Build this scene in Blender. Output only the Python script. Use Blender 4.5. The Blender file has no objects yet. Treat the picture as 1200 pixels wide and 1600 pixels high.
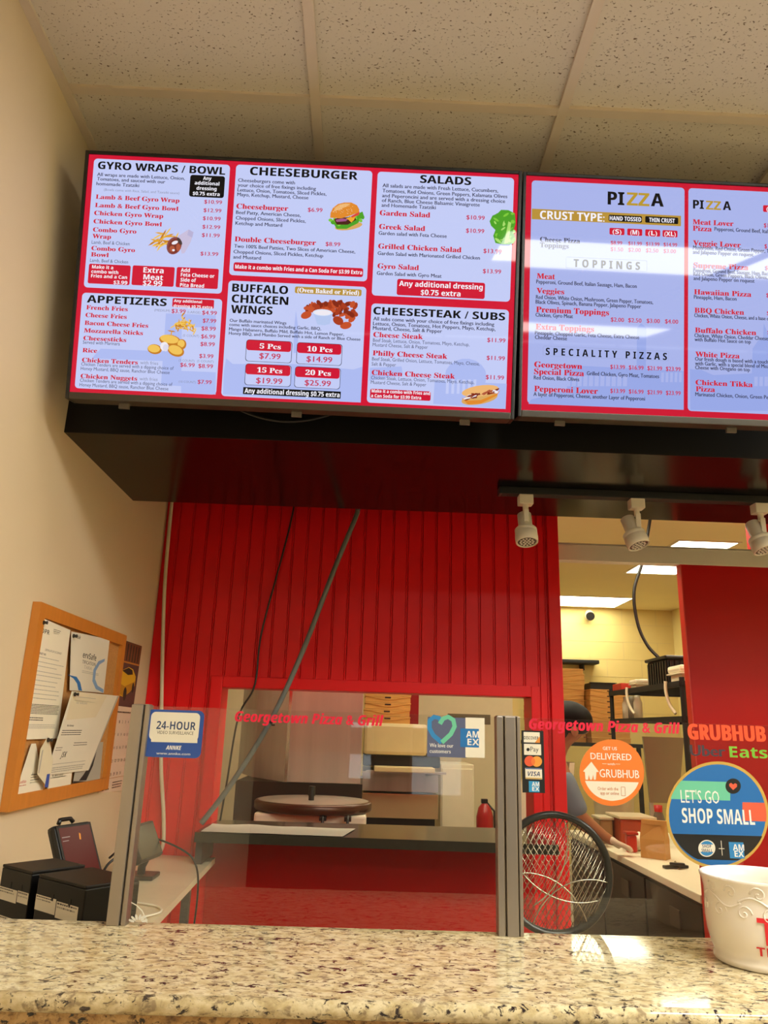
import bpy, bmesh, math, random
from mathutils import Vector, Matrix

random.seed(7)
SC = bpy.context.scene
COL = SC.collection
PI = math.pi

# ------------------------------------------------------------------ camera, world, exposure
CAM = Vector((0.7931, 0.0, 1.35))
PITCH, YAW, ROLL, FPX = 0.2800, 0.0178, 0.0318, 1184.085
def camera():
    f = Vector((math.sin(YAW) * math.cos(PITCH), math.cos(YAW) * math.cos(PITCH), math.sin(PITCH)))
    r = Vector((math.cos(YAW), -math.sin(YAW), 0))
    u = r.cross(f)
    c, s = math.cos(ROLL), math.sin(ROLL)
    r2, u2 = c * r + s * u, -s * r + c * u
    d = bpy.data.cameras.new('camera')
    d.sensor_fit = 'VERTICAL'
    d.sensor_height = 24.0
    d.lens = FPX / 1600 * 24.0
    d.clip_start = 0.02
    o = bpy.data.objects.new('camera', d)
    COL.objects.link(o)
    o.matrix_world = Matrix(((r2.x, u2.x, -f.x, CAM.x), (r2.y, u2.y, -f.y, CAM.y), (r2.z, u2.z, -f.z, CAM.z), (0, 0, 0, 1)))
    SC.camera = o
camera()
VS = SC.view_settings
VS.view_transform = 'Standard'
VS.look = 'None'
VS.gamma = 1
VS.use_curve_mapping = False
VS.exposure = 0.0
W = bpy.data.worlds.new('world')
SC.world = W
W.use_nodes = True
W.node_tree.nodes['Background'].inputs[0].default_value = (0.85, 0.93, 1.0, 1)
W.node_tree.nodes['Background'].inputs[1].default_value = 7.0
SC.cycles.max_bounces = 10
SC.cycles.transparent_max_bounces = 16
SC.cycles.use_denoising = True
SC.cycles.sample_clamp_indirect = 6.0
FRONT_LAMP = ((1.0, 0.99, 0.91), 28.5)       # ceiling panels of the shop
KITCHEN_LAMP = ((1.0, 0.94, 0.68), 12.0)     # ceiling panels of the kitchen

# ------------------------------------------------------------------ materials
def lin(c):
    if isinstance(c, str):
        c = tuple(int(c[i:i + 2], 16) for i in (0, 2, 4))
    return tuple(((v / 255) / 12.92 if v / 255 <= 0.04045 else ((v / 255 + 0.055) / 1.055) ** 2.4) for v in c[:3]) + (1,)
MATS = {}
def base_mat(name):
    m = bpy.data.materials.new(name)
    m.use_nodes = True
    return m, m.node_tree, m.node_tree.nodes['Principled BSDF']
def mat(name, col, rough=0.5, metal=0.0, spec=0.5, var=0.05, scale=14.0, bump=0.0, coat=0.0, stretch=None, bscale=None):
    if name in MATS: return MATS[name]
    m, t, b = base_mat(name)
    c = lin(col)
    N = t.nodes.new
    tc = N('ShaderNodeTexCoord'); mp = N('ShaderNodeMapping'); nz = N('ShaderNodeTexNoise')
    nz.inputs['Scale'].default_value = scale; nz.inputs['Detail'].default_value = 4
    if stretch: mp.inputs['Scale'].default_value = stretch
    t.links.new(tc.outputs['Object'], mp.inputs[0]); t.links.new(mp.outputs[0], nz.inputs['Vector'])
    mx = N('ShaderNodeMix'); mx.data_type = 'RGBA'
    mx.inputs['A'].default_value = tuple(v * (1 - var) for v in c[:3]) + (1,)
    mx.inputs['B'].default_value = tuple(min(1, v * (1 + var)) for v in c[:3]) + (1,)
    t.links.new(nz.outputs['Fac'], mx.inputs['Factor'])
    t.links.new(mx.outputs['Result'], b.inputs['Base Color'])
    b.inputs['Roughness'].default_value = rough
    b.inputs['Metallic'].default_value = metal
    b.inputs['Specular IOR Level'].default_value = spec
    if coat:
        b.inputs['Coat Weight'].default_value = coat
        b.inputs['Coat Roughness'].default_value = 0.06
    if bump:
        bp = N('ShaderNodeBump'); bp.inputs['Strength'].default_value = bump; bp.inputs['Distance'].default_value = 0.004
        if bscale:
            n2 = N('ShaderNodeTexNoise'); n2.inputs['Scale'].default_value = bscale; n2.inputs['Detail'].default_value = 5
            t.links.new(mp.outputs[0], n2.inputs['Vector']); t.links.new(n2.outputs['Fac'], bp.inputs['Height'])
        else:
            t.links.new(nz.outputs['Fac'], bp.inputs['Height'])
        t.links.new(bp.outputs[0], b.inputs['Normal'])
    MATS[name] = m
    return m
def lamp_mat(name, col, strength):
    if name in MATS: return MATS[name]
    m, t, b = base_mat(name)
    b.inputs['Base Color'].default_value = (0.8, 0.8, 0.8, 1)
    b.inputs['Emission Color'].default_value = tuple(col) + (1,)
    b.inputs['Emission Strength'].default_value = strength
    MATS[name] = m
    return m
def screen_mat(name, col, k=1.0, spec=0.22, rough=0.035):
    if name in MATS: return MATS[name]
    m, t, b = base_mat(name)
    b.inputs['Base Color'].default_value = (0.004, 0.004, 0.004, 1)
    b.inputs['Roughness'].default_value = rough
    b.inputs['Specular IOR Level'].default_value = spec
    b.inputs['Emission Color'].default_value = lin(col)
    b.inputs['Emission Strength'].default_value = k
    MATS[name] = m
    return m
def granite(name, tones, mid, dark, blot, rough):
    m, t, b = base_mat(name)
    N = t.nodes.new; L = t.links.new
    tc = N('ShaderNodeTexCoord'); mp = N('ShaderNodeMapping')
    mp.inputs['Rotation'].default_value = (0, 0, 0.5); mp.inputs['Scale'].default_value = (0.8, 1.25, 1.0)
    L(tc.outputs['Object'], mp.inputs[0])
    def noise(s, d=5, dist=0.0, r=0.55):
        n = N('ShaderNodeTexNoise'); n.inputs['Scale'].default_value = s; n.inputs['Detail'].default_value = d
        n.inputs['Distortion'].default_value = dist; n.inputs['Roughness'].default_value = r; L(mp.outputs[0], n.inputs['Vector']); return n
    def ramp(src, stops):
        r = N('ShaderNodeValToRGB'); r.color_ramp.elements[0].position = stops[0][0]; r.color_ramp.elements[0].color = stops[0][1]
        r.color_ramp.elements[1].position = stops[-1][0]; r.color_ramp.elements[1].color = stops[-1][1]
        for p, c in stops[1:-1]:
            e = r.color_ramp.elements.new(p); e.color = c
        L(src.outputs['Fac'], r.inputs[0]); return r
    g = lambda v: (v, v, v, 1)
    base = ramp(noise(55, 6, 0.2, 0.6), [(0.30, lin(tones[0])), (0.44, lin(tones[1])), (0.58, lin(tones[2])), (0.72, lin(tones[3]))])
    def mix(x, col, fac):
        k = N('ShaderNodeMix'); k.data_type = 'RGBA'; L(fac.outputs[0], k.inputs['Factor']); L(x, k.inputs['A']); k.inputs['B'].default_value = lin(col); return k.outputs['Result']
    c = mix(base.outputs[0], mid, ramp(noise(95, 5, 0.5, 0.6), [(0.52, g(0)), (0.63, g(0.85))]))
    c = mix(c, blot, ramp(noise(30, 7, 0.4, 0.72), [(0.60, g(0)), (0.68, g(0.85))]))
    c = mix(c, dark, ramp(noise(78, 6, 0.7, 0.66), [(0.572, g(0)), (0.615, g(1))]))
    c = mix(c, dark, ramp(noise(150, 4, 0.5, 0.6), [(0.63, g(0)), (0.67, g(0.9))]))
    L(c, b.inputs['Base Color'])
    b.inputs['Roughness'].default_value = rough
    b.inputs['Specular IOR Level'].default_value = 0.5
    return m
def tile_mat():
    m, t, b = base_mat('ceiling tile')
    N = t.nodes.new; L = t.links.new
    tc = N('ShaderNodeTexCoord'); mp = N('ShaderNodeMapping'); mp.inputs['Scale'].default_value = (1.0, 1.5, 1)
    L(tc.outputs['Object'], mp.inputs[0])
    n1 = N('ShaderNodeTexNoise'); n1.inputs['Scale'].default_value = 150; n1.inputs['Detail'].default_value = 2.5; n1.inputs['Distortion'].default_value = 0.5; L(mp.outputs[0], n1.inputs['Vector'])
    r1 = N('ShaderNodeValToRGB'); r1.color_ramp.elements[0].position = 0.305; r1.color_ramp.elements[1].position = 0.365; L(n1.outputs['Fac'], r1.inputs[0])
    mx = N('ShaderNodeMix'); mx.data_type = 'RGBA'; L(r1.outputs[0], mx.inputs['Factor'])
    mx.inputs['A'].default_value = lin('6a5540'); mx.inputs['B'].default_value = lin('cdc3b1')
    L(mx.outputs['Result'], b.inputs['Base Color'])
    bp = N('ShaderNodeBump'); bp.inputs['Strength'].default_value = 0.5; bp.inputs['Distance'].default_value = 0.004
    L(r1.outputs[0], bp.inputs['Height']); L(bp.outputs[0], b.inputs['Normal'])
    b.inputs['Roughness'].default_value = 0.95; b.inputs['Specular IOR Level'].default_value = 0.1
    return m
def glass_mat():
    m = bpy.data.materials.new('clear glass'); m.use_nodes = True
    t = m.node_tree; t.nodes.clear(); N = t.nodes.new; L = t.links.new
    o = N('ShaderNodeOutputMaterial'); tr = N('ShaderNodeBsdfTransparent'); gl = N('ShaderNodeBsdfGlossy')
    tr.inputs[0].default_value = (0.955, 0.965, 0.945, 1); gl.inputs['Roughness'].default_value = 0.0; gl.inputs[0].default_value = (1, 1, 1, 1)
    fr = N('ShaderNodeFresnel'); fr.inputs['IOR'].default_value = 1.75
    ge = N('ShaderNodeNewGeometry'); inv = N('ShaderNodeMath'); inv.operation = 'SUBTRACT'; inv.inputs[0].default_value = 1.0
    L(ge.outputs['Backfacing'], inv.inputs[1])
    mu = N('ShaderNodeMath'); mu.operation = 'MULTIPLY'; L(fr.outputs[0], mu.inputs[0]); L(inv.outputs[0], mu.inputs[1])
    mx = N('ShaderNodeMixShader'); L(mu.outputs[0], mx.inputs[0]); L(tr.outputs[0], mx.inputs[1]); L(gl.outputs[0], mx.inputs[2]); L(mx.outputs[0], o.inputs[0])
    return m
GRANITE = granite('cream granite', ('a8946c', 'c4b388', 'd8cba6', 'b8a67e'), '8c7a5e', '2a2126', '6a5850', 0.07); BROWNST = granite('brown granite', ('7d5c34', 'a67e4a', 'c09a62', '8a6438'), '5e4228', '22180f', '3d2b1c', 0.2); TILE = tile_mat(); GLASS = glass_mat()
M = lambda *a, **k: mat(*a, **k)
WALL = M('beige wall paint', 'd2bf9f', 0.55, spec=0.25, var=0.03, scale=5, bump=0.03, bscale=180)
RED = M('red gloss paint', 'e01016', 0.38, spec=0.30, var=0.06, scale=6)
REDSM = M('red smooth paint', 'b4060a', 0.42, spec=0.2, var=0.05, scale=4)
BLACKG = M('black gloss paint', '090605', 0.17, spec=0.24, var=0.1, scale=8)
BLACK = M('black plastic', '141312', 0.38, var=0.1)
BLACKM = M('black matt', '0d0c0b', 0.6, var=0.1)
ALU = M('brushed aluminium', '9f958a', 0.36, metal=0.85, var=0.06, scale=60, stretch=(1, 1, 0.03))
STEEL = M('stainless steel', 'bbb6ae', 0.42, metal=0.45, var=0.28, scale=16, stretch=(1, 1, 0.05))
CREAM = M('kitchen wall paint', 'dcc888', 0.6, spec=0.2, var=0.05, scale=4)
WHITEP = M('white plastic', 'e2d9c8', 0.4, var=0.04)
GRID = M('ceiling grid metal', 'cdbda6', 0.5, var=0.03)
STORE = M('dark shop front', '4a3f36', 0.5)

# ------------------------------------------------------------------ mesh collector
TXT = {}
def style_map(s, st):
    if st in 'H':   A, a, d = 0x1D5D4, 0x1D5EE, 0x1D7EC          # heavy upright
    elif st in 'S': A, a, d = 0x1D400, 0x1D41A, 0x1D7CE          # heavy with serifs
    elif st in 'R': A, a, d = 0x1D63C, 0x1D656, 0x1D7EC          # heavy slanted
    else: return s
    r = ''
    for ch in s:
        if 'A' <= ch <= 'Z': r += chr(A + ord(ch) - 65)
        elif 'a' <= ch <= 'z': r += chr(a + ord(ch) - 97)
        elif '0' <= ch <= '9': r += chr(d + ord(ch) - 48)
        else: r += ch
    return r
CAPS = {}
def text_geo(body, st, off=0.0, space=1.0):
    key = (body, st, off, space)
    if key in TXT: return TXT[key]
    c = bpy.data.curves.new('lettering', 'FONT')
    c.body = style_map(body, st); c.size = 1; c.fill_mode = 'FRONT'; c.resolution_u = 2; c.offset = off; c.space_character = space
    o = bpy.data.objects.new('lettering', c)
    COL.objects.link(o)
    dg = bpy.context.evaluated_depsgraph_get()
    me = o.evaluated_get(dg).to_mesh()
    vs = [tuple(v.co) for v in me.vertices]; fs = [tuple(p.vertices) for p in me.polygons]
    o.evaluated_get(dg).to_mesh_clear()
    bpy.data.objects.remove(o); bpy.data.curves.remove(c)
    xs = [v[0] for v in vs]
    x0, x1 = min(xs), max(xs)
    TXT[key] = (vs, fs, x0, x1)
    return TXT[key]
def cap(st, off):
    k = (st, off)
    if k not in CAPS:
        vs = text_geo('H', st, off)[0]
        CAPS[k] = max(v[1] for v in vs)
    return CAPS[k]

class G:
    def __init__(self): self.v = []; self.f = []; self.mi = []; self.sm = []; self.mats = []
    def m(self, mt):
        if mt not in self.mats: self.mats.append(mt)
        return self.mats.index(mt)
    def raw(self, vs, fs, mt, smooth=False):
        b = len(self.v); k = self.m(mt)
        self.v += [tuple(v) for v in vs]
        for f in fs:
            self.f.append(tuple(i + b for i in f)); self.mi.append(k); self.sm.append(smooth)
        return self
    def box(self, a, c, mt, bev=0.0, rot=None, seg=2):
        bm = bmesh.new(); bmesh.ops.create_cube(bm, size=1)
        s = [abs(c[i] - a[i]) for i in range(3)]; ce = Vector([(c[i] + a[i]) / 2 for i in range(3)])
        bmesh.ops.scale(bm, vec=s, verts=bm.verts)
        if bev: bmesh.ops.bevel(bm, geom=list(bm.edges), offset=min(bev, min(s) * 0.45), segments=seg, affect='EDGES', profile=0.6)
        if rot is not None: bmesh.ops.rotate(bm, cent=(0, 0, 0), matrix=rot, verts=bm.verts)
        bmesh.ops.translate(bm, vec=ce, verts=bm.verts)
        bm.verts.index_update()
        self.raw([v.co for v in bm.verts], [[v.index for v in f.verts] for f in bm.faces], mt); bm.free(); return self
    def cyl(self, p0, p1, r0, mt, r1=None, n=20, caps=True):
        r1 = r0 if r1 is None else r1
        p0, p1 = Vector(p0), Vector(p1); d = (p1 - p0).normalized()
        a = d.orthogonal().normalized(); b = d.cross(a)
        ring = [math.cos(2 * PI * i / n) * a + math.sin(2 * PI * i / n) * b for i in range(n)]
        self.raw([p0 + q * r0 for q in ring] + [p1 + q * r1 for q in ring], [(i, (i + 1) % n, n + (i + 1) % n, n + i) for i in range(n)], mt, True)
        if caps:
            self.raw([p0 + q * r0 for q in ring], [tuple(range(n))[::-1]], mt); self.raw([p1 + q * r1 for q in ring], [tuple(range(n))], mt)
        return self
    def tube(self, pts, r, mt, n=8, closed=False):
        pts = [Vector(p) for p in pts]; k = len(pts); vs = []
        up = None
        for i, p in enumerate(pts):
            t = (pts[(i + 1) % k] - pts[i - 1]) if closed else (pts[min(i + 1, k - 1)] - pts[max(i - 1, 0)])
            t.normalize()
            if up is None: up = t.orthogonal().normalized()
            up = (up - t * up.dot(t)); up = up.normalized() if up.length > 1e-6 else t.orthogonal().normalized()
            b = t.cross(up); rr = r[i] if isinstance(r, (list, tuple)) else r
            vs += [p + (math.cos(2 * PI * j / n) * up + math.sin(2 * PI * j / n) * b) * rr for j in range(n)]
        fs = []
        for i in range(k if closed else k - 1):
            for j in range(n):
                a, c = i * n, ((i + 1) % k) * n
                fs.append((a + j, a + (j + 1) % n, c + (j + 1) % n, c + j))
        if not closed: fs += [tuple(range(n))[::-1], tuple(range((k - 1) * n, k * n))]
        return self.raw(vs, fs, mt, True)
    def lathe(self, prof, c, mt, n=40, axis=(0, 0, 1), x=None):
        d = Vector(axis).normalized(); a = Vector(x) if x else d.orthogonal().normalized(); b = d.cross(a); c = Vector(c); vs = []
        for r, h in prof:
            vs += [c + d * h + (math.cos(2 * PI * i / n) * a + math.sin(2 * PI * i / n) * b) * r for i in range(n)]
        fs = [(k * n + i, k * n + (i + 1) % n, (k + 1) * n + (i + 1) % n, (k + 1) * n + i) for k in range(len(prof) - 1) for i in range(n)]
        return self.raw(vs, fs, mt, True)
    def prism(self, pts, ex, mt):
        n = len(pts); ex = Vector(ex); P = [Vector(p) for p in pts]
        return self.raw(P + [p + ex for p in P], [tuple(range(n))[::-1], tuple(range(n, 2 * n))] + [(i, (i + 1) % n, n + (i + 1) % n, n + i) for i in range(n)], mt)
    def blob(self, c, r, mt, n=14, noise=0.0, seed=1, rot=None):
        bm = bmesh.new(); bmesh.ops.create_uvsphere(bm, u_segments=n, v_segments=max(6, n // 2 + 2), radius=1)
        rd = random.Random(seed)
        for v in bm.verts:
            k = 1 + rd.uniform(-noise, noise); v.co = Vector((v.co.x * r[0] * k, v.co.y * r[1] * k, v.co.z * r[2] * k))
        if rot is not None: bmesh.ops.rotate(bm, cent=(0, 0, 0), matrix=rot, verts=bm.verts)
        bm.verts.index_update()
        self.raw([v.co + Vector(c) for v in bm.verts], [[v.index for v in f.verts] for f in bm.faces], mt, True); bm.free(); return self

def props(o, label=None, cat=None, group=None, kind=None):
    if label: o['label'] = label
    if cat: o['category'] = cat
    if group: o['group'] = group
    if kind: o['kind'] = kind
    return o
def worldloc(p):
    l = Vector((0, 0, 0))
    while p: l += p.location; p = p.parent
    return l
def obj(name, g, parent=None, loc=None, label=None, cat=None, group=None, kind=None):
    """links the collected shapes as ONE mesh object; g is in world space"""
    if parent is not None: org = worldloc(parent)
    elif loc is not None: org = Vector(loc)
    else:
        xs, ys, zs = zip(*g.v); org = Vector(((min(xs) + max(xs)) / 2, (min(ys) + max(ys)) / 2, min(zs)))
    me = bpy.data.meshes.new(name)
    me.from_pydata([(v[0] - org.x, v[1] - org.y, v[2] - org.z) for v in g.v], [], g.f)
    for mt in g.mats: me.materials.append(mt)
    me.polygons.foreach_set('material_index', g.mi); me.polygons.foreach_set('use_smooth', g.sm)
    me.update()
    o = bpy.data.objects.new(name, me); COL.objects.link(o)
    if parent is not None: o.parent = parent
    else: o.location = org
    return props(o, label, cat, group, kind)
def thing(name, label, cat, loc, group=None):
    o = bpy.data.objects.new(name, None); o.empty_display_size = 0.05; COL.objects.link(o); o.location = loc
    return props(o, label, cat, group)
def copy_tree(o, off, label, parent=None):
    c = o.copy(); COL.objects.link(c)
    if parent is None:
        c.location = o.location + Vector(off)
        if label: c['label'] = label
    else: c.parent = parent
    for ch in list(o.children): copy_tree(ch, off, None, c)
    return c
def structure(name, g): return obj(name, g, loc=(0, 0, 0), kind='structure')

# flat printed matter: shapes and lettering laid on a plane with its own origin, right and up vectors (millimetres)
class Flat:
    def __init__(s, P, U, V, mats, step=0.00002, z0=0.0001):
        s.P, s.U, s.V = Vector(P), Vector(U), Vector(V); s.N = s.U.cross(s.V).normalized(); s.g = G(); s.mats = mats; s.z = z0; s.step = step
    def pt(s, x, y): return s.P + s.U * (x / 1000) + s.V * (y / 1000) + s.N * s.z
    def up(s): s.z += s.step
    def poly(s, col, pts):
        s.up()
        a = sum(pts[i - 1][0] * pts[i][1] - pts[i][0] * pts[i - 1][1] for i in range(len(pts)))
        q = list(pts) if a > 0 else list(pts)[::-1]
        s.g.raw([s.pt(*p) for p in q], [tuple(range(len(q)))], s.mats(col))
    def rrect(s, col, x0, y0, x1, y1, r, outline=0):
        def ring(k):
            o = []; rr = max(0.05, r - k)
            for cx, cy, a0 in ((x1 - k - rr, y1 - k - rr, 0), (x0 + k + rr, y1 - k - rr, 90), (x0 + k + rr, y0 + k + rr, 180), (x1 - k - rr, y0 + k + rr, 270)):
                for i in range(6):
                    a = math.radians(a0 + 18 * i); o.append((cx + rr * math.cos(a), cy + rr * math.sin(a)))
            return o
        if not outline: return s.poly(col, ring(0))
        s.up(); a, b = ring(0), ring(0.6); n = len(a)
        s.g.raw([s.pt(*p) for p in a + b], [(i, (i + 1) % n, n + (i + 1) % n, n + i) for i in range(n)], s.mats(col))
    def text(s, body, x, y, w, h, font, col, off=0.0, space=1.0):
        s.up()
        vs, fs, x0, x1 = text_geo(body, font, 0.0, space)
        kx = (w - 2 * off * h) / max(1e-6, x1 - x0); ky = h / cap(font, 0.0)
        for d in ((0,) if not off else (0, 2 * off * h)):     # a second stroke makes the letters heavier
            if d: s.up()
            s.g.raw([s.pt(x + d + (v[0] - x0) * kx, y + v[1] * ky) for v in vs], fs, s.mats(col))
    def lines(s, col, x0, y0, x1, y1, n, h, ragged=0.3, seed=1):
        rd = random.Random(seed)
        for i in range(n):
            y = y1 - (i + 0.5) * (y1 - y0) / n; s.z -= s.step if i else 0
            x = x0
            e = x1 - (x1 - x0) * ragged * rd.random()
            while x < e:
                wd = rd.uniform(0.04, 0.12) * (x1 - x0); b = min(e, x + wd); s.poly(col, [(x, y), (b, y), (b, y + h), (x, y + h)]); s.z -= s.step; x = b + h * 0.6
        s.up()
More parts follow.
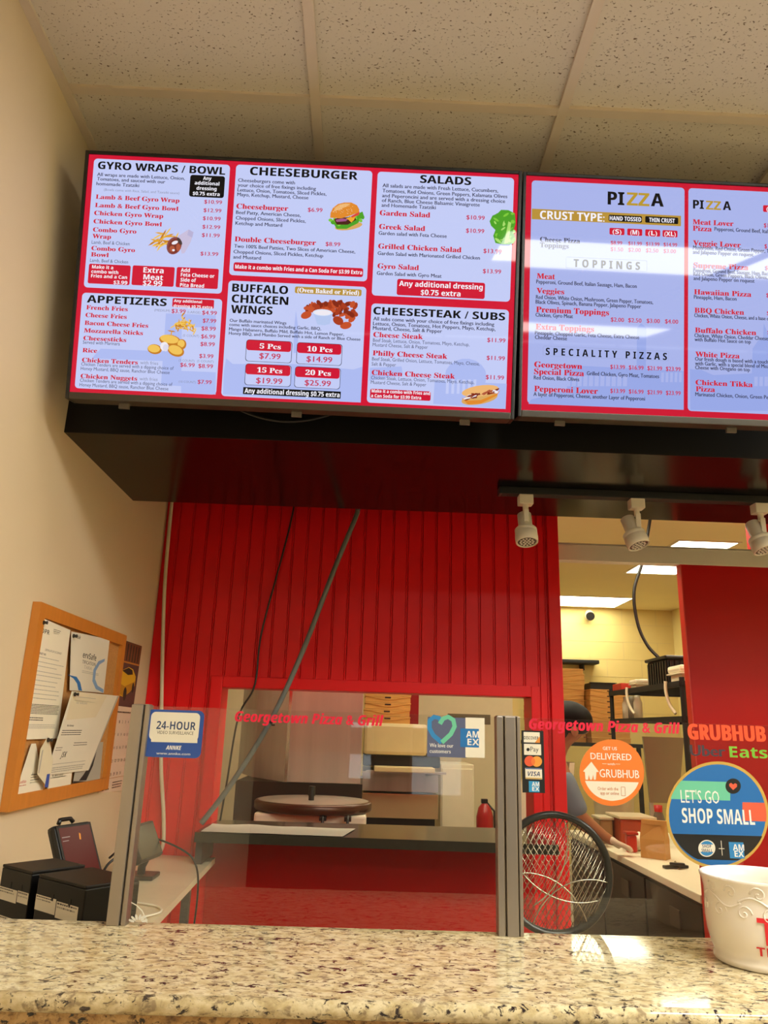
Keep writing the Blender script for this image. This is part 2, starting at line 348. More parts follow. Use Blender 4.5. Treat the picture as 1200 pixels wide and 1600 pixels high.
# ------------------------------------------------------------------ what the menu screens show (millimetres on each screen)
SCREEN_1 = ((0.0779, 1.647, 2.0879), (0.99981, -0.0131, -0.01464), (0.01177, -0.19713, 0.98031))
MENU_1 = [
('B','pan',12.7,252.9,339.8,571.6,9,0),
('B','pan',10.7,9.7,342.4,239.9,9,0),
('B','pan',354.3,299.6,682.0,573.4,9,0),
('B','pan',354.3,7.5,681.6,286.1,9,0),
('B','pan',694.9,266.4,1022.9,572.4,9,0),
('B','pan',695.7,8.2,1021.4,246.9,9,0),
('P','wm',[(211.4,199.1),(329.4,199.8),(330.4,169.6),(251.2,169.1),(259.4,26.2),(212.1,27.3)]),
('P','wm',[(64.4,106.6),(219.5,107.4),(219.5,84.1),(45.1,82.3)]),
('P','wm',[(256.9,62.6),(338.3,63.2),(341.4,10.3),(260.5,9.7)]),
('P','wm',[(517.7,220.7),(525.6,179.1),(527.7,118.9),(517.9,118.4),(515.8,178.6)]),
('P','wm',[(360.4,97.5),(376.9,85.0),(516.8,91.7),(660.8,85.3),(681.6,93.0),(681.6,7.5),(358.8,11.2),(357.0,64.1)]),
('P','wm',[(974.1,83.7),(971.6,68.8),(963.6,55.5),(950.9,45.3),(935.1,39.4),(918.1,38.6),(901.9,42.9),(888.5,51.9),(879.5,64.4),(876.0,79.0),(878.3,93.8),(886.3,107.2),(899.0,117.5),(914.9,123.4),(931.9,124.2),(948.2,119.8),(961.6,110.8),(970.6,98.3)]),
('P','wm',[(852.7,67.5),(1022.0,68.7),(1021.4,8.2),(851.6,12.4)]),
('P','pan',[(879.6,72.2),(886.4,72.6),(886.4,38.1),(879.7,37.8)]),
('P','pan',[(892.5,72.8),(899.2,73.2),(899.2,38.7),(892.5,38.4)]),
('P','pan',[(905.3,73.5),(912.1,73.8),(912.1,39.4),(905.3,39.0)]),
('P','pan',[(918.2,74.1),(924.9,74.4),(924.9,40.0),(918.1,39.6)]),
('P','pan',[(931.0,74.7),(937.8,75.0),(937.7,40.6),(931.0,40.3)]),
('P','pan',[(943.9,75.3),(950.6,75.6),(950.6,41.2),(943.8,40.9)]),
('P','wm',[(699.2,91.2),(773.4,98.2),(777.7,77.7),(699.0,60.1)]),
('T', 'GYRO WRAPS / BOWL', 23.0, 546.1, 306.1, 18.7, 'H'),
('T', 'All wraps are made with Lettuce, Onion,', 22.7, 528.4, 211.0, 8.3, 'D'),
('T', 'Tomatoes, and sauced with our', 23.2, 517.3, 164.0, 8.3, 'D'),
('T', 'homemade Tzatziki', 22.9, 505.2, 102.7, 8.3, 'D'),
('T', '(Bowls come with Rice, Salad, and Tzatziki sauce)', 42.1, 492.3, 180.8, 5.9, 'G'),
('B','blk',246.2,487.8,329.6,542.2,6,0),
('T', 'Any', 277.2, 530.9, 20.0, 8.6, 'W'),
('T', 'additional', 257.8, 518.5, 59.2, 8.6, 'W'),
('T', 'dressing', 263.0, 505.6, 48.2, 8.6, 'W'),
('T', '$0.75 extra', 254.9, 492.4, 64.5, 8.6, 'W'),
('T', 'Lamb & Beef Gyro Wrap', 23.8, 471.4, 200.8, 10.7, 'I'),
('T', '$10.99', 283.4, 472.4, 43.2, 9.3, 'P'),
('T', 'Lamb & Beef Gyro Bowl', 23.5, 450.7, 200.0, 10.6, 'I'),
('T', '$12.99', 283.2, 451.4, 43.1, 9.3, 'P'),
('T', 'Chicken Gyro Wrap', 23.3, 431.1, 165.3, 10.6, 'I'),
('T', '$10.99', 282.8, 431.4, 43.1, 9.2, 'P'),
('T', 'Chicken Gyro Bowl', 23.3, 410.5, 163.5, 10.6, 'I'),
('T', '$12.99', 283.2, 410.5, 43.0, 9.2, 'P'),
('T', 'Combo Gyro', 23.6, 389.9, 103.9, 10.6, 'I'),
('T', '$11.99', 283.3, 389.9, 43.0, 9.2, 'P'),
('T', 'Combo Gyro', 23.5, 344.1, 104.0, 10.5, 'I'),
('T', '$13.99', 283.0, 344.2, 42.9, 9.2, 'P'),
('T', 'Wrap', 23.5, 373.8, 44.9, 10.6, 'I'),
('T', 'Bowl', 23.4, 328.8, 42.9, 10.5, 'I'),
('T', 'Lamb, Beef & Chicken', 23.3, 360.1, 90.2, 8.2, 'N'),
('T', 'Lamb, Beef & Chicken', 22.8, 315.5, 90.3, 8.1, 'N'),
('B','red',21.2,262.9,120.4,311.0,4,0),
('B','red',125.0,263.9,224.9,312.0,4,0),
('B','red',229.7,263.6,329.5,313.0,4,0),
('T', 'Make it a', 28.7, 299.8, 50.4, 8.1, 'W'),
('T', 'combo with', 27.9, 288.5, 64.2, 8.1, 'W'),
('T', 'Fries and a Can', 28.1, 277.7, 85.6, 8.1, 'W'),
('T', '$3.99', 82.4, 264.1, 32.9, 8.8, 'W'),
('T', 'Extra', 150.9, 295.6, 48.1, 12.9, 'W'),
('T', 'Meat', 152.1, 278.7, 46.7, 12.8, 'W'),
('T', '$2.99', 151.9, 264.1, 46.0, 12.8, 'W'),
('T', 'Add', 239.4, 301.6, 21.7, 8.8, 'W'),
('T', 'Feta Cheese or', 240.2, 290.4, 80.0, 8.8, 'W'),
('T', 'Side of', 240.4, 277.9, 36.9, 8.8, 'W'),
('T', 'Pita Bread', 239.9, 265.3, 57.2, 8.8, 'W'),
('P','fr1',[(166.8,361.0),(172.6,366.1),(185.7,373.0),(193.0,374.8),(187.3,369.8),(174.2,362.9)]),
('P','fr2',[(173.9,369.8),(179.2,375.3),(191.7,383.4),(198.8,385.9),(193.6,380.4),(181.1,372.3)]),
('P','fr3',[(189.3,383.5),(195.6,387.8),(209.5,392.9),(217.1,393.8),(210.8,389.6),(196.9,384.4)]),
('P','fr1',[(160.2,364.2),(165.1,370.1),(177.0,379.0),(184.0,382.0),(179.0,376.1),(167.1,367.2)]),
('P','fr2',[(178.9,348.1),(181.1,355.6),(188.5,368.6),(193.7,374.3),(191.5,366.8),(184.1,353.7)]),
('P','fr3',[(175.3,356.0),(178.3,363.1),(187.0,375.3),(192.7,380.4),(189.7,373.2),(181.1,361.0)]),
('P','fr1',[(185.9,376.4),(193.4,377.7),(208.2,376.8),(215.6,374.6),(208.1,373.3),(193.2,374.2)]),
('P','fr2',[(181.4,378.1),(187.5,382.6),(201.1,388.5),(208.6,389.8),(202.5,385.2),(188.9,379.4)]),
('P','fr3',[(172.7,381.9),(178.1,387.3),(190.8,395.1),(198.0,397.5),(192.6,392.1),(180.0,384.3)]),
('P','fr1',[(171.6,394.7),(179.1,395.9),(194.0,394.6),(201.3,392.2),(193.8,391.1),(178.9,392.3)]),
('P','fr2',[(166.8,377.5),(172.0,383.0),(184.5,391.1),(191.6,393.7),(186.3,388.1),(173.9,380.0)]),
('P','fr3',[(186.2,376.5),(187.6,384.2),(193.5,398.1),(198.1,404.3),(196.7,396.6),(190.7,382.7)]),
('P','fr1',[(194.3,385.2),(201.4,387.7),(216.2,389.2),(223.8,388.1),(216.6,385.6),(201.8,384.2)]),
('P','fr2',[(166.4,360.6),(173.1,364.0),(187.6,367.4),(195.2,367.3),(188.4,363.9),(174.0,360.6)]),
('P','fr3',[(157.6,361.5),(162.7,367.1),(175.0,375.4),(182.2,378.0),(177.0,372.4),(164.7,364.1)]),
('P','fr1',[(186.5,383.6),(193.2,387.2),(207.6,391.0),(215.2,391.1),(208.5,387.5),(194.2,383.8)]),
('P','fr2',[(217.0,370.6),(218.2,378.4),(223.8,392.5),(228.1,398.9),(227.0,391.1),(221.4,377.0)]),
('P','fr3',[(180.3,366.9),(181.8,374.6),(188.1,388.4),(192.7,394.5),(191.2,386.8),(184.9,373.0)]),
('P','fr1',[(161.1,378.2),(168.7,378.2),(183.3,374.8),(190.2,371.3),(182.6,371.3),(168.0,374.8)]),
('P','fr2',[(205.7,364.0),(209.2,370.9),(218.6,382.5),(224.7,387.1),(221.3,380.2),(211.8,368.6)]),
('P','fr3',[(186.2,363.7),(191.7,369.0),(204.4,376.6),(211.7,378.8),(206.2,373.5),(193.4,366.0)]),
('P','fr1',[(188.3,369.8),(195.9,370.3),(210.6,367.7),(217.7,364.7),(210.1,364.3),(195.4,366.8)]),
('P','fr2',[(192.9,383.9),(195.6,391.2),(203.8,403.8),(209.4,409.1),(206.7,401.8),(198.5,389.2)]),
('P','fr3',[(189.2,375.9),(196.9,375.6),(211.3,371.7),(218.2,368.0),(210.5,368.3),(196.1,372.2)]),
('P','fr1',[(168.5,368.9),(174.0,374.1),(186.9,381.5),(194.2,383.6),(188.6,378.4),(175.8,371.0)]),
('P','fr2',[(179.7,356.4),(185.0,361.9),(197.4,370.0),(204.6,372.5),(199.3,367.0),(186.9,358.9)]),
('P','wrap1',[(226.2,387.8),(251.4,406.2),(263.4,399.9),(258.4,375.7),(245.5,347.8),(239.0,345.8)]),
('P','wrap2',[(251.4,406.2),(263.4,399.9),(261.1,386.1),(249.0,392.4)]),
('P','tort',[(235.6,357.9),(232.0,351.2),(226.8,346.1),(220.8,343.3),(214.7,343.0),(209.1,345.3),(204.8,350.0),(202.3,356.4),(201.8,363.8),(203.5,371.3),(207.1,378.1),(212.2,383.1),(218.2,386.0),(224.4,386.3),(230.0,384.0),(234.3,379.3),(236.8,372.8),(237.3,365.4)]),
('P','meat',[(233.2,358.2),(230.3,352.7),(226.1,348.5),(221.2,346.2),(216.3,345.9),(211.8,347.8),(208.3,351.6),(206.3,356.8),(205.9,362.9),(207.3,369.1),(210.3,374.5),(214.4,378.7),(219.3,381.1),(224.3,381.3),(228.8,379.5),(232.3,375.7),(234.3,370.4),(234.6,364.3)]),
('P','meat2',[(221.7,356.9),(221.5,354.3),(220.5,352.0),(218.9,350.2),(216.8,349.2),(214.5,349.1),(212.3,349.9),(210.4,351.5),(209.1,353.7),(208.6,356.2),(208.8,358.8),(209.8,361.1),(211.4,362.9),(213.5,363.9),(215.8,364.0),(218.0,363.2),(219.9,361.6),(221.2,359.4)]),
('P','meat2',[(235.0,360.9),(234.9,357.9),(234.2,355.2),(232.9,353.1),(231.2,352.0),(229.4,351.9),(227.6,352.9),(226.1,354.8),(225.0,357.4),(224.5,360.4),(224.6,363.5),(225.3,366.2),(226.6,368.2),(228.2,369.3),(230.0,369.4),(231.8,368.5),(233.4,366.6),(234.5,363.9)]),
('P','wh',[(227.9,375.3),(228.0,373.9),(227.3,372.2),(225.7,370.5),(223.5,369.0),(221.0,367.9),(218.5,367.3),(216.2,367.3),(214.4,367.9),(213.4,369.0),(213.3,370.5),(214.1,372.2),(215.6,373.9),(217.8,375.3),(220.3,376.4),(222.9,377.0),(225.2,377.0),(226.9,376.4)]),
('P','wh',[(222.0,353.5),(221.8,352.5),(221.3,351.7),(220.5,351.0),(219.4,350.7),(218.3,350.6),(217.2,350.9),(216.3,351.4),(215.6,352.2),(215.4,353.1),(215.5,354.1),(216.0,354.9),(216.9,355.6),(217.9,356.0),(219.1,356.0),(220.2,355.7),(221.1,355.2),(221.7,354.4)]),
('P','dkg',[(235.2,378.4),(237.0,375.3),(238.0,372.3),(238.4,369.8),(238.0,368.1),(236.9,367.3),(235.1,367.6),(233.0,368.9),(230.8,371.1),(228.7,373.9),(227.0,377.0),(225.9,380.0),(225.5,382.5),(225.9,384.2),(227.1,385.0),(228.8,384.7),(230.9,383.4),(233.2,381.2)]),
('T', 'APPETIZERS', 23.1, 216.2, 188.7, 18.1, 'H'),
('B','red',225.1,215.3,323.5,236.8,3,0),
('T', 'Any additional', 228.4, 227.2, 66.3, 6.7, 'W'),
('T', 'dressing $0.75 extra', 228.3, 215.1, 91.9, 6.7, 'W'),
('T', 'French Fries', 22.8, 199.4, 98.4, 10.4, 'I'),
('T', 'Cheese Fries', 22.6, 180.9, 97.6, 10.4, 'I'),
('T', 'Bacon Cheese Fries', 21.8, 162.0, 150.6, 10.4, 'I'),
('T', 'Mozzarella Sticks', 21.9, 143.6, 139.3, 10.3, 'I'),
('T', 'Cheesesticks', 22.1, 125.2, 101.3, 10.3, 'I'),
('T', 'Rice', 22.1, 95.9, 34.9, 10.3, 'I'),
('T', 'Chicken Tenders', 23.0, 72.6, 131.4, 10.3, 'I'),
('T', 'Chicken Nuggets', 22.8, 34.1, 132.8, 10.2, 'I'),
('T', '$3.99', 224.4, 200.7, 33.8, 9.7, 'P'),
('T', '$4.99', 296.6, 200.2, 35.4, 9.7, 'P'),
('T', '$7.99', 299.5, 180.9, 32.1, 9.7, 'P'),
('T', '$8.99', 297.5, 162.0, 34.4, 9.7, 'P'),
('T', '$6.99', 298.1, 142.9, 34.0, 9.7, 'P'),
('T', '$8.99', 297.7, 124.5, 34.3, 9.7, 'P'),
('T', '$3.99', 297.0, 95.8, 33.6, 9.6, 'P'),
('T', '$6.99', 253.9, 72.4, 34.2, 9.6, 'P'),
('T', '$8.99', 296.3, 71.8, 34.9, 9.6, 'P'),
('T', '$7.99', 297.3, 33.7, 33.2, 9.6, 'P'),
('T', '(MEDIUM)', 183.9, 202.8, 37.1, 5.4, 'G'),
('T', '(LARGE)', 262.0, 201.9, 31.2, 5.4, 'G'),
('T', '(5 COUNT)', 255.4, 144.9, 38.3, 5.3, 'G'),
('T', '(3 COUNT)', 249.8, 84.9, 37.2, 5.3, 'G'),
('T', '(5 COUNT)', 292.8, 85.3, 39.1, 5.3, 'G'),
('T', '(10 COUNT)', 253.3, 34.2, 39.7, 5.3, 'G'),
('T', 'with fries', 159.9, 73.9, 42.4, 8.0, 'G'),
('T', 'with fries', 161.1, 35.4, 42.3, 7.9, 'G'),
('T', 'Served with Marinara', 21.8, 116.2, 86.9, 8.0, 'N'),
('T', 'Chicken Tenders are served with a dipping choice of', 22.1, 63.9, 217.0, 7.9, 'N'),
('T', 'Honey Mustard, BBQ sause, Ranchor Blue Cheese', 21.9, 53.3, 208.5, 7.9, 'N'),
('T', 'Chicken Tenders are served with a dipping choice of', 22.2, 25.1, 216.6, 7.9, 'N'),
('T', 'Honey Mustard, BBQ sause, Ranchor Blue Cheese', 22.1, 14.5, 208.1, 7.9, 'N'),
('P','fr1',[(262.4,165.2),(259.1,165.9),(254.0,169.7),(252.3,172.8),(255.6,172.0),(260.7,168.2)]),
('P','fr2',[(267.2,156.5),(264.6,159.7),(262.0,167.2),(262.1,171.4),(264.7,168.1),(267.3,160.6)]),
('P','fr3',[(263.4,167.7),(259.7,169.5),(254.5,175.0),(252.9,178.8),(256.5,177.0),(261.8,171.4)]),
('P','fr2',[(263.4,169.7),(258.6,169.1),(249.5,170.7),(245.1,173.0),(249.9,173.6),(259.0,172.0)]),
('P','fr1',[(272.4,175.2),(267.5,176.2),(259.0,180.8),(255.4,184.3),(260.3,183.3),(268.8,178.8)]),
('P','fr2',[(269.2,172.4),(266.3,174.4),(262.9,179.9),(262.4,183.4),(265.3,181.4),(268.7,175.9)]),
('P','fr3',[(256.3,162.5),(256.9,166.4),(260.6,172.6),(263.6,174.9),(263.0,171.0),(259.3,164.9)]),
('P','fr2',[(243.4,172.9),(244.5,176.8),(249.0,182.7),(252.3,184.8),(251.2,180.9),(246.8,175.0)]),
('P','fr1',[(232.5,170.7),(234.9,173.5),(240.8,176.3),(244.4,176.4),(242.1,173.7),(236.1,170.8)]),
('P','fr2',[(223.4,162.9),(226.4,166.8),(233.9,172.0),(238.5,173.4),(235.6,169.6),(228.0,164.4)]),
('P','fr3',[(244.0,171.6),(247.5,175.0),(255.7,179.1),(260.4,179.8),(257.0,176.5),(248.8,172.4)]),
('P','fr2',[(232.7,172.8),(235.2,176.0),(241.6,179.8),(245.5,180.5),(243.0,177.3),(236.7,173.5)]),
('P','fr1',[(272.4,162.4),(271.2,165.8),(271.5,172.6),(273.1,175.8),(274.3,172.3),(274.0,165.6)]),
('P','fr2',[(235.0,162.1),(239.6,164.3),(249.1,165.9),(254.2,165.2),(249.6,163.0),(240.1,161.5)]),
('P','fr3',[(251.2,182.3),(251.7,185.8),(255.0,191.1),(257.9,193.0),(257.4,189.5),(254.1,184.2)]),
('P','fr2',[(263.9,170.3),(266.6,172.1),(272.5,172.8),(275.6,171.7),(272.9,170.0),(267.0,169.3)]),
('P','fr1',[(245.1,166.6),(243.3,169.4),(242.5,175.5),(243.5,178.7),(245.3,175.8),(246.1,169.8)]),
('P','fr2',[(250.4,185.7),(249.2,190.0),(249.6,198.3),(251.2,202.4),(252.5,198.1),(252.0,189.8)]),
('P','fr3',[(268.5,174.7),(268.1,178.2),(270.0,184.3),(272.4,186.9),(272.7,183.4),(270.8,177.3)]),
('P','fr2',[(252.7,165.8),(249.4,167.3),(244.8,172.2),(243.5,175.6),(246.8,174.1),(251.4,169.2)]),
('P','fr1',[(257.1,171.2),(254.0,172.0),(249.6,175.9),(248.3,178.9),(251.4,178.1),(255.8,174.2)]),
('P','fr2',[(260.8,170.7),(258.6,175.0),(256.9,184.2),(257.4,189.0),(259.6,184.6),(261.4,175.5)]),
('P','fr3',[(242.4,155.1),(241.5,158.3),(242.5,164.1),(244.4,166.7),(245.3,163.5),(244.3,157.7)]),
('P','fr2',[(270.5,176.4),(268.3,179.1),(266.7,185.2),(267.3,188.7),(269.5,185.9),(271.1,179.8)]),
('P','fr1',[(252.5,162.8),(248.7,164.0),(242.8,168.6),(240.7,172.1),(244.5,170.9),(250.4,166.2)]),
('P','fr2',[(236.2,173.0),(240.0,175.5),(248.4,177.6),(252.9,177.3),(249.1,174.8),(240.8,172.7)]),
('P','fr3',[(246.6,164.9),(245.8,168.9),(246.8,176.4),(248.7,179.9),(249.6,175.9),(248.6,168.4)]),
('P','fr2',[(269.2,179.6),(266.3,178.1),(260.5,177.9),(257.5,179.2),(260.3,180.8),(266.2,181.0)]),
('P','fr1',[(280.6,164.0),(276.8,166.4),(271.4,173.0),(269.7,177.2),(273.5,174.8),(279.0,168.3)]),
('P','fr2',[(252.2,163.2),(250.0,167.6),(248.4,176.9),(248.9,181.8),(251.1,177.3),(252.8,168.0)]),
('P','fr3',[(266.2,167.9),(262.4,166.8),(254.9,167.4),(251.2,169.2),(255.0,170.3),(262.6,169.7)]),
('P','fr2',[(269.4,166.4),(269.6,169.8),(272.3,175.3),(275.0,177.4),(274.8,173.9),(272.1,168.5)]),
('P','fr1',[(244.7,167.8),(243.1,172.6),(242.7,182.4),(243.9,187.3),(245.5,182.4),(245.9,172.7)]),
('P','fr2',[(258.5,169.9),(255.4,172.4),(251.5,178.9),(250.7,182.9),(253.9,180.4),(257.8,173.9)]),
('P','fr3',[(248.2,192.7),(249.4,196.5),(254.0,202.4),(257.4,204.4),(256.3,200.5),(251.7,194.7)]),
('P','fr2',[(263.4,162.7),(259.3,165.3),(253.3,172.3),(251.3,176.8),(255.4,174.2),(261.4,167.2)]),
('P','fr1',[(248.0,172.0),(251.7,175.1),(260.4,178.6),(265.2,179.0),(261.5,175.9),(252.8,172.4)]),
('P','fr2',[(242.0,160.7),(240.4,165.2),(239.9,174.3),(241.1,178.9),(242.8,174.4),(243.2,165.3)]),
('P','fr3',[(245.7,167.0),(242.4,167.2),(237.2,170.1),(235.2,172.8),(238.4,172.6),(243.7,169.7)]),
('P','fr2',[(276.8,160.5),(276.6,165.4),(279.1,174.2),(281.7,178.2),(281.8,173.4),(279.4,164.5)]),
('P','fr1',[(247.8,178.4),(251.7,180.3),(259.7,181.1),(263.9,180.1),(260.1,178.3),(252.0,177.4)]),
('P','fr2',[(278.6,148.2),(279.2,153.2),(282.9,161.9),(286.0,165.7),(285.5,160.7),(281.8,152.0)]),
('P','fr3',[(279.1,160.8),(277.0,163.5),(275.7,169.5),(276.4,172.8),(278.5,170.1),(279.8,164.1)]),
('P','fr2',[(256.0,177.1),(253.5,180.7),(251.3,188.7),(251.5,193.0),(254.0,189.4),(256.3,181.4)]),
('P','fr1',[(259.9,168.1),(262.1,171.4),(268.0,175.6),(271.8,176.6),(269.7,173.2),(263.7,169.0)]),
('P','fr2',[(276.1,157.3),(277.2,160.9),(281.6,166.1),(284.8,167.7),(283.7,164.1),(279.4,158.9)]),
('P','fr3',[(239.3,168.2),(242.8,170.6),(250.4,172.5),(254.6,172.1),(251.2,169.7),(243.5,167.7)]),
('P','fr2',[(243.2,175.8),(247.5,177.5),(256.3,178.1),(260.8,176.9),(256.5,175.2),(247.8,174.6)]),
('P','fr1',[(268.7,162.6),(264.3,161.5),(255.5,162.2),(251.2,164.0),(255.7,165.1),(264.4,164.4)]),
('P','fr2',[(250.7,162.9),(249.7,167.2),(250.4,175.4),(252.2,179.3),(253.2,175.1),(252.5,166.8)]),
('P','fr3',[(237.9,155.2),(232.9,154.4),(223.0,155.5),(218.2,157.5),(223.3,158.4),(233.1,157.3)]),
('P','fr2',[(242.4,174.1),(246.3,176.5),(254.8,178.4),(259.4,178.0),(255.5,175.6),(247.0,173.6)]),
('P','fr1',[(227.7,145.8),(226.5,148.8),(226.8,154.5),(228.4,157.2),(229.7,154.2),(229.3,148.5)]),
('P','fr2',[(241.1,158.1),(237.9,162.1),(234.1,171.2),(233.5,176.3),(236.7,172.3),(240.5,163.2)]),
('P','fr3',[(240.7,159.6),(238.2,162.6),(236.1,169.5),(236.4,173.4),(238.8,170.3),(240.9,163.4)]),
('P','fr2',[(254.3,167.0),(250.9,170.0),(246.4,177.4),(245.3,181.9),(248.8,178.9),(253.3,171.4)]),
('P','fr1',[(282.3,156.5),(277.8,157.3),(270.1,161.5),(266.9,164.8),(271.3,164.0),(279.1,159.9)]),
('P','fr2',[(270.5,171.8),(267.0,173.7),(262.2,179.4),(260.9,183.2),(264.3,181.3),(269.2,175.6)]),
('P','fr3',[(256.2,166.4),(252.3,166.6),(245.6,169.7),(242.8,172.6),(246.7,172.4),(253.4,169.3)]),
('P','fr2',[(267.5,172.3),(271.0,174.1),(278.3,175.0),(282.2,174.0),(278.7,172.1),(271.4,171.3)]),
('P','fr3',[(208.4,109.4),(207.1,105.5),(203.9,102.1),(199.2,99.9),(193.6,99.0),(187.7,99.6),(182.3,101.5),(178.0,104.6),(175.3,108.5),(174.5,112.6),(175.8,116.6),(179.0,119.9),(183.7,122.2),(189.3,123.1),(195.2,122.5),(200.6,120.6),(204.9,117.5),(207.6,113.6)]),
('P','fr2',[(204.0,111.3),(203.0,108.2),(200.3,105.6),(196.3,103.9),(191.6,103.2),(186.6,103.7),(182.0,105.3),(178.3,107.7),(176.0,110.7),(175.4,114.0),(176.4,117.1),(179.1,119.6),(183.1,121.3),(187.8,122.0),(192.8,121.5),(197.4,120.0),(201.1,117.6),(203.4,114.5)]),
('P','fr3',[(251.2,132.0),(249.3,127.6),(244.6,124.0),(237.7,121.7),(229.3,120.9),(220.5,121.7),(212.3,124.1),(205.7,127.7),(201.5,132.1),(200.3,136.8),(202.1,141.2),(206.8,144.8),(213.8,147.1),(222.2,147.9),(231.0,147.1),(239.2,144.7),(245.8,141.1),(249.9,136.7)]),
('P','fr2',[(246.7,134.1),(245.0,130.9),(240.9,128.4),(234.8,127.0),(227.4,126.7),(219.8,127.7),(212.7,129.9),(207.0,132.8),(203.5,136.3),(202.5,139.9),(204.1,143.1),(208.3,145.6),(214.4,147.1),(221.7,147.3),(229.4,146.3),(236.5,144.2),(242.2,141.2),(245.7,137.7)]),
('P','fr3',[(265.2,126.3),(264.8,121.9),(263.2,118.0),(260.4,115.1),(256.9,113.4),(253.1,113.2),(249.4,114.5),(246.2,117.2),(244.0,120.9),(243.1,125.2),(243.4,129.6),(245.1,133.5),(247.8,136.4),(251.4,138.1),(255.2,138.3),(258.9,137.0),(262.1,134.3),(264.3,130.6)]),
('P','fr2',[(261.2,127.8),(260.9,124.5),(259.6,121.7),(257.5,119.5),(254.8,118.2),(251.9,118.1),(249.0,119.1),(246.6,121.0),(245.0,123.8),(244.3,126.9),(244.5,130.2),(245.8,133.0),(247.9,135.2),(250.6,136.5),(253.6,136.6),(256.4,135.6),(258.8,133.7),(260.5,130.9)]),
('P','fr3',[(260.9,104.0),(258.5,99.8),(254.0,96.8),(248.0,95.5),(241.2,95.9),(234.4,98.0),(228.5,101.6),(224.2,106.2),(221.9,111.3),(222.0,116.3),(224.5,120.5),(229.0,123.4),(235.0,124.8),(241.8,124.3),(248.6,122.2),(254.5,118.6),(258.8,114.0),(261.1,108.9)]),
('P','fr2',[(256.7,106.6),(254.8,103.4),(251.1,101.3),(246.1,100.4),(240.4,100.8),(234.7,102.6),(229.8,105.5),(226.1,109.1),(224.1,113.1),(224.1,116.9),(226.0,120.0),(229.7,122.2),(234.7,123.1),(240.4,122.6),(246.1,120.9),(251.1,118.0),(254.8,114.3),(256.7,110.4)]),
('P','wh',[(223.5,119.3),(223.2,115.6),(221.7,112.3),(219.3,109.8),(216.2,108.4),(212.8,108.2),(209.5,109.3),(206.8,111.6),(204.8,114.7),(204.0,118.3),(204.3,122.0),(205.8,125.3),(208.2,127.8),(211.3,129.2),(214.7,129.4),(218.0,128.3),(220.8,126.0),(222.7,122.9)]),
('P','wh2',[(223.8,115.9),(223.6,113.0),(222.6,110.3),(221.0,108.3),(219.0,107.2),(216.7,107.1),(214.5,108.0),(212.7,109.8),(211.3,112.4),(210.7,115.3),(210.9,118.3),(211.9,120.9),(213.5,123.0),(215.5,124.1),(217.8,124.2),(220.0,123.3),(221.9,121.4),(223.2,118.9)]),
('T', 'CHEESEBURGER', 388.6, 548.4, 258.9, 20.1, 'H'),
('T', 'Cheeseburgers come with', 361.4, 529.7, 136.5, 8.6, 'D'),
('T', 'your choice of free fixings including', 361.5, 517.6, 187.7, 8.6, 'D'),
('T', 'Lettuce, Onion, Tomatoes, Sliced Pickles,', 361.6, 505.5, 213.2, 8.6, 'D'),
('T', 'Mayo, Ketchup, Mustard, Cheese', 361.7, 494.1, 170.5, 8.6, 'D'),
('T', 'Beef Patty, American Cheese,', 361.5, 449.6, 154.9, 8.6, 'D'),
('T', 'Chopped Onions, Sliced Pickles,', 361.7, 435.9, 167.4, 8.6, 'D'),
('T', 'Ketchup and Mustard', 361.8, 422.8, 111.6, 8.6, 'D'),
('T', 'Two 100% Beef Patties, Two Slices of American Cheese,', 362.1, 366.4, 288.8, 8.5, 'D'),
('T', 'Chopped Onions, Sliced Pickles, Ketchup', 361.6, 352.7, 213.7, 8.5, 'D'),
('T', 'and Mustard', 361.8, 339.7, 66.0, 8.5, 'D'),
('T', 'Cheeseburger', 361.3, 463.0, 124.5, 12.4, 'I'),
('T', '$6.99', 532.2, 463.8, 35.5, 10.0, 'P'),
('T', 'Double Cheeseburger', 362.1, 381.7, 194.5, 12.3, 'I'),
('T', '$8.99', 579.1, 381.4, 35.4, 9.9, 'P'),
('B','red',364.0,309.0,672.0,330.7,5,0),
('T', 'Make it a combo with Fries and a Can Soda For $3.99 Extra', 367.9, 315.5, 301.7, 9.5, 'W'),
('P','bun2',[(664.3,439.0),(662.9,435.4),(657.8,431.4),(649.5,427.6),(639.1,424.4),(627.9,422.2),(617.0,421.3),(608.0,421.7),(601.8,423.4),(599.3,426.2),(600.6,429.9),(605.7,433.8),(614.0,437.6),(624.4,440.8),(635.7,443.0),(646.5,444.0),(655.5,443.6),(661.7,441.8)]),
('P','let',[(585.4,449.2),(595.0,437.7),(604.0,424.4),(627.1,425.5),(652.9,440.5),(666.9,460.1),(663.1,470.3),(648.5,462.7),(622.7,447.6),(599.7,443.1)]),
('P','let2',[(593.3,445.3),(591.9,442.3),(588.2,441.0),(584.4,442.0),(582.7,444.8),(584.1,447.8),(587.8,449.2),(591.6,448.2)]),
('P','let',[(598.2,436.4),(595.5,434.6),(591.7,435.3),(588.8,438.1),(588.7,441.4),(591.4,443.3),(595.3,442.6),(598.1,439.7)]),
('P','let2',[(601.1,441.9),(597.9,441.7),(594.9,444.3),(593.8,448.2),(595.3,451.1),(598.5,451.4),(601.5,448.8),(602.6,444.8)]),
('P','let',[(603.7,439.8),(600.8,441.2),(599.4,445.0),(600.4,449.0),(603.1,450.7),(606.0,449.3),(607.4,445.4),(606.4,441.5)]),
('P','let2',[(606.6,431.1),(604.8,433.9),(605.5,437.9),(608.2,440.8),(611.4,440.8),(613.2,438.1),(612.6,434.1),(609.8,431.2)]),
('P','let',[(609.5,437.8),(609.3,441.1),(611.8,444.2),(615.5,445.3),(618.4,443.7),(618.6,440.4),(616.1,437.3),(612.3,436.2)]),
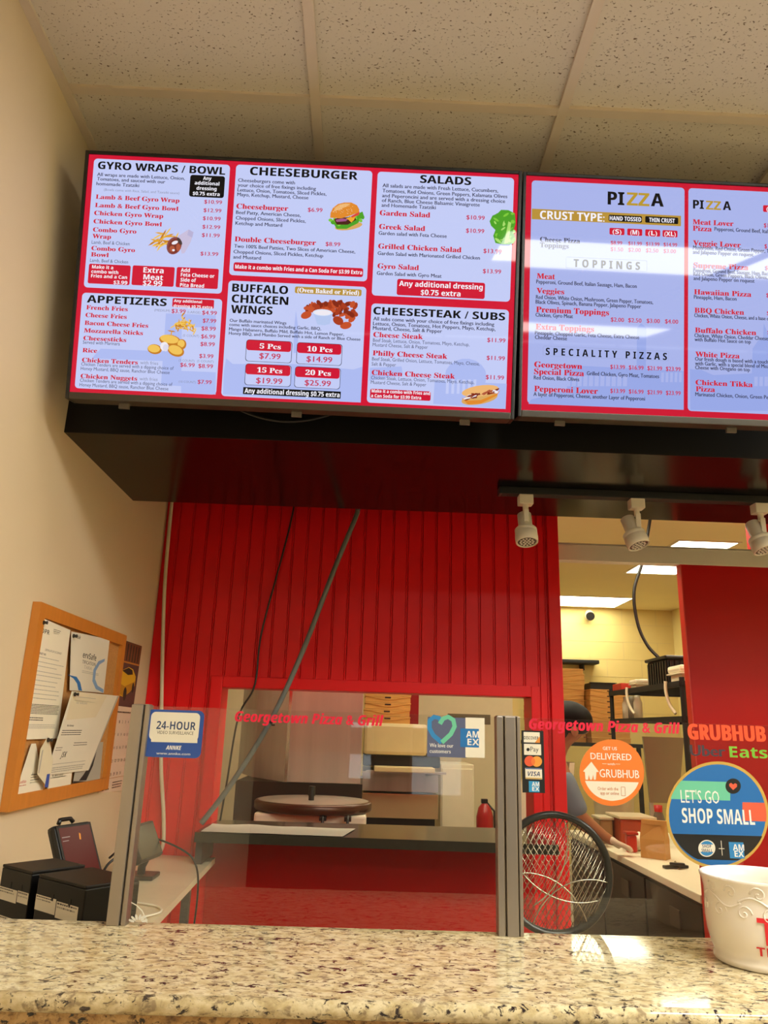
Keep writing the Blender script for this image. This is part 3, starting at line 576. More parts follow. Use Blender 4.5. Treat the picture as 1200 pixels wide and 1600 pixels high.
('P','let2',[(613.5,446.6),(614.9,449.5),(618.5,450.9),(622.4,449.9),(624.1,447.1),(622.6,444.1),(619.0,442.7),(615.2,443.7)]),
('P','let',[(619.5,442.1),(622.2,443.9),(626.1,443.2),(628.9,440.4),(629.0,437.0),(626.3,435.2),(622.5,435.9),(619.7,438.7)]),
('P','let2',[(626.4,446.6),(629.6,446.9),(632.6,444.2),(633.7,440.3),(632.2,437.4),(629.0,437.2),(626.0,439.8),(624.9,443.7)]),
('P','let',[(633.7,457.0),(636.6,455.5),(637.9,451.7),(636.9,447.8),(634.2,446.0),(631.3,447.5),(630.0,451.3),(630.9,455.3)]),
('P','let2',[(641.7,451.6),(643.5,448.9),(642.9,444.9),(640.1,442.0),(636.9,441.9),(635.1,444.6),(635.8,448.6),(638.5,451.5)]),
('P','let',[(649.0,447.1),(649.3,443.8),(646.8,440.7),(643.0,439.6),(640.2,441.2),(639.9,444.5),(642.4,447.6),(646.2,448.7)]),
('P','let2',[(654.5,454.7),(653.1,451.7),(649.4,450.3),(645.6,451.4),(643.9,454.2),(645.3,457.2),(649.0,458.6),(652.8,457.6)]),
('P','let',[(659.1,451.7),(656.4,449.9),(652.6,450.6),(649.8,453.4),(649.7,456.8),(652.3,458.6),(656.2,457.9),(659.0,455.0)]),
('P','let2',[(662.7,443.3),(659.5,443.1),(656.5,445.7),(655.4,449.6),(657.0,452.6),(660.2,452.8),(663.2,450.2),(664.2,446.2)]),
('P','let',[(664.9,450.6),(662.0,452.1),(660.6,455.9),(661.6,459.8),(664.3,461.6),(667.2,460.1),(668.6,456.3),(667.6,452.3)]),
('P','patty',[(596.2,446.3),(603.5,434.7),(629.9,436.0),(649.2,448.9),(645.4,457.3),(599.3,449.9)]),
('P','onion',[(599.5,446.5),(615.9,450.7),(629.2,449.7),(624.5,444.3),(603.1,441.5)]),
('P','chz',[(624.2,451.1),(648.6,460.9),(644.2,448.7),(637.9,441.5),(631.0,448.0)]),
('P','tom',[(635.5,456.9),(656.4,469.9),(655.2,461.3),(639.0,453.6)]),
('P','bun',[(586.7,451.0),(587.0,463.1),(592.0,475.4),(603.5,485.9),(618.8,490.5),(635.4,491.3),(649.0,485.1),(655.2,475.0),(654.9,468.1),(635.4,458.6),(612.6,450.6)]),
('P','bunl',[(593.5,466.8),(597.9,477.4),(607.5,484.8),(620.6,488.2),(633.9,488.1),(624.3,480.4),(608.1,472.7)]),
('P','sd',[(638.0,469.2),(637.2,469.0),(636.4,469.6),(636.7,470.3),(637.7,470.0)]),
('P','sd',[(615.8,481.3),(615.0,481.0),(614.2,481.7),(614.5,482.3),(615.5,482.1)]),
('P','sd',[(610.4,472.6),(609.6,472.3),(608.8,473.0),(609.2,473.6),(610.1,473.4)]),
('P','sd',[(606.5,471.5),(605.7,471.2),(604.9,471.9),(605.2,472.5),(606.2,472.3)]),
('P','sd',[(602.7,472.1),(602.0,471.9),(601.2,472.5),(601.5,473.2),(602.5,472.9)]),
('P','sd',[(618.8,469.2),(618.0,469.0),(617.2,469.6),(617.5,470.3),(618.5,470.0)]),
('P','sd',[(629.6,468.6),(628.8,468.3),(628.1,469.0),(628.4,469.6),(629.3,469.4)]),
('P','sd',[(613.4,473.4),(612.6,473.2),(611.8,473.9),(612.1,474.5),(613.1,474.3)]),
('P','sd',[(635.6,476.5),(634.8,476.2),(634.0,476.9),(634.4,477.5),(635.3,477.3)]),
('P','sd',[(629.5,463.1),(628.7,462.9),(628.0,463.5),(628.3,464.2),(629.3,463.9)]),
('P','sd',[(638.3,472.7),(637.6,472.5),(636.8,473.2),(637.1,473.8),(638.1,473.5)]),
('P','sd',[(607.6,469.7),(606.8,469.5),(606.1,470.1),(606.4,470.8),(607.3,470.5)]),
('P','sd',[(626.4,472.6),(625.6,472.4),(624.8,473.0),(625.1,473.7),(626.1,473.4)]),
('P','sd',[(609.3,473.3),(608.5,473.0),(607.7,473.7),(608.0,474.3),(609.0,474.1)]),
('P','sd',[(596.2,476.0),(595.4,475.8),(594.6,476.4),(594.9,477.1),(595.9,476.8)]),
('P','sd',[(599.7,468.4),(598.9,468.2),(598.2,468.8),(598.5,469.5),(599.4,469.2)]),
('P','sd',[(639.6,480.9),(638.9,480.7),(638.1,481.3),(638.4,482.0),(639.4,481.7)]),
('P','sd',[(594.0,466.6),(593.2,466.4),(592.4,467.0),(592.8,467.7),(593.7,467.4)]),
('P','sd',[(609.9,472.2),(609.1,472.0),(608.4,472.7),(608.7,473.3),(609.7,473.0)]),
('P','sd',[(595.0,478.3),(594.2,478.1),(593.5,478.7),(593.8,479.4),(594.7,479.1)]),
('P','sd',[(627.0,471.0),(626.2,470.8),(625.5,471.4),(625.8,472.1),(626.7,471.8)]),
('P','sd',[(635.2,464.0),(634.4,463.8),(633.7,464.5),(634.0,465.1),(635.0,464.8)]),
('P','sd',[(610.3,469.9),(609.5,469.7),(608.8,470.3),(609.1,471.0),(610.1,470.7)]),
('P','sd',[(614.6,472.5),(613.8,472.2),(613.0,472.9),(613.4,473.5),(614.3,473.3)]),
('P','sd',[(612.3,462.6),(611.5,462.4),(610.7,463.0),(611.1,463.7),(612.0,463.4)]),
('P','sd',[(622.9,480.4),(622.2,480.2),(621.4,480.8),(621.7,481.5),(622.7,481.2)]),
('P','sd',[(627.5,463.6),(626.7,463.4),(625.9,464.0),(626.3,464.7),(627.2,464.4)]),
('P','sd',[(636.9,472.5),(636.1,472.2),(635.3,472.9),(635.6,473.6),(636.6,473.3)]),
('P','sd',[(593.4,465.2),(592.6,465.0),(591.8,465.7),(592.2,466.3),(593.1,466.0)]),
('P','sd',[(638.9,469.0),(638.1,468.7),(637.3,469.4),(637.7,470.0),(638.6,469.8)]),
('P','sd',[(613.5,475.0),(612.7,474.8),(612.0,475.4),(612.3,476.1),(613.2,475.8)]),
('P','sd',[(628.9,481.4),(628.1,481.2),(627.4,481.8),(627.7,482.5),(628.6,482.2)]),
('P','sd',[(631.3,473.4),(630.5,473.2),(629.8,473.9),(630.1,474.5),(631.1,474.2)]),
('P','sd',[(596.2,465.0),(595.4,464.8),(594.6,465.4),(594.9,466.1),(595.9,465.8)]),
('P','sd',[(611.4,480.6),(610.6,480.3),(609.8,481.0),(610.1,481.6),(611.1,481.4)]),
('P','sd',[(601.4,464.5),(600.6,464.3),(599.8,464.9),(600.1,465.6),(601.1,465.3)]),
('P','sd',[(601.2,466.1),(600.4,465.8),(599.7,466.5),(600.0,467.1),(600.9,466.9)]),
('P','sd',[(631.9,482.0),(631.1,481.8),(630.3,482.4),(630.6,483.1),(631.6,482.8)]),
('P','sd',[(614.3,466.6),(613.5,466.4),(612.7,467.1),(613.0,467.7),(614.0,467.5)]),
('P','sd',[(617.1,465.2),(616.3,464.9),(615.5,465.6),(615.8,466.2),(616.8,466.0)]),
('T', 'BUFFALO', 364.3, 258.8, 132.5, 19.6, 'H'),
('T', 'CHICKEN', 364.9, 232.5, 134.0, 19.5, 'H'),
('T', 'WINGS', 364.6, 206.9, 98.4, 19.5, 'H'),
('B','gold',512.8,262.2,670.7,278.5,4,0),
('T', '(Oven Baked or Fried)', 518.5, 264.9, 146.4, 10.8, 'S'),
('T', 'Our Buffalo marinated Wings', 363.3, 185.3, 134.1, 7.4, 'D'),
('T', 'come with sauce choices including Garlic, BBQ,', 363.0, 175.5, 216.9, 7.4, 'D'),
('T', 'Mango Habanero, Buffalo Mild, Buffalo Hot, Lemon Pepper,', 363.0, 164.5, 271.5, 7.4, 'D'),
('T', 'Honey BBQ, and Mumbo Served with a side of Ranch or Blue Cheese', 363.3, 154.4, 310.3, 7.3, 'D'),
('B','blk',405.8,92.6,514.2,144.8,7,0),
('B','pan',406.9,93.5,513.1,143.8,7,0),
('B','red',406.9,119.3,511.7,143.8,6,0),
('T', '5 Pcs', 437.5, 124.6, 50.3, 12.0, 'S'),
('T', '$7.99', 438.0, 100.6, 50.6, 13.3, 'P'),
('B','blk',525.3,92.0,632.4,143.9,7,0),
('B','pan',526.4,92.9,631.4,142.9,7,0),
('B','red',526.4,118.3,630.1,142.9,6,0),
('T', '10 Pcs', 549.4, 123.3, 59.8, 12.0, 'S'),
('T', '$14.99', 549.1, 98.6, 61.1, 13.3, 'P'),
('B','blk',407.4,35.9,515.8,87.1,7,0),
('B','pan',408.5,36.8,514.8,86.2,7,0),
('B','red',408.5,61.7,513.3,86.2,6,0),
('T', '15 Pcs', 435.1, 67.2, 59.3, 11.9, 'S'),
('T', '$19.99', 434.0, 41.6, 62.2, 13.2, 'P'),
('B','blk',524.0,35.5,631.4,86.1,7,0),
('B','pan',525.0,36.4,630.4,85.1,7,0),
('B','red',525.0,60.7,629.1,85.1,6,0),
('T', '20 Pcs', 548.6, 66.7, 60.0, 11.9, 'S'),
('T', '$25.99', 548.0, 41.7, 61.9, 13.2, 'P'),
('B','blk',405.4,13.8,634.1,30.6,1,0),
('T', 'Any additional dressing $0.75 extra', 408.9, 16.9, 222.8, 11.2, 'W'),
('P','wg1',[(580.3,224.6),(579.9,229.6),(583.5,234.1),(589.1,235.5),(593.3,232.8),(593.7,227.8),(590.1,223.3),(584.5,222.0)]),
('P','wg2',[(616.3,233.0),(612.7,230.0),(606.5,230.6),(601.5,234.3),(600.6,239.0),(604.2,242.0),(610.4,241.4),(615.4,237.7)]),
('P','wg3',[(594.8,232.3),(595.0,236.8),(599.1,241.3),(604.9,243.3),(608.9,241.6),(608.7,237.1),(604.6,232.6),(598.8,230.6)]),
('P','wg1',[(564.4,227.7),(560.9,229.0),(558.2,233.8),(557.9,239.3),(560.2,242.3),(563.7,241.1),(566.4,236.2),(566.7,230.7)]),
('P','wg2',[(634.5,207.1),(635.2,211.7),(640.3,216.1),(646.7,217.6),(650.7,215.4),(650.0,210.8),(645.0,206.5),(638.5,204.9)]),
('P','wg3',[(595.9,224.5),(596.7,228.8),(602.0,233.8),(608.6,236.5),(612.8,235.3),(612.0,231.0),(606.7,226.0),(600.1,223.4)]),
('P','wg1',[(560.4,218.6),(555.3,219.5),(549.7,225.7),(546.9,233.6),(548.4,238.6),(553.5,237.8),(559.1,231.5),(562.0,223.6)]),
('P','wg2',[(619.6,211.1),(620.9,215.3),(626.7,219.4),(633.5,221.2),(637.4,219.5),(636.1,215.4),(630.4,211.2),(623.6,209.5)]),
('P','wg3',[(543.9,213.3),(540.7,216.8),(539.6,225.1),(541.2,233.2),(544.6,236.4),(547.8,232.9),(548.9,224.7),(547.3,216.5)]),
('P','wg1',[(631.8,235.9),(628.4,234.1),(622.8,235.4),(618.4,239.1),(617.7,243.0),(621.1,244.8),(626.6,243.5),(631.1,239.9)]),
('P','wg2',[(548.4,225.2),(547.5,230.4),(551.4,237.1),(557.8,241.3),(563.0,240.5),(563.8,235.3),(559.9,228.6),(553.5,224.4)]),
('P','wg3',[(627.7,220.4),(625.5,216.4),(620.3,214.9),(615.1,216.6),(613.0,220.7),(615.2,224.7),(620.4,226.2),(625.6,224.5)]),
('P','wg1',[(602.7,228.5),(598.6,229.4),(595.1,234.3),(594.3,240.3),(596.6,243.9),(600.7,243.0),(604.2,238.1),(605.0,232.0)]),
('P','wg2',[(643.8,198.1),(642.7,203.7),(646.5,210.5),(653.0,214.5),(658.5,213.4),(659.6,207.9),(655.8,201.1),(649.3,197.0)]),
('P','wg3',[(570.3,223.5),(568.1,228.3),(570.1,235.7),(575.2,241.4),(580.3,242.0),(582.5,237.2),(580.5,229.8),(575.4,224.1)]),
('P','wg1',[(587.4,239.7),(590.4,243.5),(598.4,245.9),(606.7,245.4),(610.5,242.3),(607.5,238.5),(599.5,236.1),(591.2,236.6)]),
('P','wg2',[(559.2,222.3),(555.5,224.8),(552.6,232.2),(552.0,240.1),(554.3,244.0),(558.0,241.5),(560.9,234.1),(561.4,226.1)]),
('P','wg3',[(565.8,218.7),(564.3,223.3),(567.0,230.2),(572.3,235.3),(577.1,235.6),(578.5,231.0),(575.8,224.1),(570.6,219.0)]),
('P','wg1',[(653.7,228.7),(650.9,232.9),(651.7,240.0),(655.7,245.8),(660.6,246.9),(663.4,242.7),(662.6,235.7),(658.6,229.9)]),
('P','wg2',[(582.9,228.2),(578.4,225.9),(570.7,227.5),(564.1,232.1),(562.6,237.0),(567.0,239.3),(574.8,237.6),(581.3,233.0)]),
('P','wg3',[(629.0,236.7),(630.2,241.8),(636.3,246.6),(643.9,248.3),(648.5,246.0),(647.3,240.9),(641.1,236.1),(633.6,234.3)]),
('P','wg1',[(644.1,230.6),(642.1,227.0),(637.1,225.3),(631.8,226.5),(629.6,230.0),(631.5,233.6),(636.6,235.3),(641.8,234.0)]),
('P','wg2',[(621.0,235.4),(617.1,236.4),(613.9,241.0),(613.4,246.6),(615.9,249.9),(619.9,249.0),(623.0,244.3),(623.5,238.7)]),
('P','wg3',[(627.9,223.0),(623.8,223.7),(619.2,228.6),(616.9,235.0),(618.1,239.1),(622.2,238.4),(626.8,233.5),(629.2,227.1)]),
('P','wg1',[(562.9,220.4),(560.6,224.3),(561.7,229.2),(565.6,232.4),(570.1,231.8),(572.4,227.9),(571.3,222.9),(567.4,219.8)]),
('P','wg2',[(606.4,238.0),(602.3,237.2),(597.4,240.3),(594.4,245.4),(595.2,249.5),(599.3,250.3),(604.2,247.2),(607.1,242.1)]),
('P','wg3',[(578.3,228.1),(573.0,228.9),(567.5,235.0),(564.9,243.0),(566.8,248.1),(572.0,247.3),(577.6,241.2),(580.2,233.2)]),
('P','wg1',[(659.0,218.1),(654.5,216.6),(649.5,219.1),(646.8,224.2),(648.1,228.8),(652.6,230.4),(657.7,227.9),(660.3,222.8)]),
('P','wg2',[(635.1,211.1),(633.4,215.3),(635.5,221.0),(640.1,224.8),(644.5,224.5),(646.2,220.3),(644.1,214.6),(639.5,210.8)]),
('P','wg3',[(616.8,222.1),(615.0,226.0),(616.7,231.5),(620.8,235.4),(625.0,235.4),(626.8,231.5),(625.2,226.0),(621.0,222.1)]),
('P','wg1',[(591.3,230.6),(589.8,234.4),(591.5,240.4),(595.6,245.1),(599.6,245.6),(601.2,241.8),(599.4,235.8),(595.3,231.2)]),
('P','wg2',[(586.0,223.1),(582.2,224.2),(579.5,228.9),(579.3,234.3),(581.8,237.3),(585.5,236.2),(588.3,231.5),(588.5,226.1)]),
('P','wg3',[(615.4,232.0),(613.0,237.0),(614.9,244.6),(620.1,250.5),(625.4,251.2),(627.8,246.2),(625.9,238.6),(620.8,232.7)]),
('P','wg1',[(636.8,234.4),(633.7,231.7),(628.5,232.0),(624.2,235.2),(623.5,239.3),(626.6,242.0),(631.8,241.7),(636.1,238.5)]),
('P','wg2',[(600.8,228.8),(596.3,226.8),(588.6,228.9),(582.2,233.9),(581.0,238.9),(585.5,240.8),(593.2,238.7),(599.6,233.7)]),
('P','wg3',[(609.4,231.2),(611.5,235.4),(617.3,237.5),(623.2,236.3),(626.0,232.5),(623.9,228.4),(618.1,226.3),(612.2,227.5)]),
('P','wg1',[(634.3,223.9),(630.1,226.0),(626.1,233.4),(624.7,241.7),(626.7,246.0),(630.9,243.9),(634.9,236.6),(636.3,228.3)]),
('P','wg2',[(594.9,226.4),(590.6,224.1),(583.6,225.7),(577.8,230.3),(576.8,235.2),(581.1,237.4),(588.2,235.8),(593.9,231.2)]),
('P','wg3',[(610.1,213.6),(610.5,218.1),(615.4,224.1),(621.9,227.9),(626.3,227.5),(626.0,223.0),(621.1,217.0),(614.5,213.2)]),
('P','wg1',[(581.4,229.2),(577.5,231.9),(576.5,237.2),(578.9,241.9),(583.4,243.3),(587.3,240.6),(588.3,235.3),(585.9,230.6)]),
('P','wg2',[(586.9,225.3),(588.4,229.1),(593.9,232.4),(600.3,233.2),(603.7,231.0),(602.3,227.2),(596.7,223.9),(590.4,223.1)]),
('P','wg3',[(569.1,233.8),(569.6,238.5),(573.6,241.8),(578.7,241.7),(582.0,238.3),(581.5,233.6),(577.5,230.3),(572.4,230.4)]),
('P','wg1',[(601.9,227.8),(597.6,227.5),(592.6,231.3),(589.8,237.1),(590.8,241.4),(595.1,241.7),(600.1,237.8),(602.9,232.1)]),
('P','wg2',[(612.1,230.3),(607.6,229.4),(603.3,232.3),(601.7,237.4),(603.7,241.6),(608.2,242.5),(612.6,239.6),(614.2,234.5)]),
('P','wg3',[(589.7,232.6),(585.2,233.4),(582.2,237.6),(582.4,242.8),(585.7,246.0),(590.2,245.2),(593.3,241.0),(593.0,235.7)]),
('P','wg1',[(661.1,236.4),(656.9,235.2),(649.5,237.8),(643.3,242.7),(641.9,247.1),(646.2,248.2),(653.6,245.6),(659.8,240.7)]),
('P','wg2',[(535.3,226.0),(537.3,229.9),(542.9,232.2),(549.0,231.5),(552.0,228.2),(550.0,224.3),(544.3,222.0),(538.2,222.7)]),
('P','wg3',[(606.1,208.0),(604.3,212.6),(606.2,220.6),(610.9,227.4),(615.5,228.9),(617.4,224.3),(615.4,216.3),(610.7,209.5)]),
('P','wg1',[(574.7,230.7),(570.9,227.5),(563.6,227.4),(556.9,230.7),(554.8,235.3),(558.5,238.6),(565.9,238.6),(572.6,235.3)]),
('P','wg2',[(559.6,218.1),(554.8,216.6),(548.0,219.7),(543.1,225.6),(543.2,230.7),(548.0,232.2),(554.8,229.1),(559.6,223.3)]),
('P','wg3',[(632.5,217.5),(630.0,220.7),(630.4,226.2),(633.4,230.8),(637.2,231.8),(639.6,228.6),(639.2,223.1),(636.3,218.5)]),
('P','wg1',[(664.9,213.6),(660.6,211.4),(654.9,213.2),(651.0,217.9),(651.4,222.9),(655.7,225.1),(661.4,223.3),(665.2,218.5)]),
('P','wg2',[(617.8,225.7),(613.8,227.7),(612.1,232.5),(613.6,237.4),(617.4,239.5),(621.3,237.6),(623.0,232.8),(621.5,227.9)]),
('P','wg3',[(656.5,210.2),(652.0,208.8),(646.6,211.5),(643.4,216.7),(644.3,221.5),(648.8,222.9),(654.3,220.2),(657.4,214.9)]),
('P','wg1',[(613.8,218.5),(612.7,222.8),(615.6,229.4),(620.6,234.4),(625.0,234.9),(626.0,230.5),(623.2,223.9),(618.1,218.9)]),
('P','wg2',[(599.1,223.0),(600.1,227.7),(604.5,230.4),(609.6,229.6),(612.4,225.8),(611.3,221.2),(607.0,218.5),(601.9,219.2)]),
('P','wg3',[(618.3,232.6),(613.2,232.4),(606.5,237.4),(602.1,244.6),(602.7,249.8),(607.9,250.0),(614.6,245.1),(618.9,237.9)]),
('P','wg1',[(613.4,212.6),(610.5,216.1),(610.8,221.5),(614.1,225.7),(618.5,226.3),(621.4,222.8),(621.2,217.4),(617.8,213.2)]),
('P','wg2',[(646.8,232.6),(644.2,237.0),(645.5,243.8),(649.9,249.0),(654.8,249.6),(657.4,245.2),(656.2,238.4),(651.8,233.2)]),
('P','wg3',[(653.1,215.0),(648.7,212.7),(641.7,214.4),(636.2,219.2),(635.4,224.2),(639.8,226.5),(646.8,224.8),(652.3,220.0)]),
('P','wg2',[(555.0,215.3),(555.4,212.3),(554.3,208.9),(551.9,205.7),(548.3,203.1),(544.2,201.3),(539.8,200.6),(535.9,201.0),(532.8,202.5),(530.9,204.9),(530.5,208.0),(531.5,211.3),(534.0,214.5),(537.5,217.2),(541.7,219.0),(546.0,219.7),(550.0,219.3),(553.1,217.8)]),
('P','wg2',[(650.9,192.6),(650.8,189.5),(649.0,186.4),(645.9,183.7),(641.7,181.7),(637.1,180.6),(632.5,180.6),(628.5,181.7),(625.6,183.7),(624.1,186.4),(624.3,189.5),(626.0,192.6),(629.2,195.3),(633.3,197.3),(638.0,198.4),(642.6,198.4),(646.6,197.3),(649.5,195.3)]),
('P','wg1',[(630.6,194.2),(628.4,191.5),(625.0,189.9),(620.9,189.5),(616.6,190.5),(612.5,192.6),(609.2,195.7),(607.1,199.3),(606.4,203.1),(607.2,206.5),(609.5,209.2),(612.8,210.8),(617.0,211.2),(621.3,210.2),(625.4,208.1),(628.6,205.0),(630.8,201.4),(631.4,197.6)]),
('P','cup',[(558.2,219.3),(604.1,219.8),(599.7,191.0),(586.8,187.4),(570.4,188.6)]),
('P','cup2',[(604.2,218.3),(602.9,215.6),(598.9,213.1),(592.9,211.2),(585.4,210.2),(577.4,210.1),(569.9,210.9),(563.8,212.6),(559.7,215.0),(558.3,217.8),(559.6,220.5),(563.6,223.0),(569.6,224.9),(577.1,225.9),(585.1,226.0),(592.6,225.2),(598.7,223.5),(602.8,221.1)]),
('P','wh',[(600.3,218.0),(599.2,216.0),(595.9,214.2),(590.9,212.9),(584.7,212.1),(578.1,212.0),(571.8,212.6),(566.8,213.9),(563.4,215.5),(562.2,217.5),(563.3,219.4),(566.6,221.2),(571.7,222.5),(577.8,223.3),(584.5,223.4),(590.7,222.8),(595.8,221.6),(599.1,219.9)]),
('T', 'SALADS', 797.1, 547.9, 122.9, 19.4, 'H'),
('T', 'All salads are made with Fresh Lettuce, Cucumbers,', 707.8, 532.7, 277.7, 9.0, 'D'),
('T', 'Tomatoes, Red Onions, Green Peppers, Kalamata Olives', 708.1, 519.8, 299.7, 9.0, 'D'),
('T', 'and Peperoncini and are served with a dressing choice', 708.0, 507.6, 295.0, 9.0, 'D'),
('T', 'of Ranch, Blue Cheese Balsamic Vinaigrette', 707.9, 495.7, 234.8, 8.9, 'D'),
('T', 'and Homemade Tzatziki', 707.7, 483.9, 130.1, 8.9, 'D'),
('T', 'Garden salad with Feta Cheese', 704.1, 414.5, 162.7, 8.9, 'D'),
('T', 'Garden Salad with Marionated Grilled Chicken', 704.1, 364.8, 243.7, 8.8, 'D'),
('T', 'Garden Salad with Gyro Meat', 704.4, 316.0, 154.1, 8.8, 'D'),
('T', 'Garden Salad', 704.3, 462.6, 121.0, 12.5, 'I'),
('T', '$10.99', 911.5, 462.8, 44.1, 10.3, 'P'),
('T', 'Greek Salad', 704.5, 428.7, 110.2, 12.4, 'I'),
('T', '$10.99', 911.7, 430.0, 44.1, 10.3, 'P'),
('T', 'Grilled Chicken Salad', 704.7, 380.4, 198.5, 12.4, 'I'),
('T', '$13.99', 955.1, 382.0, 44.0, 10.3, 'P'),
('T', 'Gyro Salad', 705.3, 331.9, 98.7, 12.3, 'I'),
('T', '$13.99', 955.5, 332.5, 43.9, 10.2, 'P'),
('B','red',753.7,269.1,962.3,308.5,5,0),
('T', 'Any additional dressing', 758.6, 291.5, 198.4, 12.6, 'W'),
('T', '$0.75 extra', 810.7, 272.6, 94.3, 12.6, 'W'),
('P','let',[(967.4,460.2),(973.8,474.8),(985.7,480.7),(994.0,490.1),(1011.3,490.2),(1027.0,482.7),(1029.5,459.6),(1025.1,438.0),(1030.9,416.9),(1017.5,405.6),(1000.4,404.8),(983.1,407.5),(977.3,425.0),(982.0,439.5),(971.3,449.6)]),
('P','let',[(1015.0,443.5),(1013.1,446.2),(1013.6,449.6),(1016.3,451.6),(1019.5,451.0),(1021.4,448.3),(1020.9,444.9),(1018.3,442.9)]),
('P','let2',[(999.5,473.3),(1000.2,476.5),(1004.3,480.7),(1009.4,483.4),(1012.6,483.1),(1011.9,479.9),(1007.8,475.7),(1002.6,473.0)]),
('P','let3',[(983.4,453.7),(981.4,454.0),(979.0,456.5),(977.7,459.7),(978.2,461.7),(980.2,461.4),(982.5,458.9),(983.9,455.7)]),
('P','let',[(1005.4,448.7),(1003.9,452.1),(1005.4,456.3),(1009.0,458.8),(1012.6,458.1),(1014.1,454.6),(1012.6,450.4),(1009.0,447.9)]),
('P','let2',[(1027.9,460.9),(1025.7,457.8),(1021.8,457.2),(1018.5,459.3),(1017.7,463.0),(1019.9,466.1),(1023.8,466.8),(1027.1,464.6)]),
('P','let3',[(1018.1,410.4),(1014.8,411.4),(1011.4,416.3),(1009.9,422.0),(1011.2,425.4),(1014.5,424.4),(1018.0,419.6),(1019.5,413.8)]),
('P','let',[(991.9,471.9),(988.9,471.3),(985.0,473.6),(982.5,477.4),(982.8,480.6),(985.8,481.2),(989.7,478.9),(992.2,475.1)]),
('P','let2',[(1019.0,412.5),(1019.5,415.7),(1022.8,418.4),(1027.0,419.1),(1029.5,417.3),(1029.0,414.1),(1025.7,411.4),(1021.6,410.8)]),
('P','let3',[(1000.0,449.0),(998.5,452.4),(999.6,458.8),(1002.6,464.6),(1005.8,466.3),(1007.3,462.9),(1006.2,456.5),(1003.2,450.7)]),
('P','let',[(1008.3,455.0),(1007.5,458.0),(1009.2,463.6),(1012.3,468.5),(1015.1,469.9),(1015.9,466.8),(1014.2,461.2),(1011.1,456.3)]),
('P','let2',[(992.3,423.8),(989.2,421.7),(984.8,422.5),(981.7,425.9),(981.8,429.8),(984.9,431.9),(989.3,431.1),(992.4,427.7)]),
('P','let3',[(1009.7,414.8),(1007.6,417.8),(1007.3,424.4),(1009.1,430.7),(1011.9,433.2),(1014.0,430.2),(1014.3,423.6),(1012.5,417.2)]),
('P','let',[(989.4,414.2),(986.8,416.6),(985.7,422.7),(986.5,428.8),(988.9,431.4),(991.4,429.0),(992.6,422.9),(991.7,416.8)]),
('P','let2',[(1017.4,441.0),(1017.2,443.2),(1019.1,446.1),(1021.9,448.0),(1024.0,447.8),(1024.2,445.5),(1022.3,442.6),(1019.5,440.7)]),
('P','let3',[(995.2,439.5),(995.8,442.0),(999.1,445.4),(1003.1,447.9),(1005.6,447.8),(1005.0,445.4),(1001.7,441.9),(997.6,439.5)]),
('P','let',[(986.2,448.4),(987.9,450.5),(992.4,452.0),(997.0,452.1),(999.2,450.7),(997.6,448.6),(993.1,447.1),(988.4,447.0)]),
('P','let2',[(1017.1,481.3),(1018.2,483.8),(1021.2,485.0),(1024.5,484.4),(1025.9,482.3),(1024.9,479.9),(1021.8,478.6),(1018.6,479.2)]),
('P','let3',[(993.9,415.4),(994.1,418.5),(997.1,421.8),(1001.2,423.3),(1004.0,422.2),(1003.8,419.2),(1000.8,415.9),(996.7,414.3)]),
('P','let',[(1008.9,454.5),(1005.7,455.4),(1003.1,459.5),(1002.5,464.5),(1004.4,467.4),(1007.6,466.5),(1010.2,462.3),(1010.8,457.3)]),
('P','let2',[(989.7,461.0),(986.7,460.6),(981.3,462.9),(976.8,466.7),(975.7,469.6),(978.7,470.0),(984.1,467.7),(988.6,463.9)]),
('P','let3',[(996.7,408.0),(993.0,407.7),(987.0,411.0),(982.2,416.0),(981.5,419.7),(985.1,420.0),(991.1,416.7),(995.9,411.7)]),
('P','let',[(990.2,418.3),(990.9,422.2),(995.1,425.7),(1000.3,426.6),(1003.6,424.5),(1002.9,420.6),(998.7,417.1),(993.4,416.2)]),
('P','let2',[(1010.8,417.4),(1011.1,420.2),(1014.3,424.2),(1018.5,427.1),(1021.2,427.1),(1020.9,424.3),(1017.7,420.3),(1013.5,417.5)]),
('P','let3',[(1019.4,436.1),(1020.1,439.8),(1023.4,442.3),(1027.5,442.1),(1030.0,439.3),(1029.3,435.6),(1025.9,433.1),(1021.8,433.3)]),
('P','let',[(1019.3,428.0),(1018.0,431.2),(1018.5,438.0),(1020.6,444.5),(1023.0,446.9),(1024.4,443.8),(1023.8,437.0),(1021.7,430.4)]),
('P','let2',[(1022.4,407.0),(1020.9,410.3),(1022.1,416.6),(1025.2,422.0),(1028.5,423.5),(1030.1,420.2),(1028.9,413.9),(1025.7,408.5)]),
('P','let3',[(1012.2,462.4),(1019.2,459.1),(1014.0,409.0),(1003.7,406.7)]),
('T', 'CHEESESTEAK / SUBS', 700.8, 219.5, 311.7, 18.2, 'H'),
('T', 'All subs come with your choice of free fixings including', 701.5, 204.9, 285.9, 8.7, 'D'),
('T', 'Lettuce, Onion, Tomatoes, Hot Peppers, Mayo, Ketchup,', 701.4, 193.3, 289.2, 8.7, 'D'),
('T', 'Mustard, Cheese, Salt & Pepper', 701.6, 182.2, 163.4, 8.7, 'D'),
('T', 'Beef Steak, Lettuce, Onion, Tomatoes, Mayo, Ketchup,', 703.3, 153.4, 227.4, 8.3, 'N'),
('T', 'Mustard Cheese, Salt & Pepper', 703.1, 142.3, 130.1, 8.3, 'N'),
('T', 'Beef Steak, Grilled Onion, Lettuce, Tomatoes, Mayo, Cheese,', 703.4, 108.3, 252.8, 8.3, 'N'),
('T', 'Salt & Pepper', 703.0, 96.2, 57.0, 8.3, 'N'),
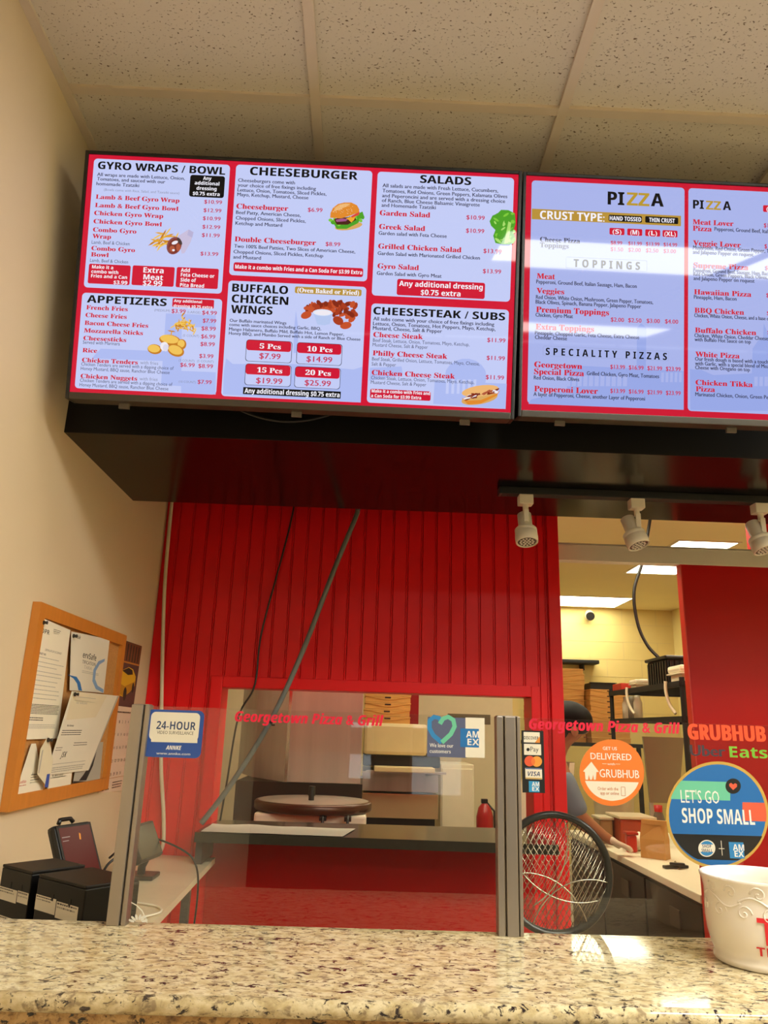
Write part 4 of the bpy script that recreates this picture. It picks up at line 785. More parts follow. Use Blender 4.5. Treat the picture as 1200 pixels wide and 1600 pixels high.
('T', 'Chicken Steak, Lettuce, Onion, Tomatoes, Mayo, Ketchup,', 703.2, 63.4, 242.1, 8.3, 'N'),
('T', 'Mustard Cheese, Salt & Pepper', 703.1, 52.4, 129.9, 8.2, 'N'),
('T', 'Cheese Steak', 703.4, 164.9, 117.3, 12.2, 'I'),
('T', '$11.99', 971.8, 166.0, 43.5, 10.1, 'P'),
('T', 'Philly Cheese Steak', 703.9, 120.5, 176.2, 12.1, 'I'),
('T', '$11.99', 972.0, 123.0, 43.5, 10.0, 'P'),
('T', 'Chicken Cheese Steak', 704.1, 73.8, 195.8, 12.1, 'I'),
('T', '$11.99', 971.6, 76.7, 43.4, 10.0, 'P'),
('B','red',702.6,18.3,844.6,40.7,4,0),
('T', 'Make it a combo with Fries and', 706.1, 32.2, 136.9, 7.5, 'W'),
('T', 'a Can Soda for $3.99 Extra', 705.3, 20.8, 117.2, 7.5, 'W'),
('P','bun2',[(1001.4,39.3),(999.8,34.1),(993.3,28.4),(982.7,22.8),(969.2,18.1),(954.6,14.7),(940.4,13.2),(928.6,13.6),(920.4,15.9),(916.9,19.9),(918.4,25.1),(924.9,30.8),(935.5,36.4),(949.0,41.1),(963.6,44.5),(977.8,46.0),(989.7,45.6),(997.9,43.3)]),
('P','bunl',[(1003.4,56.2),(1001.6,51.3),(994.7,46.0),(983.7,40.9),(969.9,36.7),(954.8,33.8),(940.5,32.6),(928.5,33.3),(920.3,35.7),(916.9,39.6),(918.7,44.4),(925.5,49.7),(936.5,54.8),(950.4,59.1),(965.4,61.9),(979.8,63.1),(991.8,62.5),(1000.0,60.1)]),
('P','bun',[(916.9,29.3),(932.7,13.6),(962.9,17.8),(999.4,38.4),(1007.3,52.5),(999.2,43.5),(962.6,26.3),(932.3,23.2)]),
('P','meat',[(961.7,38.8),(958.7,37.7),(952.4,38.4),(947.6,40.4),(948.0,42.1),(953.1,42.3),(959.2,40.8)]),
('P','meat2',[(976.1,46.7),(974.4,43.9),(969.1,40.4),(964.2,38.8),(963.3,40.3),(967.2,43.8),(972.9,46.7)]),
('P','wh',[(944.5,36.5),(941.8,34.6),(935.6,33.5),(930.5,34.1),(930.3,35.9),(935.2,37.5),(941.5,37.8)]),
('P','wg3',[(953.5,36.0),(950.5,34.7),(944.2,35.1),(939.3,36.7),(939.5,38.5),(944.7,39.1),(950.9,37.9)]),
('P','meat',[(938.0,29.7),(936.0,27.0),(930.4,24.1),(925.3,23.1),(924.6,24.7),(928.9,27.8),(934.8,30.0)]),
('P','meat2',[(996.3,44.4),(993.6,42.5),(987.3,41.6),(982.2,42.2),(982.1,44.0),(987.1,45.6),(993.4,45.7)]),
('P','wh',[(934.8,31.3),(932.7,28.8),(927.0,26.1),(921.9,25.3),(921.3,26.9),(925.6,29.8),(931.6,31.8)]),
('P','wg3',[(955.4,36.3),(952.8,34.4),(946.6,33.3),(941.5,33.8),(941.3,35.6),(946.2,37.3),(952.5,37.6)]),
('P','meat',[(960.2,42.8),(958.9,39.8),(954.1,35.6),(949.5,33.4),(948.4,34.8),(951.8,38.8),(957.0,42.4)]),
('P','meat2',[(943.9,29.3),(940.8,28.5),(934.6,29.9),(930.1,32.3),(930.6,34.0),(935.7,33.7),(941.7,31.6)]),
('P','wh',[(938.7,30.9),(936.2,28.8),(930.1,27.2),(925.0,27.4),(924.7,29.1),(929.4,31.2),(935.7,32.0)]),
('P','wg3',[(988.6,51.1),(987.1,48.2),(982.1,44.2),(977.3,42.3),(976.3,43.7),(979.9,47.5),(985.4,50.8)]),
('P','meat',[(953.7,31.0),(950.7,29.7),(944.4,30.1),(939.6,31.8),(939.8,33.6),(944.9,34.1),(951.1,32.9)]),
('P','meat2',[(994.2,52.0),(992.4,49.3),(986.9,46.1),(981.8,44.8),(981.1,46.4),(985.2,49.7),(991.0,52.2)]),
('P','wh',[(952.6,37.9),(951.2,34.9),(946.3,30.8),(941.6,28.7),(940.6,30.1),(944.0,34.0),(949.4,37.5)]),
('P','wg3',[(989.4,44.2),(987.1,41.9),(981.1,39.8),(975.9,39.5),(975.5,41.2),(980.1,43.7),(986.3,45.0)]),
('P','meat',[(944.5,36.7),(942.1,34.5),(936.1,32.6),(930.9,32.6),(930.5,34.3),(935.2,36.6),(941.4,37.6)]),
('P','meat2',[(988.8,48.7),(986.2,46.7),(980.0,45.5),(974.8,45.9),(974.6,47.7),(979.5,49.5),(985.8,49.9)]),
('P','wh',[(1002.5,45.1),(999.5,44.0),(993.2,44.6),(988.5,46.6),(988.8,48.4),(993.9,48.6),(1000.1,47.2)]),
('P','wg3',[(1004.9,56.5),(1003.7,53.5),(998.9,49.2),(994.2,46.9),(993.2,48.3),(996.5,52.4),(1001.7,56.0)]),
('P','meat',[(999.8,54.8),(998.9,51.7),(994.7,46.9),(990.3,44.0),(989.1,45.3),(991.9,49.7),(996.7,54.0)]),
('P','meat2',[(978.5,47.4),(977.3,44.4),(972.6,40.0),(968.0,37.6),(966.9,39.0),(970.1,43.1),(975.3,46.8)]),
('P','wh',[(1002.8,46.8),(999.7,46.0),(993.6,47.5),(989.1,50.0),(989.6,51.8),(994.7,51.4),(1000.6,49.1)]),
('P','wg3',[(952.9,37.8),(949.8,36.8),(943.6,37.6),(938.9,39.6),(939.2,41.4),(944.4,41.5),(950.4,39.9)]),
('P','meat',[(954.1,33.7),(952.0,31.2),(946.1,28.8),(941.0,28.2),(940.4,29.9),(944.9,32.6),(951.0,34.3)]),
('P','meat2',[(984.2,51.9),(982.8,48.9),(977.8,45.0),(973.0,43.0),(972.0,44.5),(975.6,48.3),(981.0,51.6)]),
]
SCREEN_2 = ((1.1414, 1.6581, 2.0917), (0.99996, 0.00847, 0.00128), (0.00041, -0.19762, 0.98028))
MENU_2 = [
('B','pan2',14.1,16.9,391.2,570.2,9,0),
('B','pan2',401.0,14.9,1016.0,570.1,9,0),
('P','wm2',[(286.5,224.8),(299.4,214.3),(298.6,74.8),(276.2,73.9),(276.8,213.3)]),
('P','wm2',[(104.9,113.9),(390.9,111.7),(391.2,16.9),(16.9,15.7),(23.9,26.8),(109.5,52.2)]),
('P','pan2',[(107.2,88.5),(116.9,88.9),(116.6,62.7),(106.5,62.2)]),
('P','pan2',[(120.8,89.1),(130.6,89.5),(130.2,63.3),(120.2,62.8)]),
('P','pan2',[(134.5,89.6),(144.2,90.1),(143.9,63.8),(133.8,63.4)]),
('P','pan2',[(148.2,90.2),(157.9,90.7),(157.6,64.4),(147.5,64.0)]),
('P','pan2',[(161.9,90.8),(171.6,91.2),(171.3,65.0),(161.2,64.6)]),
('P','pan2',[(175.6,91.4),(185.3,91.8),(185.0,65.6),(174.9,65.2)]),
('P','pan2',[(189.3,92.0),(199.1,92.4),(198.6,66.2),(188.6,65.8)]),
('P','pan2',[(203.0,92.6),(212.8,93.0),(212.3,66.8),(202.3,66.3)]),
('P','pan2',[(216.7,93.2),(226.5,93.6),(226.1,67.4),(216.0,66.9)]),
('P','pan2',[(230.5,93.8),(240.2,94.2),(239.8,67.9),(229.7,67.5)]),
('P','pan2',[(244.2,94.4),(254.0,94.8),(253.5,68.5),(243.4,68.1)]),
('P','pan2',[(336.4,105.7),(343.0,106.0),(342.4,82.2),(335.9,81.9)]),
('P','pan2',[(347.3,106.1),(353.9,106.4),(353.3,82.6),(346.7,82.4)]),
('P','pan2',[(358.2,106.6),(364.7,106.9),(364.1,83.1),(357.6,82.8)]),
('P','pan2',[(369.1,107.1),(375.6,107.4),(375.0,83.6),(368.5,83.3)]),
('P','pan2',[(380.0,107.6),(386.5,107.8),(385.9,84.0),(379.4,83.8)]),
('P','wm2',[(586.7,238.9),(589.8,230.5),(605.3,197.4),(606.4,23.3),(407.2,17.0),(405.9,117.1),(434.0,116.2),(463.1,104.9),(556.8,113.1),(559.2,174.2),(571.8,193.8),(584.4,200.7)]),
('P','pan2',[(563.1,105.0),(571.4,105.4),(570.9,82.3),(562.6,81.9)]),
('P','pan2',[(575.6,105.5),(583.9,105.9),(583.4,82.8),(575.1,82.5)]),
('P','pan2',[(588.1,106.1),(596.5,106.4),(595.9,83.4),(587.6,83.0)]),
('P','pan2',[(600.6,106.6),(609.0,107.0),(608.4,83.9),(600.1,83.6)]),
('T', 'PI', 201.3, 518.2, 41.2, 33.0, 'H'),
('T', 'ZZ', 248.4, 518.6, 56.0, 33.0, 'Hg'),
('T', 'A', 308.1, 519.3, 31.8, 33.0, 'H'),
('B','gold',15.6,471.9,382.6,498.3,0.5,0),
('T', 'CRUST TYPE:', 35.8, 474.1, 158.6, 20.3, 'W'),
('B','blk',204.5,476.2,286.3,492.6,3,0),
('B','blk',294.3,476.9,375.9,493.3,3,0),
('T', 'HAND TOSSED', 206.9, 478.8, 77.6, 10.6, 'W'),
('T', 'THIN CRUST', 304.0, 479.4, 63.4, 10.6, 'W'),
('B','red',206.7,442.5,243.6,459.5,3,0),
('T', '(S)', 214.2, 445.2, 22.0, 11.3, 'W'),
('B','red',250.4,442.7,287.3,459.8,3,0),
('T', '(M)', 257.9, 445.4, 22.0, 11.3, 'W'),
('B','red',294.6,443.0,331.5,460.0,3,0),
('T', '(L)', 302.0, 445.7, 22.1, 11.3, 'W'),
('B','red',337.3,443.2,374.2,460.2,3,0),
('T', '(XL)', 341.8, 445.8, 28.0, 11.3, 'W'),
('T', 'Cheese Pizza', 36.9, 416.3, 97.9, 12.0, 'K'),
('T', 'Toppings', 37.1, 402.4, 70.4, 12.0, 'K'),
('T', '$8.99', 209.8, 417.2, 28.6, 9.8, 'P'),
('T', '$1.50', 210.0, 401.4, 31.1, 9.7, 'P'),
('T', '$11.99', 253.0, 417.7, 33.8, 9.8, 'P'),
('T', '$2.00', 253.2, 402.0, 31.2, 9.8, 'P'),
('T', '$13.99', 296.3, 418.3, 33.8, 9.8, 'P'),
('T', '$2.50', 296.5, 402.6, 31.2, 9.8, 'P'),
('T', '$14.99', 339.7, 418.9, 33.9, 9.8, 'P'),
('T', '$3.00', 339.8, 403.1, 31.3, 9.8, 'P'),
('B','oln',101.3,353.7,300.1,381.6,4,1),
('T', 'TOPPINGS', 120.3, 357.1, 162.2, 19.4, 'M_'),
('T', 'Meat', 30.7, 323.8, 44.7, 13.4, 'I'),
('T', 'Veggies', 30.6, 287.5, 67.9, 13.3, 'I'),
('T', 'Pepperoni, Ground Beef, Italian Sausage, Ham, Bacon', 29.8, 311.5, 245.1, 9.6, 'D'),
('T', 'Red Onion, White Onion, Mushroom, Green Pepper, Tomatoes,', 29.8, 273.4, 285.5, 9.6, 'D'),
('T', 'Black Olives, Spinach, Banana Pepper, Jalapeno Pepper', 29.3, 261.5, 256.9, 9.6, 'D'),
('T', 'Premium Toppings', 30.5, 240.5, 177.7, 14.0, 'I'),
('T', 'Extra Toppings', 30.2, 198.1, 142.2, 14.0, 'I'),
('T', 'Georgetown', 28.8, 105.5, 116.0, 13.8, 'I'),
('T', 'Special Pizza', 28.8, 88.4, 120.6, 13.8, 'I'),
('T', 'Pepperoni Lover', 29.6, 46.6, 153.8, 13.8, 'I'),
('T', 'Chicken, Gyro Meat', 29.6, 229.4, 90.9, 9.6, 'D'),
('T', 'Pineapple, Chopped Garlic, Feta Cheese, Extra Cheese', 29.0, 185.2, 253.1, 9.5, 'D'),
('T', 'Cheddar Cheese', 29.2, 174.2, 77.6, 9.5, 'D'),
('T', 'Grilled Chicken, Gyro Meat, Tomatoes', 155.8, 91.3, 175.3, 9.5, 'D'),
('T', 'Red Onion, Black Olives', 28.6, 75.6, 109.3, 9.4, 'D'),
('T', 'A layer of Pepperoni, Cheese, another Layer of Pepperoni', 28.4, 35.3, 268.8, 9.4, 'D'),
('T', '$2.00', 212.0, 225.5, 32.7, 10.3, 'P'),
('T', '$2.50', 254.5, 225.9, 32.8, 10.3, 'P'),
('T', '$3.00', 299.3, 226.5, 32.8, 10.3, 'P'),
('T', '$4.00', 344.1, 227.0, 32.8, 10.4, 'P'),
('T', '$13.99', 212.2, 109.4, 36.2, 10.2, 'P'),
('T', '$16.99', 257.1, 109.7, 36.2, 10.2, 'P'),
('T', '$21.99', 302.0, 110.0, 36.3, 10.2, 'P'),
('T', '$23.99', 346.9, 110.3, 36.3, 10.3, 'P'),
('T', '$13.99', 212.9, 50.8, 36.1, 10.2, 'P'),
('T', '$16.99', 257.6, 51.1, 36.1, 10.2, 'P'),
('T', '$21.99', 302.4, 51.3, 36.2, 10.2, 'P'),
('T', '$23.99', 347.3, 51.6, 36.2, 10.2, 'P'),
('B','oln',49.4,134.3,354.4,158.3,4,1),
('T', 'SPECIALITY PIZZAS', 55.9, 136.6, 293.8, 17.2, 'M_'),
('T', 'PI', 412.1, 518.1, 26.9, 22.1, 'H'),
('T', 'ZZ', 443.9, 517.5, 37.7, 22.2, 'Hg'),
('T', 'A', 486.2, 518.3, 20.4, 22.2, 'H'),
('B','red',586.1,518.3,622.1,535.4,3,0),
('T', '(S)', 594.5, 521.3, 21.3, 11.3, 'W'),
('B','red',629.7,518.5,665.8,535.7,3,0),
('T', '(M)', 638.1, 521.5, 21.3, 11.3, 'W'),
('B','red',673.4,518.7,709.5,535.9,3,0),
('T', '(L)', 681.8, 521.7, 21.3, 11.3, 'W'),
('B','red',717.1,518.9,753.2,536.1,3,0),
('T', '(XL)', 725.5, 521.9, 21.3, 11.3, 'W'),
('T', 'Meat Lover', 411.2, 478.0, 101.5, 13.0, 'I'),
('T', 'Pizza', 411.2, 461.8, 47.5, 13.0, 'I'),
('T', 'Veggie Lover', 412.0, 424.9, 118.6, 12.9, 'I'),
('T', 'Supreme Pizza', 413.6, 369.2, 135.8, 12.9, 'I'),
('T', 'Hawaiian Pizza', 414.8, 302.2, 141.3, 12.8, 'I'),
('T', 'Pepperoni, Ground Beef, Italian Sausage, Ham, Bacon', 465.1, 464.4, 246.0, 9.5, 'D'),
('T', 'Mushroom, Red Onion, Green Pepper, Tomatoes, Black Olives', 412.4, 415.1, 289.6, 9.5, 'D'),
('T', 'and Jalapeno Pepper on request', 412.4, 404.3, 149.7, 9.5, 'D'),
('T', 'Pepperoni, Ground Beef, Sausage, Ham, Bacon,', 413.6, 358.3, 196.9, 9.4, 'D'),
('T', 'Red Onion, Green Peppers, Black Olives,', 413.6, 348.7, 183.1, 9.4, 'D'),
('T', 'and Jalapeno Pepper on request', 413.7, 338.0, 150.4, 9.4, 'D'),
('T', 'Pineapple, Ham, Bacon', 414.8, 291.1, 104.9, 9.4, 'D'),
('T', '$13.99', 587.5, 479.0, 37.1, 10.4, 'P'),
('T', '$16.99', 633.1, 479.3, 37.2, 10.4, 'P'),
('T', '$21.99', 678.8, 479.6, 37.2, 10.4, 'P'),
('T', '$23.99', 724.6, 479.9, 37.3, 10.4, 'P'),
('T', '$13.99', 588.7, 426.1, 37.1, 10.4, 'P'),
('T', '$16.99', 634.2, 426.4, 37.1, 10.4, 'P'),
('T', '$21.99', 679.8, 426.7, 37.2, 10.4, 'P'),
('T', '$23.99', 725.5, 426.9, 37.2, 10.4, 'P'),
('T', '$13.99', 590.5, 372.0, 37.0, 10.3, 'P'),
('T', '$16.99', 636.0, 372.2, 37.0, 10.3, 'P'),
('T', '$21.99', 681.5, 372.4, 37.1, 10.3, 'P'),
('T', '$23.99', 727.0, 372.7, 37.1, 10.3, 'P'),
('T', '$13.99', 592.3, 303.2, 36.9, 10.2, 'P'),
('T', '$16.99', 637.6, 303.4, 36.9, 10.3, 'P'),
('T', '$21.99', 682.9, 303.5, 37.0, 10.3, 'P'),
('T', '$23.99', 728.4, 303.7, 37.0, 10.3, 'P'),
('T', 'BBQ Chicken', 416.0, 256.4, 121.9, 12.7, 'I'),
('T', 'Buffalo Chicken', 417.1, 207.3, 150.6, 12.7, 'I'),
('T', 'White Pizza', 418.3, 148.0, 108.4, 12.6, 'I'),
('T', 'Chicken Tikka', 419.1, 78.9, 139.3, 12.5, 'I'),
('T', 'Pizza', 419.5, 63.1, 47.1, 12.5, 'I'),
('T', 'Chicken, White Onion, Cheese, and a base of BBQ Sauce', 415.6, 245.5, 234.2, 9.3, 'D'),
('T', 'Chicken, White Onion, Cheddar Cheese', 416.1, 195.9, 180.4, 9.3, 'D'),
('T', 'with Buffalo Hot Sauce on top', 416.5, 186.0, 137.8, 9.3, 'D'),
('T', 'Our fresh dough is based with a touch of Olive Oil', 417.7, 138.1, 237.5, 9.2, 'D'),
('T', 'with Garlic, with a special blend of Mozzarella', 417.9, 127.2, 210.0, 9.2, 'D'),
('T', 'Cheese with Oregano on top', 418.0, 117.2, 133.7, 9.2, 'D'),
('T', 'Marinated Chicken, Onion, Green Peppers', 418.5, 51.4, 204.7, 9.2, 'D'),
('T', '$13.99', 593.7, 258.3, 36.8, 10.2, 'P'),
('T', '$16.99', 638.9, 258.5, 36.8, 10.2, 'P'),
('T', '$21.99', 684.2, 258.6, 36.9, 10.2, 'P'),
('T', '$23.99', 729.5, 258.8, 36.9, 10.2, 'P'),
('T', '$13.99', 594.9, 210.7, 36.7, 10.2, 'P'),
('T', '$16.99', 640.1, 210.8, 36.8, 10.2, 'P'),
('T', '$21.99', 685.2, 210.9, 36.8, 10.2, 'P'),
('T', '$23.99', 730.5, 211.0, 36.9, 10.2, 'P'),
('T', '$13.99', 595.7, 152.6, 36.6, 10.1, 'P'),
('T', '$16.99', 640.7, 152.7, 36.7, 10.1, 'P'),
('T', '$21.99', 685.7, 152.8, 36.7, 10.1, 'P'),
('T', '$23.99', 730.9, 152.9, 36.8, 10.1, 'P'),
('T', '$13.99', 596.3, 83.4, 36.5, 10.1, 'P'),
('T', '$16.99', 641.2, 83.4, 36.6, 10.1, 'P'),
('T', '$21.99', 686.1, 83.5, 36.6, 10.1, 'P'),
('T', '$23.99', 731.1, 83.5, 36.7, 10.1, 'P'),
]
SCREEN_W, SCREEN_H = 1.0333, 0.5813
# ------------------------------------------------------------------ marks on the glass panels (millimetres)
GLASS_1 = [
('lettering', 'red italic shop name lettering across the top of the glass', [
('T', 'Georgetown Pizza & Grill', 194.54, 285.89, 229.76, 15.29, 'r')]),
('sticker', 'blue and white square surveillance sticker', [
('B','sblue',59.9,229.86,147.69,299.91,9,0),
('B','cream',66.24,254.91,141.34,296.27,7,0),
('P','cream',[(68.2,279.15),(138.95,279.42),(140.64,252.07),(70.35,251.83)]),
('T', '24-HOUR', 76.01, 270.85, 59.83, 11.83, 'n'),
('T', 'VIDEO SURVEILLANCE', 77.78, 263.81, 55.81, 4.71, 'g'),
('T', 'ANNKE', 93.95, 241.3, 23.37, 6.06, 'wi'),
('T', 'www.annke.com', 80.18, 233.9, 51.52, 3.71, 'w')]),
('sticker', 'heart and card sticker with a cream strip', [
('B','slate',492.74,242.82,553.79,301.82,0.5,0),
('B','cream',551.76,243.64,581.45,302.68,0.5,0),
('P','hblue',[(517.93,294.48),(512.96,303.11),(508.54,297.79),(511.71,291.28)]),
('P','hblue',[(512.96,303.11),(501.79,305.36),(503.67,298.9),(508.54,297.79)]),
('P','hblue',[(501.79,305.36),(492.54,297.26),(499.09,295.02),(503.67,298.9)]),
('P','hblue',[(492.54,297.26),(492.62,283.69),(499.34,285.59),(499.09,295.02)]),
('P','hblue',[(492.62,283.69),(499.48,272.08),(504.68,276.59),(499.34,285.59)]),
('P','hblue',[(499.48,272.08),(512.88,261.69),(517.31,266.88),(504.68,276.59)]),
('P','mint',[(514.81,290.14),(519.03,297.17),(514.47,302.17),(508.86,293.52)]),
('P','mint',[(519.03,297.17),(524.32,299.45),(525.14,306.17),(514.47,302.17)]),
('P','mint',[(524.32,299.45),(529.86,296.28),(535.66,300.2),(525.14,306.17)]),
('P','mint',[(529.86,296.28),(531.37,289.19),(538.24,288.2),(535.66,300.2)]),
('P','mint',[(531.37,289.19),(526.16,279.05),(531.62,275.05),(538.24,288.2)]),
('P','mint',[(526.16,279.05),(512.71,266.64),(517.47,261.93),(531.62,275.05)]),
('T', 'We love our', 496.36, 257.1, 36.62, 5.67, 'w'),
('T', 'customers', 496.48, 248.63, 32.59, 5.65, 'w'),
('B','abl',543.79,258.45,572.62,286.1,0.3,0),
('T', 'AM', 552.78, 273.02, 19.89, 9.53, 'wb'),
('T', 'EX', 554.77, 261.69, 17.86, 9.48, 'wb')]),
('etched_mark', 'white etched leaf fan at the lower corner', [
('P','etch',[(75.22,4.16),(74.11,3.48),(71.72,3.57),(68.95,4.38),(66.87,5.6),(66.28,6.78),(67.39,7.45),(69.78,7.37),(72.55,6.56),(74.63,5.33)]),
('P','etch',[(76.55,5.52),(75.17,5.43),(73.01,6.51),(70.88,8.37),(69.61,10.29),(69.67,11.54),(71.05,11.64),(73.22,10.55),(75.34,8.69),(76.61,6.77)]),
('P','etch',[(78.8,6.34),(77.48,6.84),(76.06,8.67),(75.07,11.15),(74.91,13.32),(75.62,14.34),(76.94,13.84),(78.37,12.0),(79.35,9.52),(79.52,7.36)]),
('P','etch',[(81.46,6.4),(80.51,7.39),(80.16,9.54),(80.55,12.05),(81.53,13.96),(82.72,14.52),(83.68,13.53),(84.02,11.37),(83.63,8.86),(82.66,6.97)]),
('P','etch',[(83.9,5.71),(83.54,6.94),(84.35,8.91),(86.02,10.87),(87.91,12.06),(89.31,12.03),(89.67,10.79),(88.86,8.82),(87.18,6.86),(85.29,5.68)]),
('P','etch',[(85.54,4.41),(85.86,5.61),(87.63,6.93),(90.19,7.88),(92.55,8.08),(93.82,7.46),(93.5,6.26),(91.73,4.94),(89.17,4.0),(86.81,3.8)]),
('P','etch',[(66.92,28.98),(75.61,25.05),(76.38,26.13),(67.49,30.17)]),
('P','etch',[(75.61,25.05),(83.59,18.69),(84.7,19.48),(76.38,26.13)]),
('P','etch',[(83.59,18.69),(90.18,8.96),(91.47,9.5),(84.7,19.48)]),
('P','etch',[(90.18,8.96),(92.65,3.27),(94.01,3.67),(91.47,9.5)])]),
]
